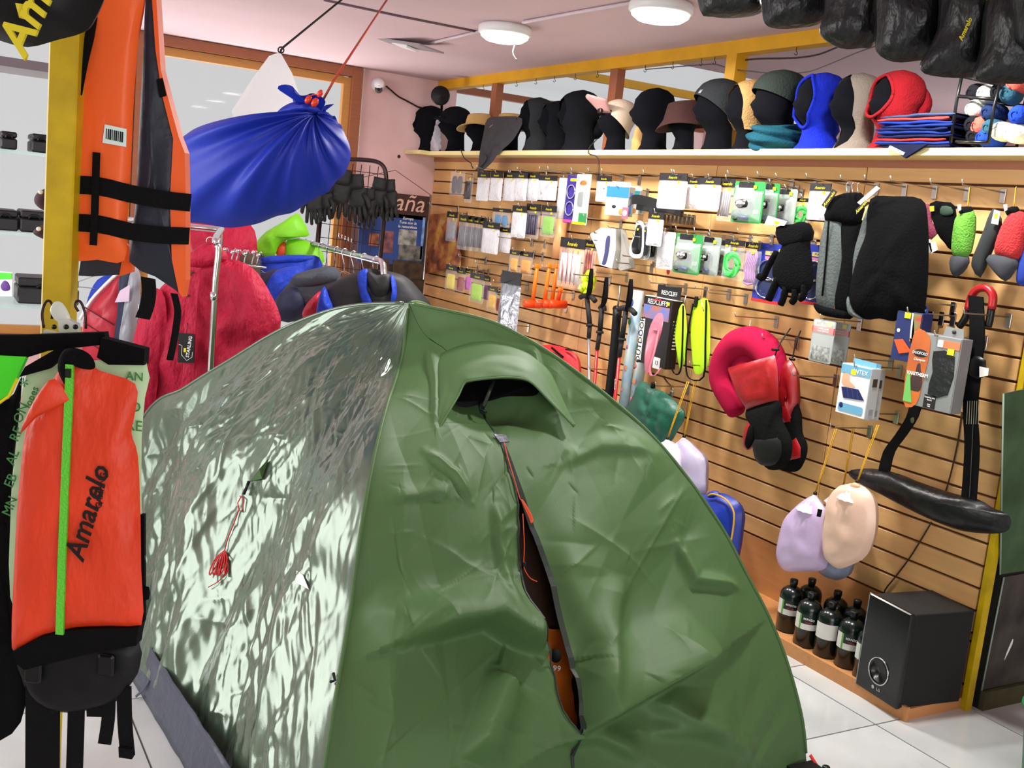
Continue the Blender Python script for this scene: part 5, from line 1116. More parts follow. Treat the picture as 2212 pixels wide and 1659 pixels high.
# ------------------------------------------------------------------ goods on the slat wall
FILM = mat('clear_film', 'f4f5f8', .06, alpha=.13, bump=(50, .6)); FILMW = mat('glossy_white_film', 'f4f3f7', .10, alpha=.72, bump=(45, .7))
HEADK = mat('black_header_card', '120e14', .5); CLEARB = mat('clear_blister', 'e6ecec', .06, alpha=.28)
def hook_label(y, z):
    r = 'top row just below the shelf' if z > 1.78 else 'second row of goods' if z > 1.5 else 'third row of goods' if z > 1.25 else 'row level with the boxed pillows' if z > .95 else 'lowest row of goods'
    return 'steel slat wall hook in the '+r+', '+('far end' if y > 5.3 else 'middle' if y > 3.7 else 'near end')
def hook(px, py, L=.20, label=None, up=.0):
    "slat hook: plate in the groove, prong and upturned tip; photo point = plate"
    c = U(px, py, X=-.008); o = thing('wall_hook', label or hook_label(c.y, c.z), 'hook', (-.006, c.y, c.z), RW, 'steel hooks on the slat wall')
    MB().box((0, -.004, -.012), (.022, .004, .05), bev=.001).build('plate', STEEL, o)
    MB().tube([(0, -.004, 0), (0, -L*.5, .002+up*.5), (0, -L, .004+up), (0, -L-.006, .022+up)], .0028, 6).build('prong', STEEL, o); return o
PACKS = []
def pack(name, x0, y0, x1, y1, X, label, cat='package', group=None):
    c, w, h = wallbox(x0, y0, x1, y1, X); o = thing(name, label, cat, c, RW, group); o['w'] = w; o['h'] = h; PACKS.append((c.y, c.z+h/2-.006, -X)); return o, w, h
def clean(o):
    for k in ('w', 'h'):
        if k in o: del o[k]
def sticker(o, x, z, s=.012, y=-.008): MB().box((x, y, z), (s*1.3, .001, s)).build('price_sticker', YSTICK, o)
def film_bag(x0, y0, x1, y1, X, label, content=None, ccol=None, header='script', film=None, group='bagged goods on the slat wall', y=0.0, tag_=True, kind='puff'):
    o, w, h = pack('product_bag', x0, y0, x1, y1, X, label, 'bag', group); hh = h*.2 if header else 0
    MB().puff(rrect(w, h-hh, min(w, h)*.08, 3, 0, -hh/2), .010, 4, p=4, wr=.006, ws=60, seed=int(x0)).build('film', film or FILM, o)
    if header:
        hd = MB().box((0, -.003, h/2-hh/2), (w*.96, .004, hh)).build('header', HEADK, o)
        if header == 'script' and w > .03: lettering('Amarelo', min(hh*.55, w*.26), GOLD, hd, (0, -.0062, h/2-hh*.62), shear=.2, depth=.0004)
    if ccol:
        cm = mat('goods_'+ccol, ccol, .6, bump=(40, .4)); cw, ch = w*.74, (h-hh)*.72
        if kind == 'puff': MB().puff(rrect(cw, ch, cw*.15, 3, 0, -hh/2-h*.04), .008, 4, p=4).build('contents', cm, o)
        elif kind == 'pair':
            for s in (-1, 1): MB().puff(rrect(cw*.42, ch, cw*.1, 3, s*cw*.25, -hh/2-h*.04), .008, 4, p=3).build('contents', cm, o)
        elif kind == 'strips':
            for k in range(5): MB().tube([((k-2)*cw*.2, -.004, ch*.5-hh/2), ((k-2)*cw*.22+.004*math.sin(k), -.006, -ch*.5-hh/2)], cw*.07, 6).build('contents', cm, o)
        elif kind == 'disc':
            for k in (-1, 1): MB().puff(ell(cw*.6, cw*.6, 18, k*cw*.2, -h*.18), .006, 4).build('contents', cm, o)
            MB().puff(rrect(cw, ch*.45, .01, 3, 0, h*.1), .006, 3, p=4).build('contents', cm, o)
    if tag_: sticker(o, w*.25, h*.5-hh-.008, min(.012, w*.3), -.011)
    clean(o); return o
def rope_bag(x0, y0, x1, y1, X, label, col, purple=False):
    o, w, h = pack('rope_pack', x0, y0, x1, y1, X, label, 'rope', 'bagged cords on the slat wall'); m = mat('rope_'+col, col, .5, bump=(400, .3))
    MB().puff(rrect(w, h*.82, .006, 3, 0, -h*.09), .012, 4, p=4, wr=.005, ws=60).build('film', FILM, o)
    hd = MB().box((0, -.004, h*.43), (w*.95, .004, h*.14)).build('header', HEADK, o); lettering('Amarelo', h*.09, GOLD, hd, (0, -.007, h*.42), shear=.2, depth=.0004); sticker(o, w*.1, h*.28, .012, -.014)
    for k in range(7):
        rx, rz = w*(.20+.035*k), h*(.16+.026*k); n = 22
        if purple: P = [((k-3)*w*.10+.006*math.sin(t*6.28*1.5), -.008, h*.28-h*.66*t) for t in np.linspace(0, 1, 8)]
        else: P = [(rx*math.cos(2*math.pi*i/n), -.008-.004*math.sin(i+k), -h*.12+rz*math.sin(2*math.pi*i/n)) for i in range(n+1)]
        MB().tube(P, .0036, 6).build('rope_strand', m, o)
    if purple: MB().tube([(-w*.3, -.008, -h*.38), (0, -.008, -h*.42), (w*.3, -.008, -h*.38)], .004, 6).build('rope_strand', m, o)
    clean(o); return o
LGRN = mat('lamp_card_green', '2c8a45', .35); LGREY = mat('lamp_card_grey', '8f9a94', .35); LOLIVE = mat('lamp_card_olive', '6a7a2a', .4)
def headlamp(x0, y0, x1, y1, X, label, cards=LGRN, text=True):
    o, w, h = pack('headlamp_pack', x0, y0, x1, y1, X, label, 'headlamp', 'headlamp blister packs')
    MB().prism(rrect(w, h, .012, 4), 0, .002).build('card', cards, o)
    MB().prism(rrect(w*.62, h*.30, .006, 3, -w*.14, h*.26), -.0012, 0).build('grey_print', LGREY, o); MB().prism(rrect(w*.5, h*.14, .004, 3, -w*.1, h*.42), -.002, -.0012).build('black_print', HEADK, o)
    MB().prism(rrect(w*.3, h*.3, .004, 3, -w*.33, -.05*h), -.0012, 0).build('olive_print', LOLIVE, o); MB().prism(rrect(w*.18, h*.10, .004, 3, w*.3, -h*.22), -.0012, 0).build('pale_print', LGREY, o)
    if text: lettering('LINTERNA LED', w*.085, PAPER, o, (w*.2, -.0018, h*.24), depth=.0003)
    sticker(o, w*.2, h*.37, .014, -.003)
    b = MB().puff(smooth_poly([(-w*.30, h*.02), (-w*.1, h*.09), (w*.16, h*.07), (w*.24, -h*.04), (w*.18, -h*.16), (-w*.12, -h*.17), (-w*.28, -h*.10)], 3), .018, 6).build('lamp_body', BLACKP, o, loc=(0, -.014, 0))
    MB().puff(smooth_poly([(-w*.26, 0), (-w*.08, h*.06), (w*.08, h*.04), (w*.10, -h*.08), (-w*.08, -h*.13), (-w*.22, -h*.09)], 3), .008, 4).build('reflector', CHROME, b, loc=(0, -.014, 0))
    for k in (-1, 1): MB().lathe([(.008, 0), (.005, .003)], 12, M=Matrix.Rotation(math.pi/2, 4, 'X')).build('led', mat('led_white', 'f4f6ff', .2), b, loc=(-w*.06+k*.010, -.022, -h*.03))
    MB().tube([(-w*.3+.02*math.cos(t), -.008, -h*.32+.02*math.sin(t)) for t in np.linspace(0, 6.28, 14)], .005, 6).build('strap_roll', BLACKP, o)
    MB().tube([(-w*.2, -.008, -h*.36), (w*.1, -.01, -h*.38)], .007, 8).build('battery', mat('battery_blue', '3a4c8c', .3), o)
    MB().puff(rrect(w*.9, h*.72, .01, 3, 0, -h*.10), .026, 4, p=6, back=False).build('blister', CLEARB, o); clean(o); return o
def printed_box(name, x0, y0, x1, y1, X, label, front, side, depth, cat='box', group=None, taper=0.0, rz=0.0):
    o, w, h = pack(name, x0, y0, x1, y1, X, label, cat, group); o.rotation_euler.z = RW+rz
    MB().box((0, depth/2, 0), (w, depth, h), bev=.0015).build('carton', side, o); MB().box((0, -.0012, 0), (w*.985, .002, h*.985)).build('front_print', front, o); clean(o); return o, w, h

GR = '4a4a50'
film_bag(972, 371, 1003, 423, -.12, 'clear bag with a pair of grey straps at the far top of the slat wall', ccol=GR, kind='pair', header=None)
film_bag(1004, 384, 1021, 438, -.08, 'narrow bag with dark striped band at the far top row', ccol='3a3638', kind='strips', header=None)
for i, (x, lab) in enumerate(zip((1030, 1058, 1087, 1112, 1137), ('first glossy white bag in the top row under the hanging grey cloth', 'second glossy white bag in the top row with yellow script header', 'third glossy white bag in the top row', 'fourth glossy white bag in the top row', 'fifth glossy white bag in the top row'))):
    film_bag(x, 371+i*.6, x+27, 434, -.10-.02*(i % 2), lab, ccol='dcdce4', film=FILMW, kind='disc' if i % 2 else 'puff')
film_bag(1162, 379, 1203, 433, -.10, 'silver foil bag with black header in the top row', ccol='9a9ca4', film=FILMW)
# long tube, purple carabiner card, tool blister
o, w, h = pack('pole_tube', 1205, 385, 1222, 560, -.06, 'long white and orange packed tube left of the purple card', 'tube', None)
MB().tube([(0, 0, h*.5), (0, 0, .0)], w*.45, 12).build('white_half', mat('tube_white', 'f0eaea', .3), o); MB().tube([(0, 0, 0), (0, 0, -h*.5)], w*.43, 12).build('orange_half', mat('tube_peach', 'd9a06a', .4), o); clean(o)
o, w, h = pack('carabiner_card', 1221, 378, 1246, 482, -.10, 'purple card with two oval snap rings in the top row', 'card')
MB().prism(rrect(w, h, .006, 3), 0, .002).build('card', mat('purple_card', '3a2a8c', .4), o); MB().box((0, -.001, -h*.46), (w, .003, h*.06)).build('pink_print', mat('pink_print', 'd0408c', .5), o); MB().box((w*.1, -.001, h*.4), (w*.6, .002, h*.06)).build('yellow_print', GOLD, o)
for z in (h*.15, -h*.2): MB().tube([(w*.34*math.cos(t), -.006, z+h*.14*math.sin(t)) for t in np.linspace(0, 6.28, 20)], .004, 6).build('snap_ring', mat('ring_lilac', 'b8b4d8', .25, metal=.6), o)
clean(o)
o, w, h = pack('tool_blister', 1241, 376, 1272, 486, -.12, 'blister pack with grey folding tool and green corner in the top row', 'blister pack')
MB().prism(rrect(w, h, .008, 3), 0, .002).build('card', PAPER, o); MB().box((w*.2, -.0015, -h*.36), (w*.55, .002, h*.2)).build('green_print', LGRN, o); MB().box((-w*.05, -.0015, -h*.47), (w*.9, .002, h*.05)).build('yellow_print', YSTICK, o)
MB().puff(rrect(w*.34, h*.3, .008, 3, -w*.08, h*.0), .010, 4, p=3).build('tool_handle', mat('dark_grey_rubber', '3a3c40', .6), o); MB().puff(rrect(w*.16, h*.3, .004, 3, w*.25, h*.08), .006, 3).build('tool_blade', STEEL, o); MB().puff(ell(w*.5, h*.12, 14, 0, h*.32), .004, 3).build('orange_print', mat('orange_print', 'c8682c', .5), o)
MB().puff(rrect(w*.85, h*.6, .01, 3, 0, 0), .018, 4, p=5, back=False).build('blister', CLEARB, o); clean(o)
film_bag(1288, 380, 1320, 436, -.12, 'clear bag with dark cord and yellow header left of the blue boxes', ccol='54505a', film=FILMW)
# blue and white cartons
CBLUE = mat('carton_blue', '2878c8', .4); CTEAL = mat('carton_teal', '2a7884', .4); CGREY = mat('carton_grey', '9c9890', .5); CWHITE = mat('carton_white', 'eceae6', .5)
for x0, y0, x1, y1, X, lab, top in ((1316, 402, 1350, 466, -.19, 'white carton with blue top hanging in the top row', CBLUE), (1350, 410, 1376, 462, -.10, 'grey carton with teal top behind the blue topped carton', CTEAL)):
    o, w, h = printed_box('carton', x0, y0, x1, y1, X, lab, CWHITE, CGREY, .05, 'box', 'cartons in the top row', rz=.35)
    MB().box((0, -.003, h*.30), (w*.985, .002, h*.36)).build('colour_band', top, o); MB().box((w*.5+.001, .02, -.05*h), (.002, .018, h*.7)).build('side_stripe', top, o)
    MB().puff(ell(w*.25, w*.25, 14, w*.25, -h*.36), .002, 2).build('seal_print', mat('seal_orange', 'c8883c', .5), o, loc=(0, -.003, 0)); MB().puff(ell(w*.2, h*.12, 12, -w*.1, -h*.2), .002, 2).build('sketch_print', HEADK, o, loc=(0, -.003, 0))
    MB().prism(rev([(-w*.45, h*.5), (w*.45, h*.5), (w*.4, h*.66), (-w*.4, h*.66)]), .02, .022).build('hanger_flap', CWHITE, o)
# rolled black belt and its round tag
o = thing('belt', 'rolled black belt with pink round tag beside the blue topped carton', 'belt', U(1420, 448, X=-.14), RW)
P = [(*[wl(x, y, o, -.14)[0]], yy, wl(x, y, o, -.14)[1]) for x, y, yy in ((1380, 440, -.06), (1400, 434, -.08), (1430, 440, -.06), (1470, 458, .0), (1450, 455, .05), (1400, 448, .03), (1382, 444, -.02))]
MB().ribbon(smooth_poly(P, 4, False), .045, .004, axis=(0, 0, 1)).build('strap', mat('black_leather', '111214', .35), o)
tg_ = MB().prism(rrect(.05, .055, .004, 3), -.10, -.097).build('tag', mat('pink_tag', 'c05a70', .6), o, loc=(*[wl(1385, 464, o, -.14)[0]], 0, wl(1385, 464, o, -.14)[1])); MB().puff(ell(.036, .03, 16), .001, 2).build('white_print', PAPER, tg_, loc=(0, -.101, 0))
for x0, y0, x1, y1, X, lab, k in ((1421, 374, 1483, 452, -.20, 'large glossy white bag of plates right of the black belt', 'disc'), (1482, 384, 1512, 452, -.14, 'glossy white bag with black header second in the plate row', 'disc'), (1508, 384, 1556, 455, -.18, 'glossy white bag with script header third in the plate row', 'disc')):
    film_bag(x0, y0, x1, y1, X, lab, ccol='e8e8ec', film=FILMW, kind=k)
film_bag(1552, 386, 1584, 478, -.16, 'clear bag of small camping cutlery left of the green headlamps', ccol='8a848c', film=FILM, kind='strips')
headlamp(1582, 392, 1648, 482, -.21, 'front green headlamp pack in the top row'); headlamp(1645, 396, 1680, 484, -.15, 'second green headlamp pack in the top row'); headlamp(1674, 408, 1719, 486, -.09, 'greyish headlamp pack at the right of the top row headlamps', LGREY, False)
rope_bag(1714, 428, 1752, 486, -.07, 'bright green coiled cord pack in the top row by the black glove', '1fc83c')
film_bag(1746, 396, 1793, 476, -.16, 'white bag with script header in front of the green cord', ccol='f0f0f0', film=FILMW)
# --- second row
film_bag(964, 457, 987, 522, -.12, 'first bag with script header in the second row next to the landscape print', ccol='8c8a90')
for i, lab in enumerate(('first grey striped bag in the second row', 'second grey striped bag in the second row', 'third grey striped bag in the second row', 'fourth grey striped bag in the second row')): film_bag(990+i*13, 464+i*2, 1010+i*13, 540+i*1.5, -.14+.02*i, lab, ccol='7a7880', kind='strips', tag_=False)
film_bag(1041, 480, 1078, 548, -.14, 'glossy white flat bag at the left of the second row', ccol='e8e8ea', film=FILMW, kind='disc'); film_bag(1078, 490, 1104, 546, -.10, 'smaller white bag below the blue goods', ccol='e0dce6', film=FILMW)
film_bag(1063, 450, 1103, 491, -.12, 'clear bag with turquoise and blue parts in the second row', ccol='2a7ab0', kind='pair', tag_=False)
film_bag(1105, 444, 1137, 514, -.14, 'glossy white bag with green corner in the second row', ccol='e8ece8', film=FILMW); film_bag(1135, 440, 1166, 516, -.12, 'bag with dark purple tool and blue base in the second row', ccol='2a2040', kind='strips'); film_bag(1168, 444, 1201, 512, -.12, 'bag with a bright green shoe shaped item in the second row', ccol='7ab81c', kind='puff')
# bag of white tent rods
for x0, y0, x1, y1, X, lab, c in ((1206, 514, 1262, 622, -.18, 'long clear bag of white rods with red lines left of the yellow balls', 'e8dcdc'), (1260, 518, 1287, 604, -.12, 'short clear bag of pink rods behind the white rods', 'd89a90')):
    o = film_bag(x0, y0, x1, y1, X, lab, ccol=c, kind='strips', film=FILM, group='bagged rods')
    wd_ = abs(U(x1, 570, X=X).y-U(x0, 570, X=X).y); hh_ = abs(U(x0, y0, X=X).z-U(x0, y1, X=X).z)
    for k in range(4): MB().tube([((k-1.5)*wd_*.2, -.013, hh_*.25), ((k-1.5)*wd_*.16+.006, -.013, -hh_*.42)], .0016, 5).build('red_line', REDC, o)
# PRO support box
o, w, h = pack('support_carton', 1278, 490, 1350, 582, -.18, 'angular white carton printed PRO with a knee support picture', 'box')
q = rev([wl(x, y, o, -.18) for x, y in ((1275, 506), (1300, 492), (1330, 494), (1330, 540), (1322, 580), (1296, 572), (1290, 540))]); MB().prism(q, -.002, .0).build('front_print', CWHITE, o); MB().prism(q, 0, .06).build('carton', CGREY, o)
for tx, x, y, s in (('PRO', 1287, 503, .016), ('swimmer', 1288, 519, .010), ('PRO', 1285, 528, .016)): a = wl(x, y, o, -.18); lettering(tx, s, HEADK, o, (a[0], -.004, a[1]), depth=.0005)
a = wl(1312, 540, o, -.18); MB().puff(smooth_poly([(-.018, .06), (.015, .07), (.02, 0), (.005, -.07), (-.03, -.075), (-.02, -.02)], 3), .002, 3).build('leg_picture', mat('print_indigo', '3a3c6c', .5), o, loc=(a[0], -.003, a[1]))
q2 = rev([wl(x, y, o, -.18) for x, y in ((1331, 494), (1352, 578), (1330, 584), (1323, 578), (1331, 540))]); MB().prism(q2, .03, .06).build('side_print', CGREY, o); clean(o)
# sheath blisters and black headed stack
for i, lab in enumerate(('front white edged blister with black knife sheath', 'second blister with grey knife sheath', 'third blister with black knife sheath', 'rear blister with black knife sheath')):
    o, w, h = pack('sheath_blister', 1362+i*15, 480+i*4, 1392+i*15, 556+i*3, -.20+.035*i, lab, 'blister pack', 'knife sheath blisters')
    out = smooth_poly([(-w*.2, h*.5), (w*.25, h*.5), (w*.4, h*.2), (w*.5, -h*.3), (w*.35, -h*.5), (-w*.3, -h*.5), (-w*.5, -h*.25), (-w*.25, h*.15)], 3)
    MB().prism(out, 0, .002).build('backing', CLEARB if i else PAPER, o); MB().puff([(x*.72, z*.8) for x, z in out], .012, 4, p=3).build('sheath', (BLACKP, mat('slate_sheath', '4a4e58', .5), BLACKP, BLACKP)[i], o)
    MB().tube([(x, 0, z) for x, z in out]+[(out[0][0], 0, out[0][1])], .0018, 5).build('white_rim', WHITE, o); sticker(o, w*.1, h*.3, .010, -.014); clean(o)
for i in range(9):
    o = film_bag(1398, 458, 1432, 532, -.23+.024*i, 'front of the stack of black headed white bags' if i == 0 else 'black headed white bag stacked behind the front one', ccol='ecebf0', film=FILMW, group='stack of black headed bags', tag_=i < 3)
film_bag(1420, 500, 1456, 582, -.16, 'loose clear bag bunched left of the lower headlamp packs', ccol='dad8dc', film=FILMW, header=None, tag_=False)
o = thing('pocket_knife', 'small red pocket knife hanging below the lower headlamp packs', 'knife', U(1444, 582, X=-.14), RW); MB().puff(rrect(.016, .05, .007, 4), .006, 4, p=3).build('handle', REDC, o); MB().puff(rrect(.004, .03, .001, 2, .004, .01), .007, 3).build('inlay', CHROME, o)
headlamp(1456, 505, 1514, 592, -.21, 'front green headlamp pack in the lower row'); headlamp(1511, 511, 1554, 595, -.15, 'second green headlamp pack in the lower row', LGREY); headlamp(1550, 518, 1575, 597, -.09, 'rear grey headlamp pack in the lower row', LGREY, False)
rope_bag(1562, 518, 1607, 605, -.15, 'bright green coiled cord pack in the lower row', '22d040'); rope_bag(1606, 523, 1642, 624, -.14, 'lilac looped cord pack beside the green cord', 'b078b8', True)
PBLUE = mat('protector_card_blue', '1c2f98', .4)
for x0, y0, x1, y1, X, lab in ((1630, 526, 1692, 656, -.13, 'blue card with clear oval lenses behind the black glove'), (1735, 528, 1782, 660, -.10, 'blue card with yellow print right of the black glove')):
    o, w, h = pack('lens_card', x0, y0, x1, y1, X, lab, 'card', 'blue lens cards'); MB().prism(rrect(w, h, .006, 3), 0, .002).build('card', PBLUE, o); MB().box((0, -.0012, -h*.47), (w, .002, h*.05)).build('red_print', REDC, o); MB().box((w*.1, -.0012, h*.34), (w*.62, .002, h*.07)).build('yellow_print', mat('print_sand', 'c8b878', .5), o); MB().box((w*.1, -.0012, h*.26), (w*.6, .002, h*.05)).build('pink_print', mat('pink_print2', 'd87aa0', .5), o)
    lettering('PONTE', h*.055, HEADK, o, (w*.1, -.0026, h*.34), depth=.0003)
    for z in (h*.06, -h*.24): MB().tube([(w*.36*math.cos(t), -.006, z+h*.17*math.sin(t)) for t in np.linspace(0, 6.28, 22)], .003, 6).build('lens_rim', CHROME, o); MB().puff(ell(w*.66, h*.3, 20, 0, z), .004, 3).build('lens', mat('smoky_lens', '3c4440', .1, alpha=.5), o)
    sticker(o, w*.3, h*.40, .012, -.003); clean(o)
# --- third row: coloured towels, orange bags, mallets, silver bag
for x0, y0, x1, y1, X, c, lab in ((962, 572, 986, 628, -.20, 'e8d23c', 'yellow and white towel bag at the far end of the third row'), (986, 580, 1005, 632, -.17, '9a2a24', 'dark red towel bag second in the third row'), (1004, 580, 1020, 630, -.15, 'd850c8', 'magenta towel bag third in the third row'), (1014, 590, 1046, 655, -.18, 'a8dc28', 'lime and white towel bag in the third row'), (1044, 596, 1058, 652, -.12, '7a2a6a', 'plum towel bag in the third row'), (1052, 618, 1074, 672, -.17, 'e8b41c', 'amber towel bag low in the third row'), (1070, 628, 1087, 676, -.14, 'b02030', 'crimson towel bag low at the end of the third row'), (1100, 540, 1121, 590, -.14, 'f0a818', 'first orange yellow bag above the mallets'), (1122, 544, 1150, 594, -.12, 'f0a010', 'second orange yellow bag above the mallets')):
    film_bag(x0, y0, x1, y1, X, lab, ccol=c, group='towel bags in the third row', tag_=False)
ORM = mat('orange_mallet', 'f07a10', .35); ORR = mat('red_orange_mallet', 'ee4510', .35)
for i, lab in enumerate(('first orange camping mallet from the left', 'second orange camping mallet from the left', 'third orange camping mallet from the left', 'short red orange mallet at the right of the row')):
    x = (1160, 1185, 1200, 1206)[i]; yt = (570, 570, 571, 622)[i]; o = thing('mallet', lab, 'mallet', U((1150, 1176, 1192, 1205)[i], 655, X=-.16+.02*i), RW, 'orange mallets on hooks')
    z1 = U(x, yt, X=-.16).z-o.location.z; PACKS.append((o.location.y-.012, o.location.z+z1-.03, .17)); MB().tube([(.012, 0, z1), (0, 0, .01)], .012, 10).build('handle', ORM if i < 3 else ORR, o); MB().box((.012, 0, z1-.012), (.026, .026, .02), bev=.003).build('grip_end', ORM, o)
    MB().tube([(-.006, -.055, -.005), (-.004, -.05, -.005), (.004, .05, -.005), (.006, .055, -.005)], [.020, .024, .024, .020], 14).build('hammer_head', ORR, o)
film_bag(1078, 586, 1122, 722, -.17, 'long silver foil bag with blue header in front of the third row', ccol='a8acb8', film=mat('silver_foil', 'c8ccd6', .2, metal=.7, bump=(24, .9)), header='plain', tag_=False)
yb_ = thing('ball_net', 'bunch of neon yellow balls hanging behind the trekking poles', 'balls', U(1272, 612, X=-.12), RW); NEON = mat('neon_yellow', 'd8f01c', .4)
for i, (x, z) in enumerate(((0, .05), (-.03, .02), (.03, .02), (-.015, -.015), (.02, -.02), (-.04, -.03), (0, -.055))): MB().lathe([(.003, -.026), (.018, -.018), (.026, 0), (.018, .018), (.003, .026)], 12).build('ball', NEON, yb_, loc=(x, -.01*(i % 2), z))
MB().tube([(0, 0, .07), (0, 0, .12)], .002, 5).build('net_cord', NEON, yb_)
# --- trekking poles
SILV = mat('silver_pole', 'b8b4c0', .25, metal=.8); REDP = mat('red_pole', 'b01f24', .3); GRIP = mat('black_rubber_grip', '0e0d11', .6, bump=(200, .5))
def pole(label, pts, shaft, thandle=False, X=-.14):
    o = thing('trekking_pole', label, 'trekking pole', U(*pts[1], X=X), RW, 'trekking poles'); L = lambda p: (wl(*p, o, X)[0], 0, wl(*p, o, X)[1])
    top, g1, g2, end = (Vector(L(p)) for p in pts); d = (end-top).normalized(); fl_ = end.z+o.location.z; end2 = top+d*((o.location.z+top.z-.10)/-d.z)
    MB().tube([top, g1], .014, 10).build('grip', GRIP, o); MB().tube([g1, g1+d*.012], [.02, .022], 10).build('grip_flange', GRIP, o); MB().tube([g1, g2], .0125, 10).build('lower_grip', GRIP, o)
    MB().tube([g2, end2], .009, 10).build('shaft', shaft, o); MB().tube([end2, end2+d*.05], [.009, .003], 8).build('tip', BLACKP, o)
    if thandle: MB().tube(smooth_poly([top+Vector((-.065, 0, .0)), top+Vector((-.03, 0, .012)), top+Vector((.03, 0, .016)), top+Vector((.08, 0, -.004))], 3, False), .014, 10).build('t_handle', GRIP, o)
    else: MB().tube([top+Vector((-.018, 0, -.005)), top+Vector((.0, 0, .012)), top+Vector((.022, 0, .006)), top+Vector((.028, 0, -.012))], .012, 8).build('grip_top', GRIP, o)
    P = [top+Vector((.02, -.01, 0)), top+Vector((.05, -.015, .06)), top+Vector((.03, -.01, .15)), top+Vector((.01, 0, .15)), top+Vector((.02, -.01, .05)), top+Vector((.015, -.01, 0))]
    MB().ribbon(smooth_poly(P, 3, False), .018, .003, axis=(.2, 1, 0)).build('wrist_strap', BLACKW, o); return o
pole('silver trekking pole with black T handle', [(1268, 645), (1274, 700), (1272, 730), (1272, 900)], SILV, True); pole('red trekking pole with short grip left of the black sheath', [(1300, 665), (1296, 715), (1290, 755), (1280, 900)], REDP); pole('red trekking pole with long ridged grip and white lettering', [(1352, 672), (1344, 730), (1338, 770), (1326, 900)], REDP, True, -.18)
a = bpy.data.objects.get('trekking_pole.002'); 
if a: p_ = wl(1331, 830, a, -.18); lettering('SUOLINE', .014, PAPER, a, (p_[0]+.004, -.0105, p_[1]), rot=(math.pi/2, math.radians(84), 0), depth=.0004)
o = thing('umbrella', 'folded black umbrella in its sleeve between the red poles', 'umbrella', U(1328, 760, X=-.15), RW); P = [(*[wl(x, y, o, -.15)[0]], 0, wl(x, y, o, -.15)[1]) for x, y in ((1334, 668), (1326, 760), (1316, 850), (1310, 890))]
MB().tube(smooth_poly(P, 3, False), .024, 10).build('sleeve', BLACKN, o); MB().tube([Vector(P[0])+Vector((.0, 0, .12)), P[0]], .005, 6).build('shaft', STEEL, o); MB().tube([Vector(P[0])+Vector((-.02, 0, 0)), Vector(P[0])+Vector((.02, 0, 0))], .018, 8).build('collar', BLACKP, o); MB().ribbon([Vector(P[2])+Vector((.02, -.02, 0)), Vector(P[2])+Vector((.03, -.02, -.08)), Vector(P[2])+Vector((.02, -.02, -.10))], .015, .003).build('strap', BLACKW, o)
# light blue map tubes
MAPB = mat('pale_blue_map_paper', '9cc4e0', .35, col2='d9e2dc', var=(9, .3))
for i, (pts, lab) in enumerate((([(1380, 628), (1362, 760), (1345, 895)], 'front pale blue rolled wall map with pink prints'), ([(1396, 700), (1384, 790), (1366, 900)], 'rear pale blue rolled wall map beside the black carton'))):
    o = thing('map_roll', lab, 'map roll', U(*pts[1], X=-.12+.03*i), RW, 'rolled wall maps'); P = [(*[wl(x, y, o, -.12+.03*i)[0]], 0, wl(x, y, o, -.12+.03*i)[1]) for x, y in pts]; MB().tube(P, .027, 14).build('roll', MAPB, o)
    for k, (t, c, s) in enumerate(((.25, '4a8a50', .018), (.45, 'd86a8c', .012), (.62, 'd88a5c', .016), (.1, '2a4ca0', .02), (.8, 'd86a8c', .01))):
        c_ = Vector(P[0]).lerp(Vector(P[-1]), t); MB().puff(ell(s*1.4, s*2, 9), .003, 2).build('printed_patch', mat('map_'+c, c, .5), o, loc=c_+Vector((.008*(k % 3-1), -.0265, 0)))
# Redcliffs carton, pink pouch
BKC = mat('carton_black', '141216', .4)
o, w, h = printed_box('outdoor_carton', 1383, 642, 1446, 792, -.16, 'black and white carton lettered OUTDOOR with a mountain print', BKC, BKC, .06, 'box')
MB().box((-w*.02, -.003, h*.28), (w*.9, .002, h*.2)).build('mountain_print', mat('print_desert', 'b06a44', .5, col2='3a78c8', var=(12, .4)), o); lettering('REDCLIFFS', w*.15, PAPER, o, (0, -.004, h*.43), depth=.0004); MB().prism([(-w*.2, h*.46), (-w*.05, h*.49), (0, h*.47), (w*.06, h*.49), (w*.18, h*.46)], -.0045, -.003).build('peak_print', REDC, o); sticker(o, w*.36, h*.44, .016, -.004)
MB().box((-w*.45, -.003, -h*.15), (w*.16, .002, h*.62)).build('white_band', PAPER, o); lettering('OUTDOOR', w*.2, HEADK, o, (-w*.45, -.0045, -h*.16), rot=(math.pi/2, -math.pi/2, 0), depth=.0004, bold=.0006); MB().prism(rrect(w*.24, w*.24, .004, 3, w*.2, -h*.44), -.0035, -.003).build('badge_print', PAPER, o); lettering('13', w*.13, HEADK, o, (w*.2, -.004, -h*.44), depth=.0003)
for i in range(9): MB().box((w*.5+.0012, .03, h*.2-i*h*.05), (.001, .03, h*.018)).build('side_print', PAPER, o)
f_ = MB().prism(rrect(w*.8, h*.2, .006, 3, w*.12, h*.6), .035, .037).build('hanging_flap', BKC, o); lettering('REDCLIFF', w*.13, PAPER, f_, (w*.14, .034, h*.58), depth=.0004); MB().box((0, .03, h*.5), (w, .05, .003)).build('flap_edge', PAPER, o)
o = thing('phone_pouch', 'pink clear strap pouch hanging in front of the outdoor carton', 'pouch', U(1415, 740, X=-.25), RW); PK = mat('pink_vinyl', 'd8788c', .2, coat=.5); L = lambda x, y: wl(x, y, o, -.25)
MB().puff(rev(smooth_poly([L(*p) for p in ((1420, 678), (1432, 680), (1430, 712), (1412, 770), (1404, 800), (1394, 806), (1392, 770), (1398, 730), (1406, 700))], 3)), .010, 5).build('pouch', PK, o)
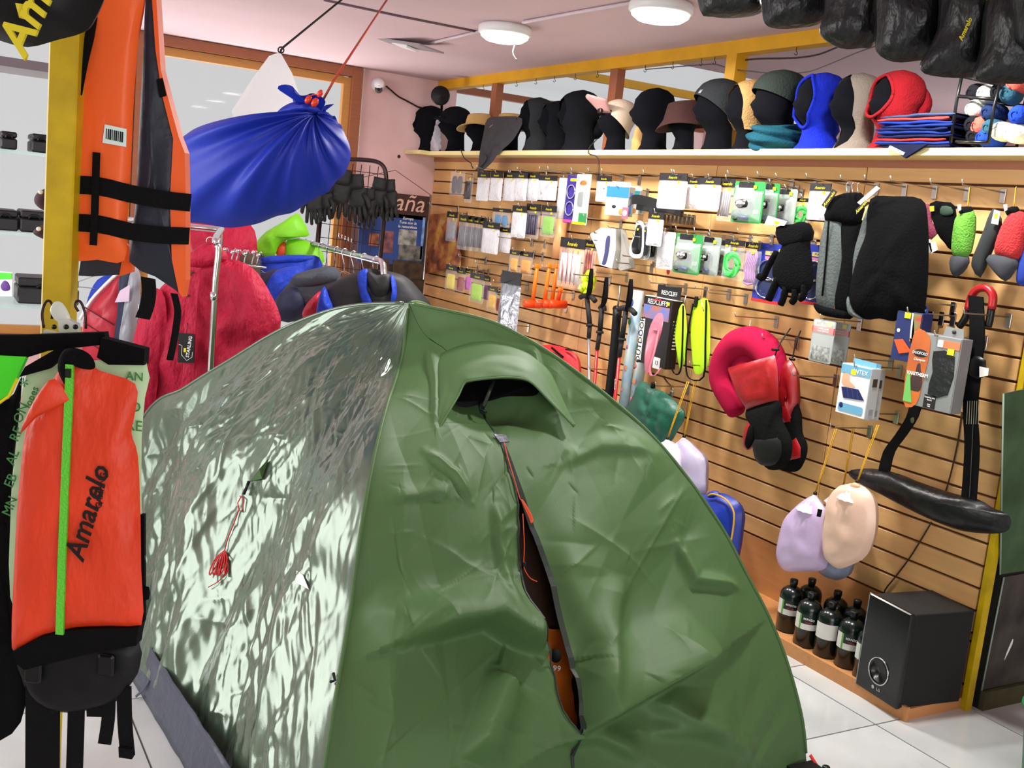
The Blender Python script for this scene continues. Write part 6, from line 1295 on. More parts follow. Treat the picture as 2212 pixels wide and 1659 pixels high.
P = [(*[L(x, y)[0]], -.012, L(x, y)[1]) for x, y in ((1428, 712), (1418, 760), (1408, 795), (1412, 812), (1422, 808), (1432, 795))]; MB().ribbon(smooth_poly(P, 3, False), .014, .003, axis=(1, 0, .3)).build('strap', PK, o); MB().box((L(1420, 712)[0], -.012, L(1420, 712)[1]), (.034, .008, .006)).build('clip_bar', PK, o)
# hi-vis belts
HV = mat('hivis_yellow', 'b8f014', .5)
for x0, x1, yt, yb, lab in ((1456, 1484, 652, 806, 'left high visibility yellow arm belt with black edges'), (1490, 1534, 640, 818, 'right high visibility yellow arm belt with buckle clip')):
    o = thing('reflective_belt', lab, 'belt', U((x0+x1)/2, 740, X=-.16), RW, 'high visibility belts'); L = lambda x, y: wl(x, y, o, -.16); xm = (x0+x1)/2
    MB().puff(rev(smooth_poly([L(*p) for p in ((x0+10, yt+18), (x1-6, yt+6), (x1, yt+60), (x1-4, yb-30), (x0+12, yb-10), (x0+4, yb-60), (x0+2, yt+70))], 3)), .010, 5, p=3).build('band', HV, o)
    P = [(*[L(x, y)[0]], -.012, L(x, y)[1]) for x, y in ((x0+12, yt+16), (x0, yt+80), (x0-4, yb-30), (x0+4, yb), (x1-10, yb-4), (x1-6, yt+100), (x1-4, yt+8))]; MB().ribbon(smooth_poly(P, 3, False), .012, .005, axis=(1, -.4, 0)).build('edge_strap', BLACKW, o)
    if x0 > 1480: MB().box((L(1507, 652)[0], -.01, L(1507, 652)[1]), (.02, .012, .05), bev=.003).build('buckle', BLACKP, o); MB().tube([(L(1512, 640)[0], 0, L(1512, 640)[1]), (L(1524, 672)[0], -.01, L(1524, 672)[1])], .003, 5).build('clip_wire', STEEL, o)
    else: MB().tube([(L(1482, 638)[0], 0, L(1482, 638)[1]), (L(1478, 654)[0], 0, L(1478, 654)[1])], .002, 5).build('loop', PAPER, o)
# ------------------------------------------------------------------ larger goods on the near half of the slat wall
def wthing(name, label, cat, px, py, X, group=None): return thing(name, label, cat, U(px, py, X=X), RW, group)
def wpoly(o, pts, X, n=3): return rev(smooth_poly([wl(x, y, o, X) for x, y in pts], n)) if n else rev([wl(x, y, o, X) for x, y in pts])
def wpuff(o, name, pts, th, m, X, y=0.0, n=3, par=None, **k):
    if 'c' in k: k['c'] = wl(*k['c'], o, X)
    return MB().puff(wpoly(o, pts, X, n), th, k.pop('rings', 7), y=y, **k).build(name, m, par or o)
def wslab(o, name, pts, y0, y1, m, X, par=None): return MB().prism(wpoly(o, pts, X, 0), y0, y1).build(name, m, par or o)
def wtube(o, name, pts, r, m, X, y=0.0, par=None, n=3, k=6):
    ys = y if isinstance(y, (list, tuple)) else [y]*len(pts); P = [(wl(a, b, o, X)[0], yy, wl(a, b, o, X)[1]) for (a, b), yy in zip(pts, ys)]
    return MB().tube(smooth_poly(P, n, False), r, k).build(name, m, par or o)
def wtext(o, txt, px, py, s, m, X, y, par=None, r=0, **k): a = wl(px, py, o, X); return lettering(txt, s, m, par or o, (a[0], y, a[1]), rot=(math.pi/2, -math.radians(r), 0), depth=.0004, **k)
GLB = mat('black_knit_glove', '060608', .95, spec=.1, bump=(150, .5)); GREYW = mat('grey_wool', '4c5352', .95, bump=(90, .5)); SOCKB = mat('black_wool', '060607', .95, spec=.08, bump=(90, .3))
# large black knit glove
X = -.22; o = wthing('glove', 'large black knit glove hanging over the blue lens card', 'glove', 1708, 560, X)
wpuff(o, 'palm', [(1712, 485), (1748, 484), (1750, 530), (1758, 600), (1745, 630), (1700, 632), (1676, 610), (1668, 580), (1690, 530)], .028, GLB, X, n=3)
for pts, r in ((((1680, 545), (1662, 575), (1650, 600), (1641, 596)), .014), (((1684, 600), (1672, 625), (1662, 648)), .016), (((1700, 620), (1694, 645), (1688, 658)), .014), (((1720, 625), (1718, 645), (1712, 654)), .014), (((1740, 615), (1738, 638), (1730, 646)), .014)):
    wtube(o, 'finger', pts, r, GLB, X, y=-.005, k=10)
wpuff(o, 'cuff', [(1682, 490), (1712, 484), (1748, 482), (1752, 520), (1700, 535), (1684, 520)], .03, GLB, X, n=2, p=4)
wslab(o, 'paper_tag', [(1673, 468), (1714, 480), (1708, 489), (1665, 487)], -.036, -.033, PAPER, X); wslab(o, 'price_sticker', [(1688, 478), (1698, 480), (1697, 486), (1686, 485)], -.037, -.036, YSTICK, X)
# long socks and leg warmers
X = -.20; o = wthing('wool_socks', 'long black and grey wool socks with script header hanging by the glove', 'socks', 1805, 560, X)
wpuff(o, 'cuff', [(1785, 455), (1800, 425), (1845, 415), (1868, 425), (1860, 480), (1820, 482), (1782, 476)], .03, SOCKB, X, n=2)
wpuff(o, 'leg', [(1782, 474), (1815, 472), (1822, 540), (1808, 620), (1800, 668), (1775, 662), (1762, 645), (1768, 560)], .022, GREYW, X, n=2); wpuff(o, 'leg', [(1815, 474), (1860, 476), (1862, 560), (1850, 640), (1838, 682), (1800, 672), (1806, 620), (1820, 540)], .024, SOCKB, X, n=2, y=.01)
wtube(o, 'grey_stripe', [(1800, 478), (1794, 560), (1786, 640)], .004, SOCKB, X, y=-.024); wpuff(o, 'toe', [(1758, 655), (1780, 662), (1838, 676), (1836, 690), (1780, 682), (1762, 670)], .022, SOCKB, X, n=2)
hd = wslab(o, 'header', [(1788, 445), (1812, 410), (1822, 416), (1798, 452)], -.034, -.032, HEADK, X); wtext(o, 'Amarelo', 1805, 432, .020, GOLD, X, -.035, par=hd, r=52, shear=.2)
X = -.22; o = wthing('wool_socks', 'bulky black wool leg warmers hanging in the middle of the near slat wall', 'socks', 1925, 560, X)
wpuff(o, 'main_leg', [(1880, 430), (1930, 424), (1990, 430), (2004, 470), (2006, 560), (2002, 640), (1990, 688), (1960, 685), (1930, 694), (1900, 688), (1870, 690), (1840, 670), (1835, 630), (1850, 560), (1872, 500)], .045, SOCKB, X, n=3, wr=.01)
wpuff(o, 'rear_leg', [(1836, 560), (1850, 500), (1870, 440), (1880, 500), (1860, 580), (1850, 640), (1836, 650)], .02, GREYW, X, n=2, y=.02); wpuff(o, 'grey_toe', [(1836, 640), (1850, 676), (1870, 690), (1846, 684), (1836, 668)], .02, GREYW, X, n=2, y=-.01)
hd = wslab(o, 'header', [(1870, 440), (1912, 404), (1920, 410), (1878, 446)], -.046, -.043, mat('grey_header', '8a8e8e', .5), X); hd2 = wslab(o, 'header', [(1868, 456), (1890, 436), (1896, 444), (1872, 462)], -.05, -.047, HEADK, X); wtext(o, 'Amarelo', 1882, 450, .018, GOLD, X, -.052, par=hd2, r=48, shear=.2)
for i in range(3): wtube(o, 'clip', [(1838+12*i, 418), (1836+12*i, 402), (1840+12*i, 396)], .002, STEEL, X, y=-.02)
# pouches at the right end
X = -.12
o = wthing('mesh_pouch', 'maroon and grey mesh pouch with white paper tags', 'pouch', 1988, 490, X, 'small mesh pouches'); wpuff(o, 'grey_half', [(1950, 466), (1978, 452), (1990, 490), (2000, 522), (1984, 524)], .012, mat('grey_mesh', '3c4444', .9, bump=(150, .6)), X, n=2); wpuff(o, 'maroon_half', [(1976, 452), (2006, 440), (2014, 480), (2026, 505), (1998, 522), (1988, 490)], .012, mat('maroon_mesh', '6a2038', .9, bump=(150, .6)), X, n=2)
for p in ([(1997, 524), (2015, 517), (2020, 545), (2006, 548)], [(2012, 526), (2026, 522), (2032, 540), (2018, 548)]): wslab(o, 'paper_tag', p, -.016, -.014, PAPER, X)
o = wthing('mesh_pouch', 'dark green and black pouch with yellow ticket', 'pouch', 2040, 480, X, 'small mesh pouches'); wpuff(o, 'body', [(2008, 440), (2040, 436), (2064, 446), (2066, 500), (2055, 540), (2040, 524), (2022, 500)], .014, SOCKB, X, n=2); wpuff(o, 'green_patch', [(2040, 446), (2060, 448), (2064, 462), (2048, 468), (2036, 462)], .006, mat('bottle_green', '14301f', .8), X, y=-.014, n=2); wslab(o, 'price_ticket', [(2017, 447), (2026, 446), (2026, 457), (2018, 458)], -.022, -.020, YSTICK, X)
for nm, lab, body, low, c, cx in (('drink_pouch', 'lime green knitted bottle pouch hanging from a yellow cord', [(2066, 470), (2080, 458), (2104, 456), (2106, 490), (2100, 530), (2090, 556), (2060, 556), (2058, 520)], [(2056, 552), (2092, 554), (2086, 580), (2066, 599), (2055, 585)], '5a9a2c', 2080), ('drink_pouch', 'red knitted bottle pouch hanging at the right edge', [(2180, 462), (2200, 455), (2222, 470), (2215, 520), (2200, 560), (2165, 555), (2148, 545), (2160, 500)], [(2130, 560), (2150, 548), (2200, 560), (2190, 590), (2172, 608), (2150, 590)], 'c0282c', 2180)):
    o = wthing(nm, lab, 'pouch', cx, 520, -.14, 'knitted bottle pouches'); wpuff(o, 'knit_body', body, .028, mat('knit_'+c, c, .9, bump=(160, .9)), -.14, n=3); wpuff(o, 'grey_base', low, .024, mat('pouch_base', '2c2e36', .8), -.14, n=2); wpuff(o, 'collar', [(cx-6, 450), (cx+18, 446), (cx+20, 462), (cx-4, 466)], .015, BLACKC, -.14, n=2); wtube(o, 'cord', [(cx+10, 450), (cx+14, 410), (cx+16, 404)], .002, CORDY, -.14)
    wslab(o, 'ticket', [(cx, 444), (cx+8, 443), (cx+8, 455), (cx+2, 458)], -.03, -.028, PAPER, -.14)
o = wthing('drink_pouch', 'slim dark grey bottle pouch between the green and red ones', 'pouch', 2125, 520, -.13, 'knitted bottle pouches'); wpuff(o, 'body', [(2145, 450), (2158, 462), (2165, 490), (2135, 560), (2118, 600), (2098, 575), (2108, 545), (2130, 490)], .022, mat('slate_cloth', '1c2022', .85), -.13, n=2); wslab(o, 'ticket', [(2160, 455), (2173, 458), (2168, 487), (2153, 484)], -.03, -.028, PAPER, -.13); wslab(o, 'price_sticker', [(2162, 462), (2169, 464), (2166, 474), (2160, 473)], -.032, -.030, YSTICK, -.13)
o = wthing('drink_pouch', 'blue and black bottle pouch cut by the right picture edge', 'pouch', 2215, 560, -.12, 'knitted bottle pouches'); wpuff(o, 'body', [(2206, 540), (2222, 500), (2240, 560), (2220, 612), (2196, 610)], .02, mat('royal_knit', '1c3a9c', .8), -.12, n=2)
# pliers
o = wthing('pliers', 'red and black handled pliers hanging by the yellow end strip', 'pliers', 2118, 660, -.10)
wtube(o, 'red_grip', [(2096, 670), (2102, 642), (2116, 625), (2136, 623), (2149, 640), (2146, 668)], .014, mat('red_enamel', '9c1018', .35), -.10, y=-.01, k=10)
wtube(o, 'jaw', [(2096, 668), (2088, 690), (2076, 706)], .013, BLACKP, -.10, y=-.01, k=10); wtube(o, 'jaw', [(2146, 666), (2142, 690), (2138, 706)], .013, BLACKP, -.10, y=-.01, k=10)
# foot care blister
o, w, h = pack('leg_blister', 1751, 690, 1800, 784, -.21, 'front grey blister card with red band and black picture', 'blister pack', 'grey blister cards'); GCARD = mat('grey_card', '9aa19c', .4)
for i, (oo) in enumerate((o,)):
    MB().prism(rrect(w, h, .008, 4), 0, .002).build('card', GCARD, o); MB().box((0, -.0012, h*.26), (w*.98, .002, h*.14)).build('red_band', REDC, o); lettering('CUBRECALOR\nPARA PIERNAS', h*.055, PAPER, o, (0, -.0026, h*.26), depth=.0003); MB().box((0, -.0012, -h*.28), (w*.78, .002, h*.32)).build('photo_print', mat('photo_dark', '1c1c1a', .4, col2='b8b8b0', var=(60, .3)), o); sticker(o, w*.25, h*.41, .016, -.003); lettering('T', h*.08, HEADK, o, (-w*.3, -.002, h*.41), depth=.0003); MB().puff(rrect(w*.96, h*.96, .01, 3), .014, 4, p=8, back=False).build('blister', CLEARB, o); clean(o)
o2 = copy_tree(o); o2['label'] = 'rear grey blister card behind the one with the black picture'; o2.location = Vector(o.location)+Vector((.07, -.012, -.004))
# Intex pillow cartons
INW = mat('carton_pale', 'e6e8ec', .4); INB = mat('carton_sky', '6aa8c8', .4)
for i, lab in enumerate(('front white carton picturing a navy cushion', 'rear white carton behind the one picturing a navy cushion')):
    o, w, h = printed_box('pillow_carton', 1811, 788, 1876, 900, -.24+.055*i, lab, INW, mat('carton_side_grey', 'b4b8ba', .45), .052, 'box', 'pillow cartons')
    if i: o.location.y -= .022
    MB().box((0, -.003, h*.40), (w*.98, .002, h*.17)).build('sky_band', INB, o); lettering('INTEX', w*.17, PAPER, o, (w*.18, -.0045, h*.38), depth=.0004); sticker(o, -w*.06, h*.36, .018, -.0045)
    MB().puff(smooth_poly([(-w*.42, h*.1), (-w*.40, h*.34), (-w*.3, h*.42), (-w*.2, h*.34), (-w*.12, h*.16), (.06*w, h*.08), (-w*.2, h*.04)], 3), .001, 2).build('figure_print', mat('print_skin', 'd8a888', .5), o, loc=(0, -.003, 0)); MB().prism(rev([(-w*.4, h*.03), (w*.18, h*.05), (w*.42, -h*.14), (-w*.28, -h*.18)]), -.0045, -.003).build('cushion_print', mat('print_navy', '1a2058', .45), o)
    for k in range(3): MB().ribbon([(-w*.2+k*w*.17, -.005, h*.04), (-w*.1+k*w*.17, -.005, -h*.15)], .003, .0005).build('cushion_seam', mat('print_navy_light', '34407c', .5), o)
    MB().prism(rrect(w*.84, h*.16, .008, 3, 0, -h*.36), -.004, -.003).build('sky_panel', INB, o); MB().puff(ell(w*.13, w*.15, 14, -w*.32, -h*.33), .001, 2).build('small_print', mat('print_navy', '1a2058', .45), o, loc=(0, -.0045, 0))
    MB().box((w*.5+.001, .026, h*.22), (.002, .022, h*.16)).build('side_picture', mat('print_dark', '3a3228', .5), o); MB().box((w*.5+.001, .026, -h*.36), (.002, .02, h*.12)).build('side_mark', mat('print_grey', '8a9094', .5), o)
    MB().prism([(-w*.3, h*.49), (w*.48, h*.49), (w*.48, h*.60), (-w*.3, h*.62)], .024, .026).build('hanging_flap', INB, o)
# blue mattress cartons
NVC = mat('carton_navy', '17265c', .4); 
for i, lab in enumerate(('front navy carton with an orange air mat picture', 'second navy carton behind the orange air mat one', 'third navy carton in the row', 'rearmost navy carton in the row')):
    o, w, h = printed_box('airbed_carton', 1931, 672, 1986, 782, -.24+.06*i, lab, NVC, NVC, .055, 'box', 'navy air mat cartons'); o.location.z -= .0 
    MB().box((w*.32, -.003, h*.2), (w*.34, .002, h*.56)).build('people_print', mat('print_red_green', 'b82a2a', .5, col2='4a8a4c', var=(25, .5)), o); MB().prism(rev([(w*.1, h*.48), (w*.17, h*.48), (w*.22, 0), (w*.46, -h*.4), (w*.46, -h*.1), (w*.16, -.0)]), -.0045, -.003).build('white_swoosh', PAPER, o)
    MB().prism(rev([(-w*.44, -h*.1), (-w*.1, -h*.06), (w*.32, -h*.28), (-w*.16, -h*.36)]), -.006, -.0045).build('mat_print', mat('print_orange', 'e8501c', .4), o); sticker(o, -w*.05, h*.42, .02, -.0045); MB().puff(ell(w*.14, w*.14, 12, w*.36, -h*.12), .001, 2).build('badge_print', NVC, o, loc=(0, -.0062, 0)); MB().puff(ell(w*.14, h*.08, 10, -w*.33, h*.1), .001, 2).build('white_print', PAPER, o, loc=(0, -.0045, 0))
    MB().prism([(-w*.45, h*.5), (w*.48, h*.5), (w*.46, h*.64), (-w*.3, h*.66)], .026, .028).build('hanging_flap', NVC, o); lettering('Bestway', w*.13, INB, o, (w*.2, .025, h*.57), depth=.0004)
# thermal underwear cartons
SILB = mat('carton_silver', '8c9090', .35, metal=.3); ORB = mat('carton_orange_brown', 'a8532c', .4, col2='c86a28', var=(5, .3))
for i, lab in enumerate(('front silver carton with orange printed side and black cloth window', 'rear silver carton behind the orange sided one')):
    o, w, h = printed_box('thermal_carton', 1960, 722, 2066, 885, -.26+.06*i, lab, SILB, SILB, .056, 'box', 'thermal wear cartons')
    sw = rev(smooth_poly([(-w*.49, -h*.47), (-w*.49, h*.47), (-w*.16, h*.47), (-w*.10, h*.2), (-w*.14, -h*.1), (-w*.2, -h*.47)], 3)); MB().prism(sw, -.004, -.002).build('orange_print', ORB, o); MB().prism(rev([(-w*.49, -h*.47), (-w*.30, -h*.47), (-w*.36, -h*.3), (-w*.42, -h*.1), (-w*.49, -h*.05)]), -.006, -.004).build('green_print', mat('print_leaf_green', '6ab85a', .5), o)
    MB().puff(ell(w*.3, h*.11, 18, -w*.28, h*.22), .001, 2).build('oval_badge', HEADK, o, loc=(0, -.0042, 0)); lettering('DUOFOLD', w*.068, PAPER, o, (-w*.28, -.0066, h*.22), depth=.0004); lettering('Champion', w*.06, PAPER, o, (-w*.28, -.0046, h*.13), depth=.0004, shear=.2); lettering('VARITHERM', w*.085, PAPER, o, (-w*.27, -.0058, -h*.07), depth=.0004, bold=.0003)
    MB().puff(smooth_poly([(-w*.42, -h*.28), (-w*.40, -h*.12), (-w*.33, -h*.05), (-w*.31, h*.06), (-w*.25, h*.08), (-w*.22, h*.0), (-w*.16, -h*.1), (-w*.15, -h*.22), (-w*.2, -h*.3)], 3), .001, 2).build('figure_print', mat('print_umber', '3a2420', .5), o, loc=(0, -.0045, 0))
    MB().prism(rev(smooth_poly([(-w*.02, h*.28), (w*.42, h*.26), (w*.40, -h*.26), (w*.0, -h*.30), (w*.03, 0)], 2)), -.004, -.002).build('window', mat('window_black_cloth', '17171c', .3, bump=(30, .4)), o); MB().box((w*.28, -.003, h*.40), (w*.42, .002, h*.10)).build('orange_label', mat('print_apricot', 'd8784a', .5), o); MB().box((w*.1, -.0042, h*.40), (w*.11, .002, h*.09)).build('icon_print', PAPER, o); sticker(o, w*.33, h*.31, .02, -.005)
    MB().box((w*.06, -.003, -h*.40), (w*.24, .002, h*.18)).build('black_label', HEADK, o); lettering('keeping you\nwarm', w*.045, PAPER, o, (w*.06, -.0045, -h*.36), depth=.0003); lettering('since\n1906', w*.035, PAPER, o, (w*.06, -.0045, -h*.45), depth=.0003)
    MB().prism(rev([(w*.0, h*.5), (w*.42, h*.5), (w*.40, h*.62), (w*.04, h*.63)]), .026, .028).build('hanging_flap', SILB, o); MB().lathe([(.007, 0), (.007, .003)], 12, M=Matrix.Rotation(math.pi/2, 4, 'X')).build('hang_hole', HEADK, o, loc=(w*.22, .025, h*.57))
# pink neck pillow and red mitts
X = -.16; o = wthing('neck_pillow', 'crimson pink U shaped neck pillow hanging on the slat wall', 'pillow', 1605, 800, X); PILL = mat('crimson_velour', 'a8123c', .95, spec=.15)
spine = smooth_poly([(1652, 895), (1662, 850), (1668, 800), (1660, 765), (1630, 740), (1595, 745), (1570, 775), (1562, 820), (1580, 865), (1592, 893)], 4, False); P = [(wl(x, y, o, X)[0], 0, wl(x, y, o, X)[1]) for x, y in spine]; nn = len(P)
MB().tube(P, [.035+.034*math.sin(math.pi*min(1, max(0, i/(nn-1))))**.6 for i in range(nn)], 14).build('cushion', PILL, o); wpuff(o, 'infill', [(1600, 760), (1640, 760), (1655, 800), (1640, 850), (1600, 830), (1580, 800)], .04, PILL, X, n=3); wtube(o, 'hang_loop', [(1618, 718), (1620, 700), (1621, 692)], .002, PAPER, X)
RM = mat('red_mitt_nylon', 'a01018', .4, bump=(16, .4)); RM2 = mat('red_mitt_nylon_dark', '8c0e16', .4, bump=(16, .4)); MBK = mat('black_mitt_fleece', '0a0b0b', .9, spec=.12, bump=(40, .4))
for i, (X, lab) in enumerate(((-.24, 'front red and black ski mitten with square cuff'), (-.14, 'rear red and black ski mitten behind the front one'))):
    if i == 0:
        o = wthing('ski_mitten', lab, 'mitten', 1650, 880, X, 'pair of ski mittens'); wpuff(o, 'cuff', [(1573, 794), (1674, 767), (1680, 800), (1682, 866), (1614, 886), (1594, 856)], .03, RM, X, n=0, p=3, wr=.01); wpuff(o, 'palm', [(1612, 884), (1680, 862), (1686, 900), (1710, 950), (1708, 990), (1690, 1012), (1660, 1014), (1640, 990), (1630, 950), (1622, 915)], .035, MBK, X, n=3, c=(1665, 950)); wpuff(o, 'palm_pad', [(1640, 950), (1690, 945), (1700, 975), (1685, 1003), (1655, 1004), (1640, 985)], .012, mat('black_leather_pad', '121415', .5, spec=.3), X, y=-.028, n=3)
        wpuff(o, 'thumb', [(1625, 908), (1636, 912), (1638, 935), (1630, 965), (1616, 972), (1610, 955), (1614, 930)], .022, RM, X, n=3, y=-.01); wpuff(o, 'thumb_pad', [(1630, 915), (1640, 920), (1636, 950), (1624, 970), (1618, 960), (1624, 935)], .02, MBK, X, n=3, y=-.018)
        wtube(o, 'cord', [(1674, 768), (1678, 740), (1684, 708)], .003, CORDK, X, y=[0, .02, .06]); wtube(o, 'cord_lock', [(1668, 755), (1682, 755)], .006, BLACKP, X)
    else:
        o = wthing('ski_mitten', lab, 'mitten', 1715, 880, X, 'pair of ski mittens'); wpuff(o, 'cuff', [(1680, 785), (1708, 776), (1720, 800), (1724, 870), (1718, 905), (1720, 912), (1700, 912), (1682, 866)], .03, RM2, X, n=0, p=3, wr=.008); wpuff(o, 'palm', [(1684, 880), (1724, 870), (1730, 930), (1742, 960), (1740, 990), (1726, 1016), (1700, 1018), (1680, 1000)], .03, MBK, X, n=3); wpuff(o, 'red_panel', [(1714, 952), (1728, 945), (1738, 965), (1738, 988), (1706, 998), (1716, 975)], .012, RM, X, y=-.022, n=0); wpuff(o, 'red_panel', [(1684, 868), (1712, 880), (1718, 912), (1702, 914)], .01, RM, X, y=-.024, n=0)
        wtube(o, 'cord', [(1712, 776), (1718, 745), (1722, 714)], .003, CORDK, X, y=[0, .0, .02]); wtube(o, 'cord_lock', [(1706, 774), (1716, 777)], .006, BLACKP, X)
# sling bag: bolster with two straps
X = -.12; o = wthing('sling_bag', 'black bolster sling bag with wide straps at the near end of the slat wall', 'bag', 2000, 1080, X)
wpuff(o, 'bolster', [(1832, 1019), (1868, 1012), (1920, 1017), (1980, 1040), (2060, 1066), (2112, 1078), (2150, 1100), (2178, 1112), (2184, 1132), (2170, 1150), (2120, 1152), (2060, 1142), (1980, 1108), (1900, 1066), (1850, 1040)], .052, mat('black_glazed_nylon', '0d0e11', .38, spec=.4, bump=(10, .5, (1, 1, 1), .02)), X, n=3, wr=.008, ws=12, rings=9)
for pts, w_ in ((((1985, 860), (1975, 900), (1950, 940), (1925, 975), (1914, 1018)), .052), (((2112, 640), (2115, 720), (2108, 800), (2100, 880), (2104, 960), (2100, 1040), (2096, 1085)), .058)):
    Q = [(wl(x, y, o, X)[0], -.01, wl(x, y, o, X)[1]) for x, y in pts]; MB().ribbon(smooth_poly(Q, 3, False), w_, .006, axis=(1, 0, .25 if w_ < .055 else 0)).build('strap', BLACKW, o)
for i in range(6): wtube(o, 'stitching', [(2096+i*5, 866), (2094+i*5, 916)], .0012, mat('pale_thread', 'a8a890', .8), X, y=-.0145)
wtube(o, 'seam', [(2108, 916), (2104, 1000), (2100, 1075)], .0010, mat('grey_thread', '5a5e60', .8), X, y=-.0145); wpuff(o, 'buckle', [(2104, 770), (2136, 778), (2130, 816), (2100, 812)], .012, BLACKP, X, y=-.015, n=2); wslab(o, 'paper_tag', [(2128, 792), (2148, 796), (2146, 812), (2128, 815)], -.03, -.028, PAPER, X); wpuff(o, 'logo', [(1972, 904), (1980, 902), (1980, 912), (1974, 914)], .002, mat('olive_print', '4a5228', .6), X, y=-.014, n=2)
# camping bags on yellow cords
def cord_bag(label, top, cord, body, col, th=.05, X=-.2, inner=None, label_tab=None, neck=None):
    o = wthing('drawstring_bag', label, 'bag', sum(p[0] for p in body)/len(body), sum(p[1] for p in body)/len(body), X, 'drawstring bags on yellow cords')
    m = mat('translucent_'+col, col, .3, trans=.0, bump=(12, .3)); wpuff(o, 'bag', body, th, m, X, n=3, wr=.008, ws=14, rings=10, p=2.6)
    for dx in (-2, 2): wtube(o, 'cord', [(cord[0][0]+dx, cord[0][1]), (cord[1][0]+dx*.4, cord[1][1])], .0022, CORDY, X, y=[.05 if X < -.15 else .02, 0])
    a = wl(*cord[1], o, X); MB().lathe([(.003, -.008), (.008, -.004), (.008, .004), (.003, .008)], 12).build('cord_lock', DMETAL, o, loc=(a[0], 0, a[1]))
    def nk(a, b, c0=wl(*cord[1], o, X)):
        t = 2*math.pi*a; r = .006+.050*b**1.1*(1+(.06+.08*(1-b))*math.sin(t*13)); return (c0[0]+r*math.cos(t)-.004*b, r*math.sin(t)*1.05-.004*b, c0[1]-.004-.066*b)
    MB().grid(nk, 78, 8, closed_u=True).build('gathered_neck', mat('sheer_neck', 'efe6ea', .35, alpha=.8), o)
    if neck: wpuff(o, 'collar', neck, .012, mat('bag_neck_'+col, 'e0a880' if col.startswith('e') else 'd8d4e0', .5), X, y=-.01, n=3)
    if label_tab: wslab(o, 'label_tab', label_tab, -.045, -.042, BLACKP, X)
    return o
cord_bag('lilac drawstring bag hanging left of the peach one', None, ((1788, 922), (1761, 1066)), [(1758, 1070), (1772, 1085), (1786, 1110), (1792, 1160), (1788, 1215), (1775, 1232), (1740, 1234), (1695, 1233), (1682, 1205), (1686, 1170), (1700, 1120), (1730, 1085)], 'c9b3dc')
cord_bag('peach drawstring bag hanging under the sling bag tip', None, ((1876, 918), (1852, 1040)), [(1850, 1045), (1875, 1058), (1890, 1090), (1890, 1150), (1872, 1200), (1840, 1220), (1808, 1228), (1786, 1205), (1783, 1150), (1790, 1095), (1806, 1055), (1828, 1046)], 'e8c4b0', X=-.24, label_tab=[(1785, 1098), (1794, 1100), (1790, 1116), (1782, 1114)], neck=[(1842, 1046), (1852, 1042), (1862, 1050), (1856, 1058), (1844, 1057)])
cord_bag('slate blue drawstring bag mostly hidden behind the peach one', None, ((1836, 922), (1822, 1050)), [(1822, 1120), (1850, 1180), (1836, 1230), (1826, 1248), (1800, 1253), (1775, 1236), (1770, 1200), (1795, 1150)], '8c98b4', X=-.10)
cord_bag('lilac drawstring bag with clear neck right of the green pillow', None, ((1484, 822), (1478, 943)), [(1478, 946), (1500, 965), (1522, 990), (1524, 1030), (1518, 1075), (1470, 1090), (1450, 1060), (1455, 1000), (1466, 960)], 'b8aecb', X=-.16)
cord_bag('white lilac drawstring bag half hidden by the tent ridge', None, ((1468, 824), (1442, 947)), [(1442, 950), (1456, 966), (1468, 990), (1465, 1040), (1430, 1040), (1405, 1000), (1415, 970)], 'd8d0dc', X=-.22)
# green pillow, padlock set
X = -.17; o = wthing('camp_pillow', 'dark green inflatable camping pillow above the tent', 'pillow', 1415, 900, X); wpuff(o, 'cushion', [(1386, 824), (1412, 838), (1440, 850), (1470, 880), (1478, 898), (1464, 930), (1440, 965), (1415, 990), (1372, 950), (1348, 905), (1366, 860)], .055, mat('bottle_green_nylon', '1c5a48', .4, bump=(14, .8)), X, n=3, wr=.02, ws=22, rings=10); wtube(o, 'valve', [(1410, 838), (1412, 826)], .012, BLACKP, X)
o = wthing('padlock', 'small brass and steel padlock hanging beside the green pillow', 'padlock', 1452, 845, -.12); MB().box((0, 0, -.012), (.022, .012, .026), bev=.003).build('lock_body', STEEL, o); MB().tube([(.007*math.cos(t), 0, .002+.012*math.sin(t)) for t in np.linspace(0, 3.14, 8)], .0025, 6).build('shackle', CHROME, o); MB().box((-.006, 0, .018), (.012, .01, .02), bev=.002).build('brass_key', mat('brass', 'b08a3c', .3, metal=1), o)
wtube(o, 'chain', [(1434, 815), (1442, 826), (1452, 836)], .004, mat('brown_chain', '3a2414', .5), -.12)
# blue stuff sack with yellow cord standing on the plinth behind the tent, red backpack
X = -.20; o = wthing('stuff_sack', 'royal blue stuff sack with yellow cord hanging behind the tent edge', 'sack', 1545, 1140, X); wpuff(o, 'body', [(1535, 1066), (1565, 1066), (1592, 1082), (1603, 1106), (1600, 1150), (1592, 1200), (1575, 1240), (1520, 1240), (1492, 1180), (1490, 1090), (1510, 1072)], .07, mat('sack_royal_blue', '14309c', .4, bump=(12, .4)), X, n=3, wr=.012, ws=20, rings=10); wpuff(o, 'gather', [(1540, 1062), (1556, 1060), (1560, 1072), (1538, 1074)], .02, mat('sack_royal_blue', '14309c', .4), X, n=2, y=-.02)
wtube(o, 'cord', [(1548, 1070), (1560, 1066), (1585, 1076), (1602, 1098), (1605, 1120), (1600, 1160), (1592, 1185), (1586, 1218)], .004, CORDY, X, y=-.05)
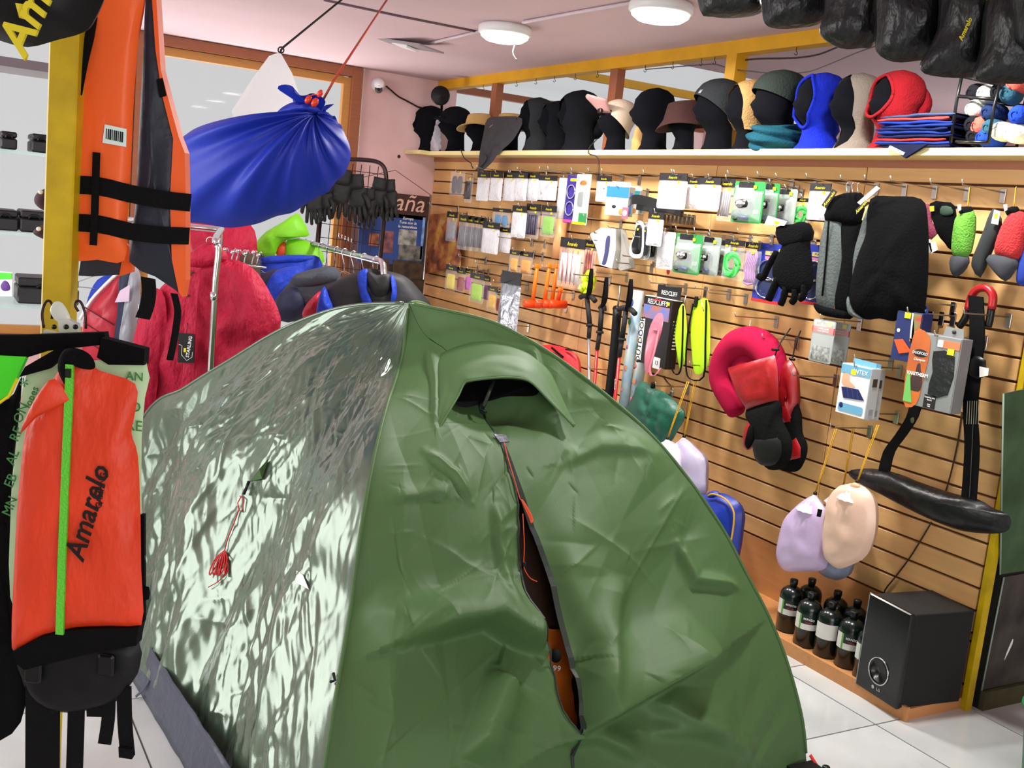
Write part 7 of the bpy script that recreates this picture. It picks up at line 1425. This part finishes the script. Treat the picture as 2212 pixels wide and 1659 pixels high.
o = wthing('backpack', 'small red backpack hanging behind the tent ridge', 'backpack', 1205, 790, -.16); RB = mat('red_backpack_nylon', 'c8222c', .5, bump=(14, .4)); wpuff(o, 'body', [(1150, 755), (1165, 746), (1200, 746), (1235, 758), (1248, 780), (1252, 830), (1240, 870), (1170, 870), (1148, 810)], .07, RB, -.16, n=3, wr=.01); wpuff(o, 'pocket', [(1170, 765), (1200, 760), (1215, 775), (1205, 790), (1180, 790)], .02, RB, -.16, y=-.07, n=3); wtube(o, 'zip', [(1165, 770), (1190, 786), (1212, 776)], .003, BLACKP, -.16, y=-.085)
for pts in (((1212, 752), (1236, 772)), ((1225, 795), (1250, 800))): wtube(o, 'strap', pts, .007, BLACKW, -.16, y=-.06)
wtube(o, 'toggle', [(1232, 755), (1250, 757)], .005, BLACKP, -.16, y=-.03)
# ------------------------------------------------------------------ hooks
HK = [(1102, 372), (1180, 376), (1236, 377), (1262, 378), (1300, 380), (1345, 382), (1382, 384), (1460, 386), (1535, 388), (1662, 392), (1712, 393), (1760, 398), (1835, 400), (1894, 402), (1955, 404), (2020, 408), (2090, 412), (2168, 416), (1150, 520), (1178, 522), (1216, 530), (1342, 480), (1414, 560), (1408, 575), (1452, 520), (1532, 506), (1580, 510), (1622, 515), (1668, 512), (1760, 522), (1140, 616), (1224, 660), (1142, 705), (1318, 600), (1355, 595), (1482, 618), (1525, 625), (1575, 630), (1612, 640), (1678, 690), (1722, 735), (1858, 695), (1806, 815), (1925, 780), (2060, 660), (2180, 685), (1938, 895), (1880, 925), (1354, 800), (1487, 836), (1570, 792), (1100, 575), (1050, 560), (990, 450)]
HKW = []
for i, (x, y) in enumerate(HK): hook(x, y, (.24, .2, .22)[i % 3]); c = U(x, y, X=-.008); HKW.append((c.y, c.z))
for y, z, L in PACKS:
    if any(abs(y-a) < .03 and abs(z-b) < .03 for a, b in HKW): continue
    HKW.append((y, z)); h = hook(0, 0, L+.008); h['label'] = hook_label(y, z); h.location = (-.006, y, z)
# string of the sling and the loose cable along the wall
tag(MB().tube(smooth_poly([U(x, y, X=-.012) for x, y in ((2078, 890), (2068, 960), (2052, 1030), (2040, 1070))], 3, False), .003, 5).build('cable', mat('brown_cable', '3a220c', .7)), 'thin brown cable hanging above the sling bag', 'cable')
tag(MB().tube(smooth_poly([U(x, y, X=-.012) for x, y in ((2012, 1128), (1990, 1165), (1965, 1205), (1935, 1245), (1912, 1274), (1905, 1300))], 3, False), .003, 5).build('cable', mat('brown_cable', '3a220c', .7)), 'thin brown cable running down behind the subwoofer', 'cable')
# ------------------------------------------------------------------ on the plinth: gas canisters and subwoofer
CG = mat('canister_green_black', '0c1a17', .22); CT = mat('canister_black_cap', '0b0c0c', .4); LABW = mat('canister_label', 'd8d8d4', .45); LABG = mat('canister_label_green', '5aa03c', .45)
PZ = .0405
def canister(label, x, y, rz, kind):
    o = thing('gas_canister', label, 'gas canister', (x, y, PZ), RW+rz, 'camping gas canisters on the plinth'); r = .047
    MB().lathe([(r*.9, 0), (r, .004), (r, .145), (r*.96, .158), (r*.82, .170), (r*.55, .180), (r*.30, .184)], 28).build('bottle', CG, o); MB().lathe([(.014, .182), (.014, .192), (.016, .194), (.016, .212), (.013, .214)], 16).build('valve_cap', CT, o)
    def band(nm, a0, a1, z0, z1, m, off=.0006):
        n = 14; vs = [((r+off)*math.cos(a0+(a1-a0)*i/n), (r+off)*math.sin(a0+(a1-a0)*i/n), z) for z in (z0, z1) for i in range(n+1)]; return MB().add(vs, [(i, i+1, n+2+i, n+1+i) for i in range(n)], True).build(nm, m, o)
    q = -math.pi/2
    if kind == 'back': band('label', q-1.1, q+.9, .075, .135, LABW)
    else:
        band('label', q-1.2, q+1.2, .075, .098, LABW); band('label_dark', q-1.2, q+1.2, .098, .135, mat('canister_label_dark', '15201c', .4)); band('label_white', q-1.15, q-.55, .075, .135, LABW, .0009); band('label_green', q-.55, q-.38, .075, .135, LABG, .0011)
        lettering('BERNZO', .011, PAPER, o, (.012, -r-.001, .118), depth=.0005); lettering('PROPANE', .006, REDC, o, (.012, -r-.001, .104), depth=.0005)
    return o
front = [(1700, 1368, 'leftmost gas canister of the front row beside the tent'), (1738, 1400, 'second gas canister of the front row'), (1782, 1422, 'gas canister turned to its plain white label'), (1828, 1445, 'gas canister with yellow sticker next to the subwoofer')]
fx_ = -.255
for i, (px, py, lab) in enumerate(front):
    b = U(px, py-8, Z=PZ); canister(lab, max(-.262, b.x), b.y, .55, 'back' if i == 2 else 'front')
ys_ = [U(px, py-8, Z=PZ).y for px, py, _ in front]
for i, lab in enumerate(('rear gas canister at the tent end', 'second rear gas canister from the tent', 'rear gas canister with yellow sticker', 'rear gas canister nearest the subwoofer')):
    canister(lab, -.115, ys_[i]-.012, .5, 'front')
canister('gas canister tucked against the subwoofer side', -.245, ys_[3]-.105, .5, 'front')
for x, y, z in ((-.145, ys_[2]-.02, .208), (-.27, ys_[3]+.015, .212)): pass
# subwoofer
sw_ = thing('subwoofer', 'black subwoofer box with chrome ringed bass port on the plinth end', 'subwoofer', (0, 0, 0), 0)
fl_, fr_ = U(1848, 1475, Z=PZ), U(1925, 1525, Z=PZ); d_ = Vector((fr_.x-fl_.x, fr_.y-fl_.y, 0)); W_ = d_.length*1.12; ang = math.atan2(d_.y, d_.x); H_ = .338; D_ = .27
sw_.location = (fl_.x, fl_.y, PZ); sw_.rotation_euler = (0, 0, ang)
MB().box((W_/2, D_/2+.02, H_/2), (W_, D_, H_), bev=.003).build('cabinet', mat('black_vinyl', '0b0b0c', .75, bump=(200, .2)), sw_); MB().box((W_/2, .009, H_/2), (W_+.006, .02, H_+.006), bev=.004).build('front_panel', mat('black_gloss', '0d0e11', .22), sw_)
MB().box((.002, .004, H_/2), (.006, .012, H_+.008), bev=.002).build('edge_strip', mat('grey_edge', '8a8c96', .3, metal=.5), sw_)
MB().tube([(W_*.5+.047*math.cos(t), -.003, H_*.27+.047*math.sin(t)) for t in np.linspace(0, 6.2832, 33)], .0026, 8).build('port_ring', CHROME, sw_); MB().lathe([(.045, 0), (.040, -.004), (.034, .02), (.001, .024)], 28, M=Matrix.Rotation(-math.pi/2, 4, 'X')).build('bass_port', mat('port_black', '020203', .3), sw_, loc=(W_*.5, -.002, H_*.27))
lettering('LG', .016, mat('logo_grey', 'b0b0b4', .4), sw_, (W_*.5+.012, -.003, H_*.08), depth=.0004); MB().puff(ell(.014, .014, 14), .0006, 2).build('logo_disc', mat('logo_grey', 'b0b0b4', .4), sw_, loc=(W_*.5-.014, -.003, H_*.08))
# ------------------------------------------------------------------ posters on the partition
YP = YN-.028
for nm, lab, pts, m in (('poster', 'green map like poster beside the yellow strip', [(2165, 850), (2260, 830), (2260, 1225), (2158, 1240)], mat('poster_green', '2c4a2a', .6, col2='4a6a48', var=(5, .4))), ('poster', 'dark worn picture board below the green poster', [(2166, 1246), (2260, 1230), (2260, 1460), (2118, 1490)], mat('poster_dark', '1c1c1a', .6, col2='4a453e', var=(6, .4)))):
    P = [U(x, y, Y=YP) for x, y in pts]; o = thing(nm, lab, 'poster', (P[3].x, YP, P[3].z)); q = [(p.x-P[3].x, p.z-P[3].z) for p in P]; MB().prism(rev(q), -.004, .0).build('board', m, o)
    MB().tube([(q[0][0], -.005, q[0][1]), (q[3][0], -.005, q[3][1])], .003, 5).build('white_edge', mat('worn_edge', '8a9a8c', .7), o)
    if '12' in str(pts[0][1]): MB().puff(smooth_poly([(.10, .10), (.13, .16), (.125, .18), (.105, .13)], 2), .001, 2).build('torn_patch', PAPER, o, loc=(0, -.005, 0))
bp = thing('green_bin', 'corner of a green plastic tub at the lower right picture edge', 'tub', U(2285, 1690, Z=0), 0.4); BM = mat('green_plastic', '1f7a44', .4)
MB().lathe([(.10, 0), (.105, .01), (.13, .22), (.14, .225), (.14, .235), (.125, .236), (.10, .02)], 28).build('tub_wall', BM, bp); MB().lathe([(.10, .002), (.10, .004)], 24).build('tub_base', BM, bp)
bpy.data.scenes.remove(TSC)
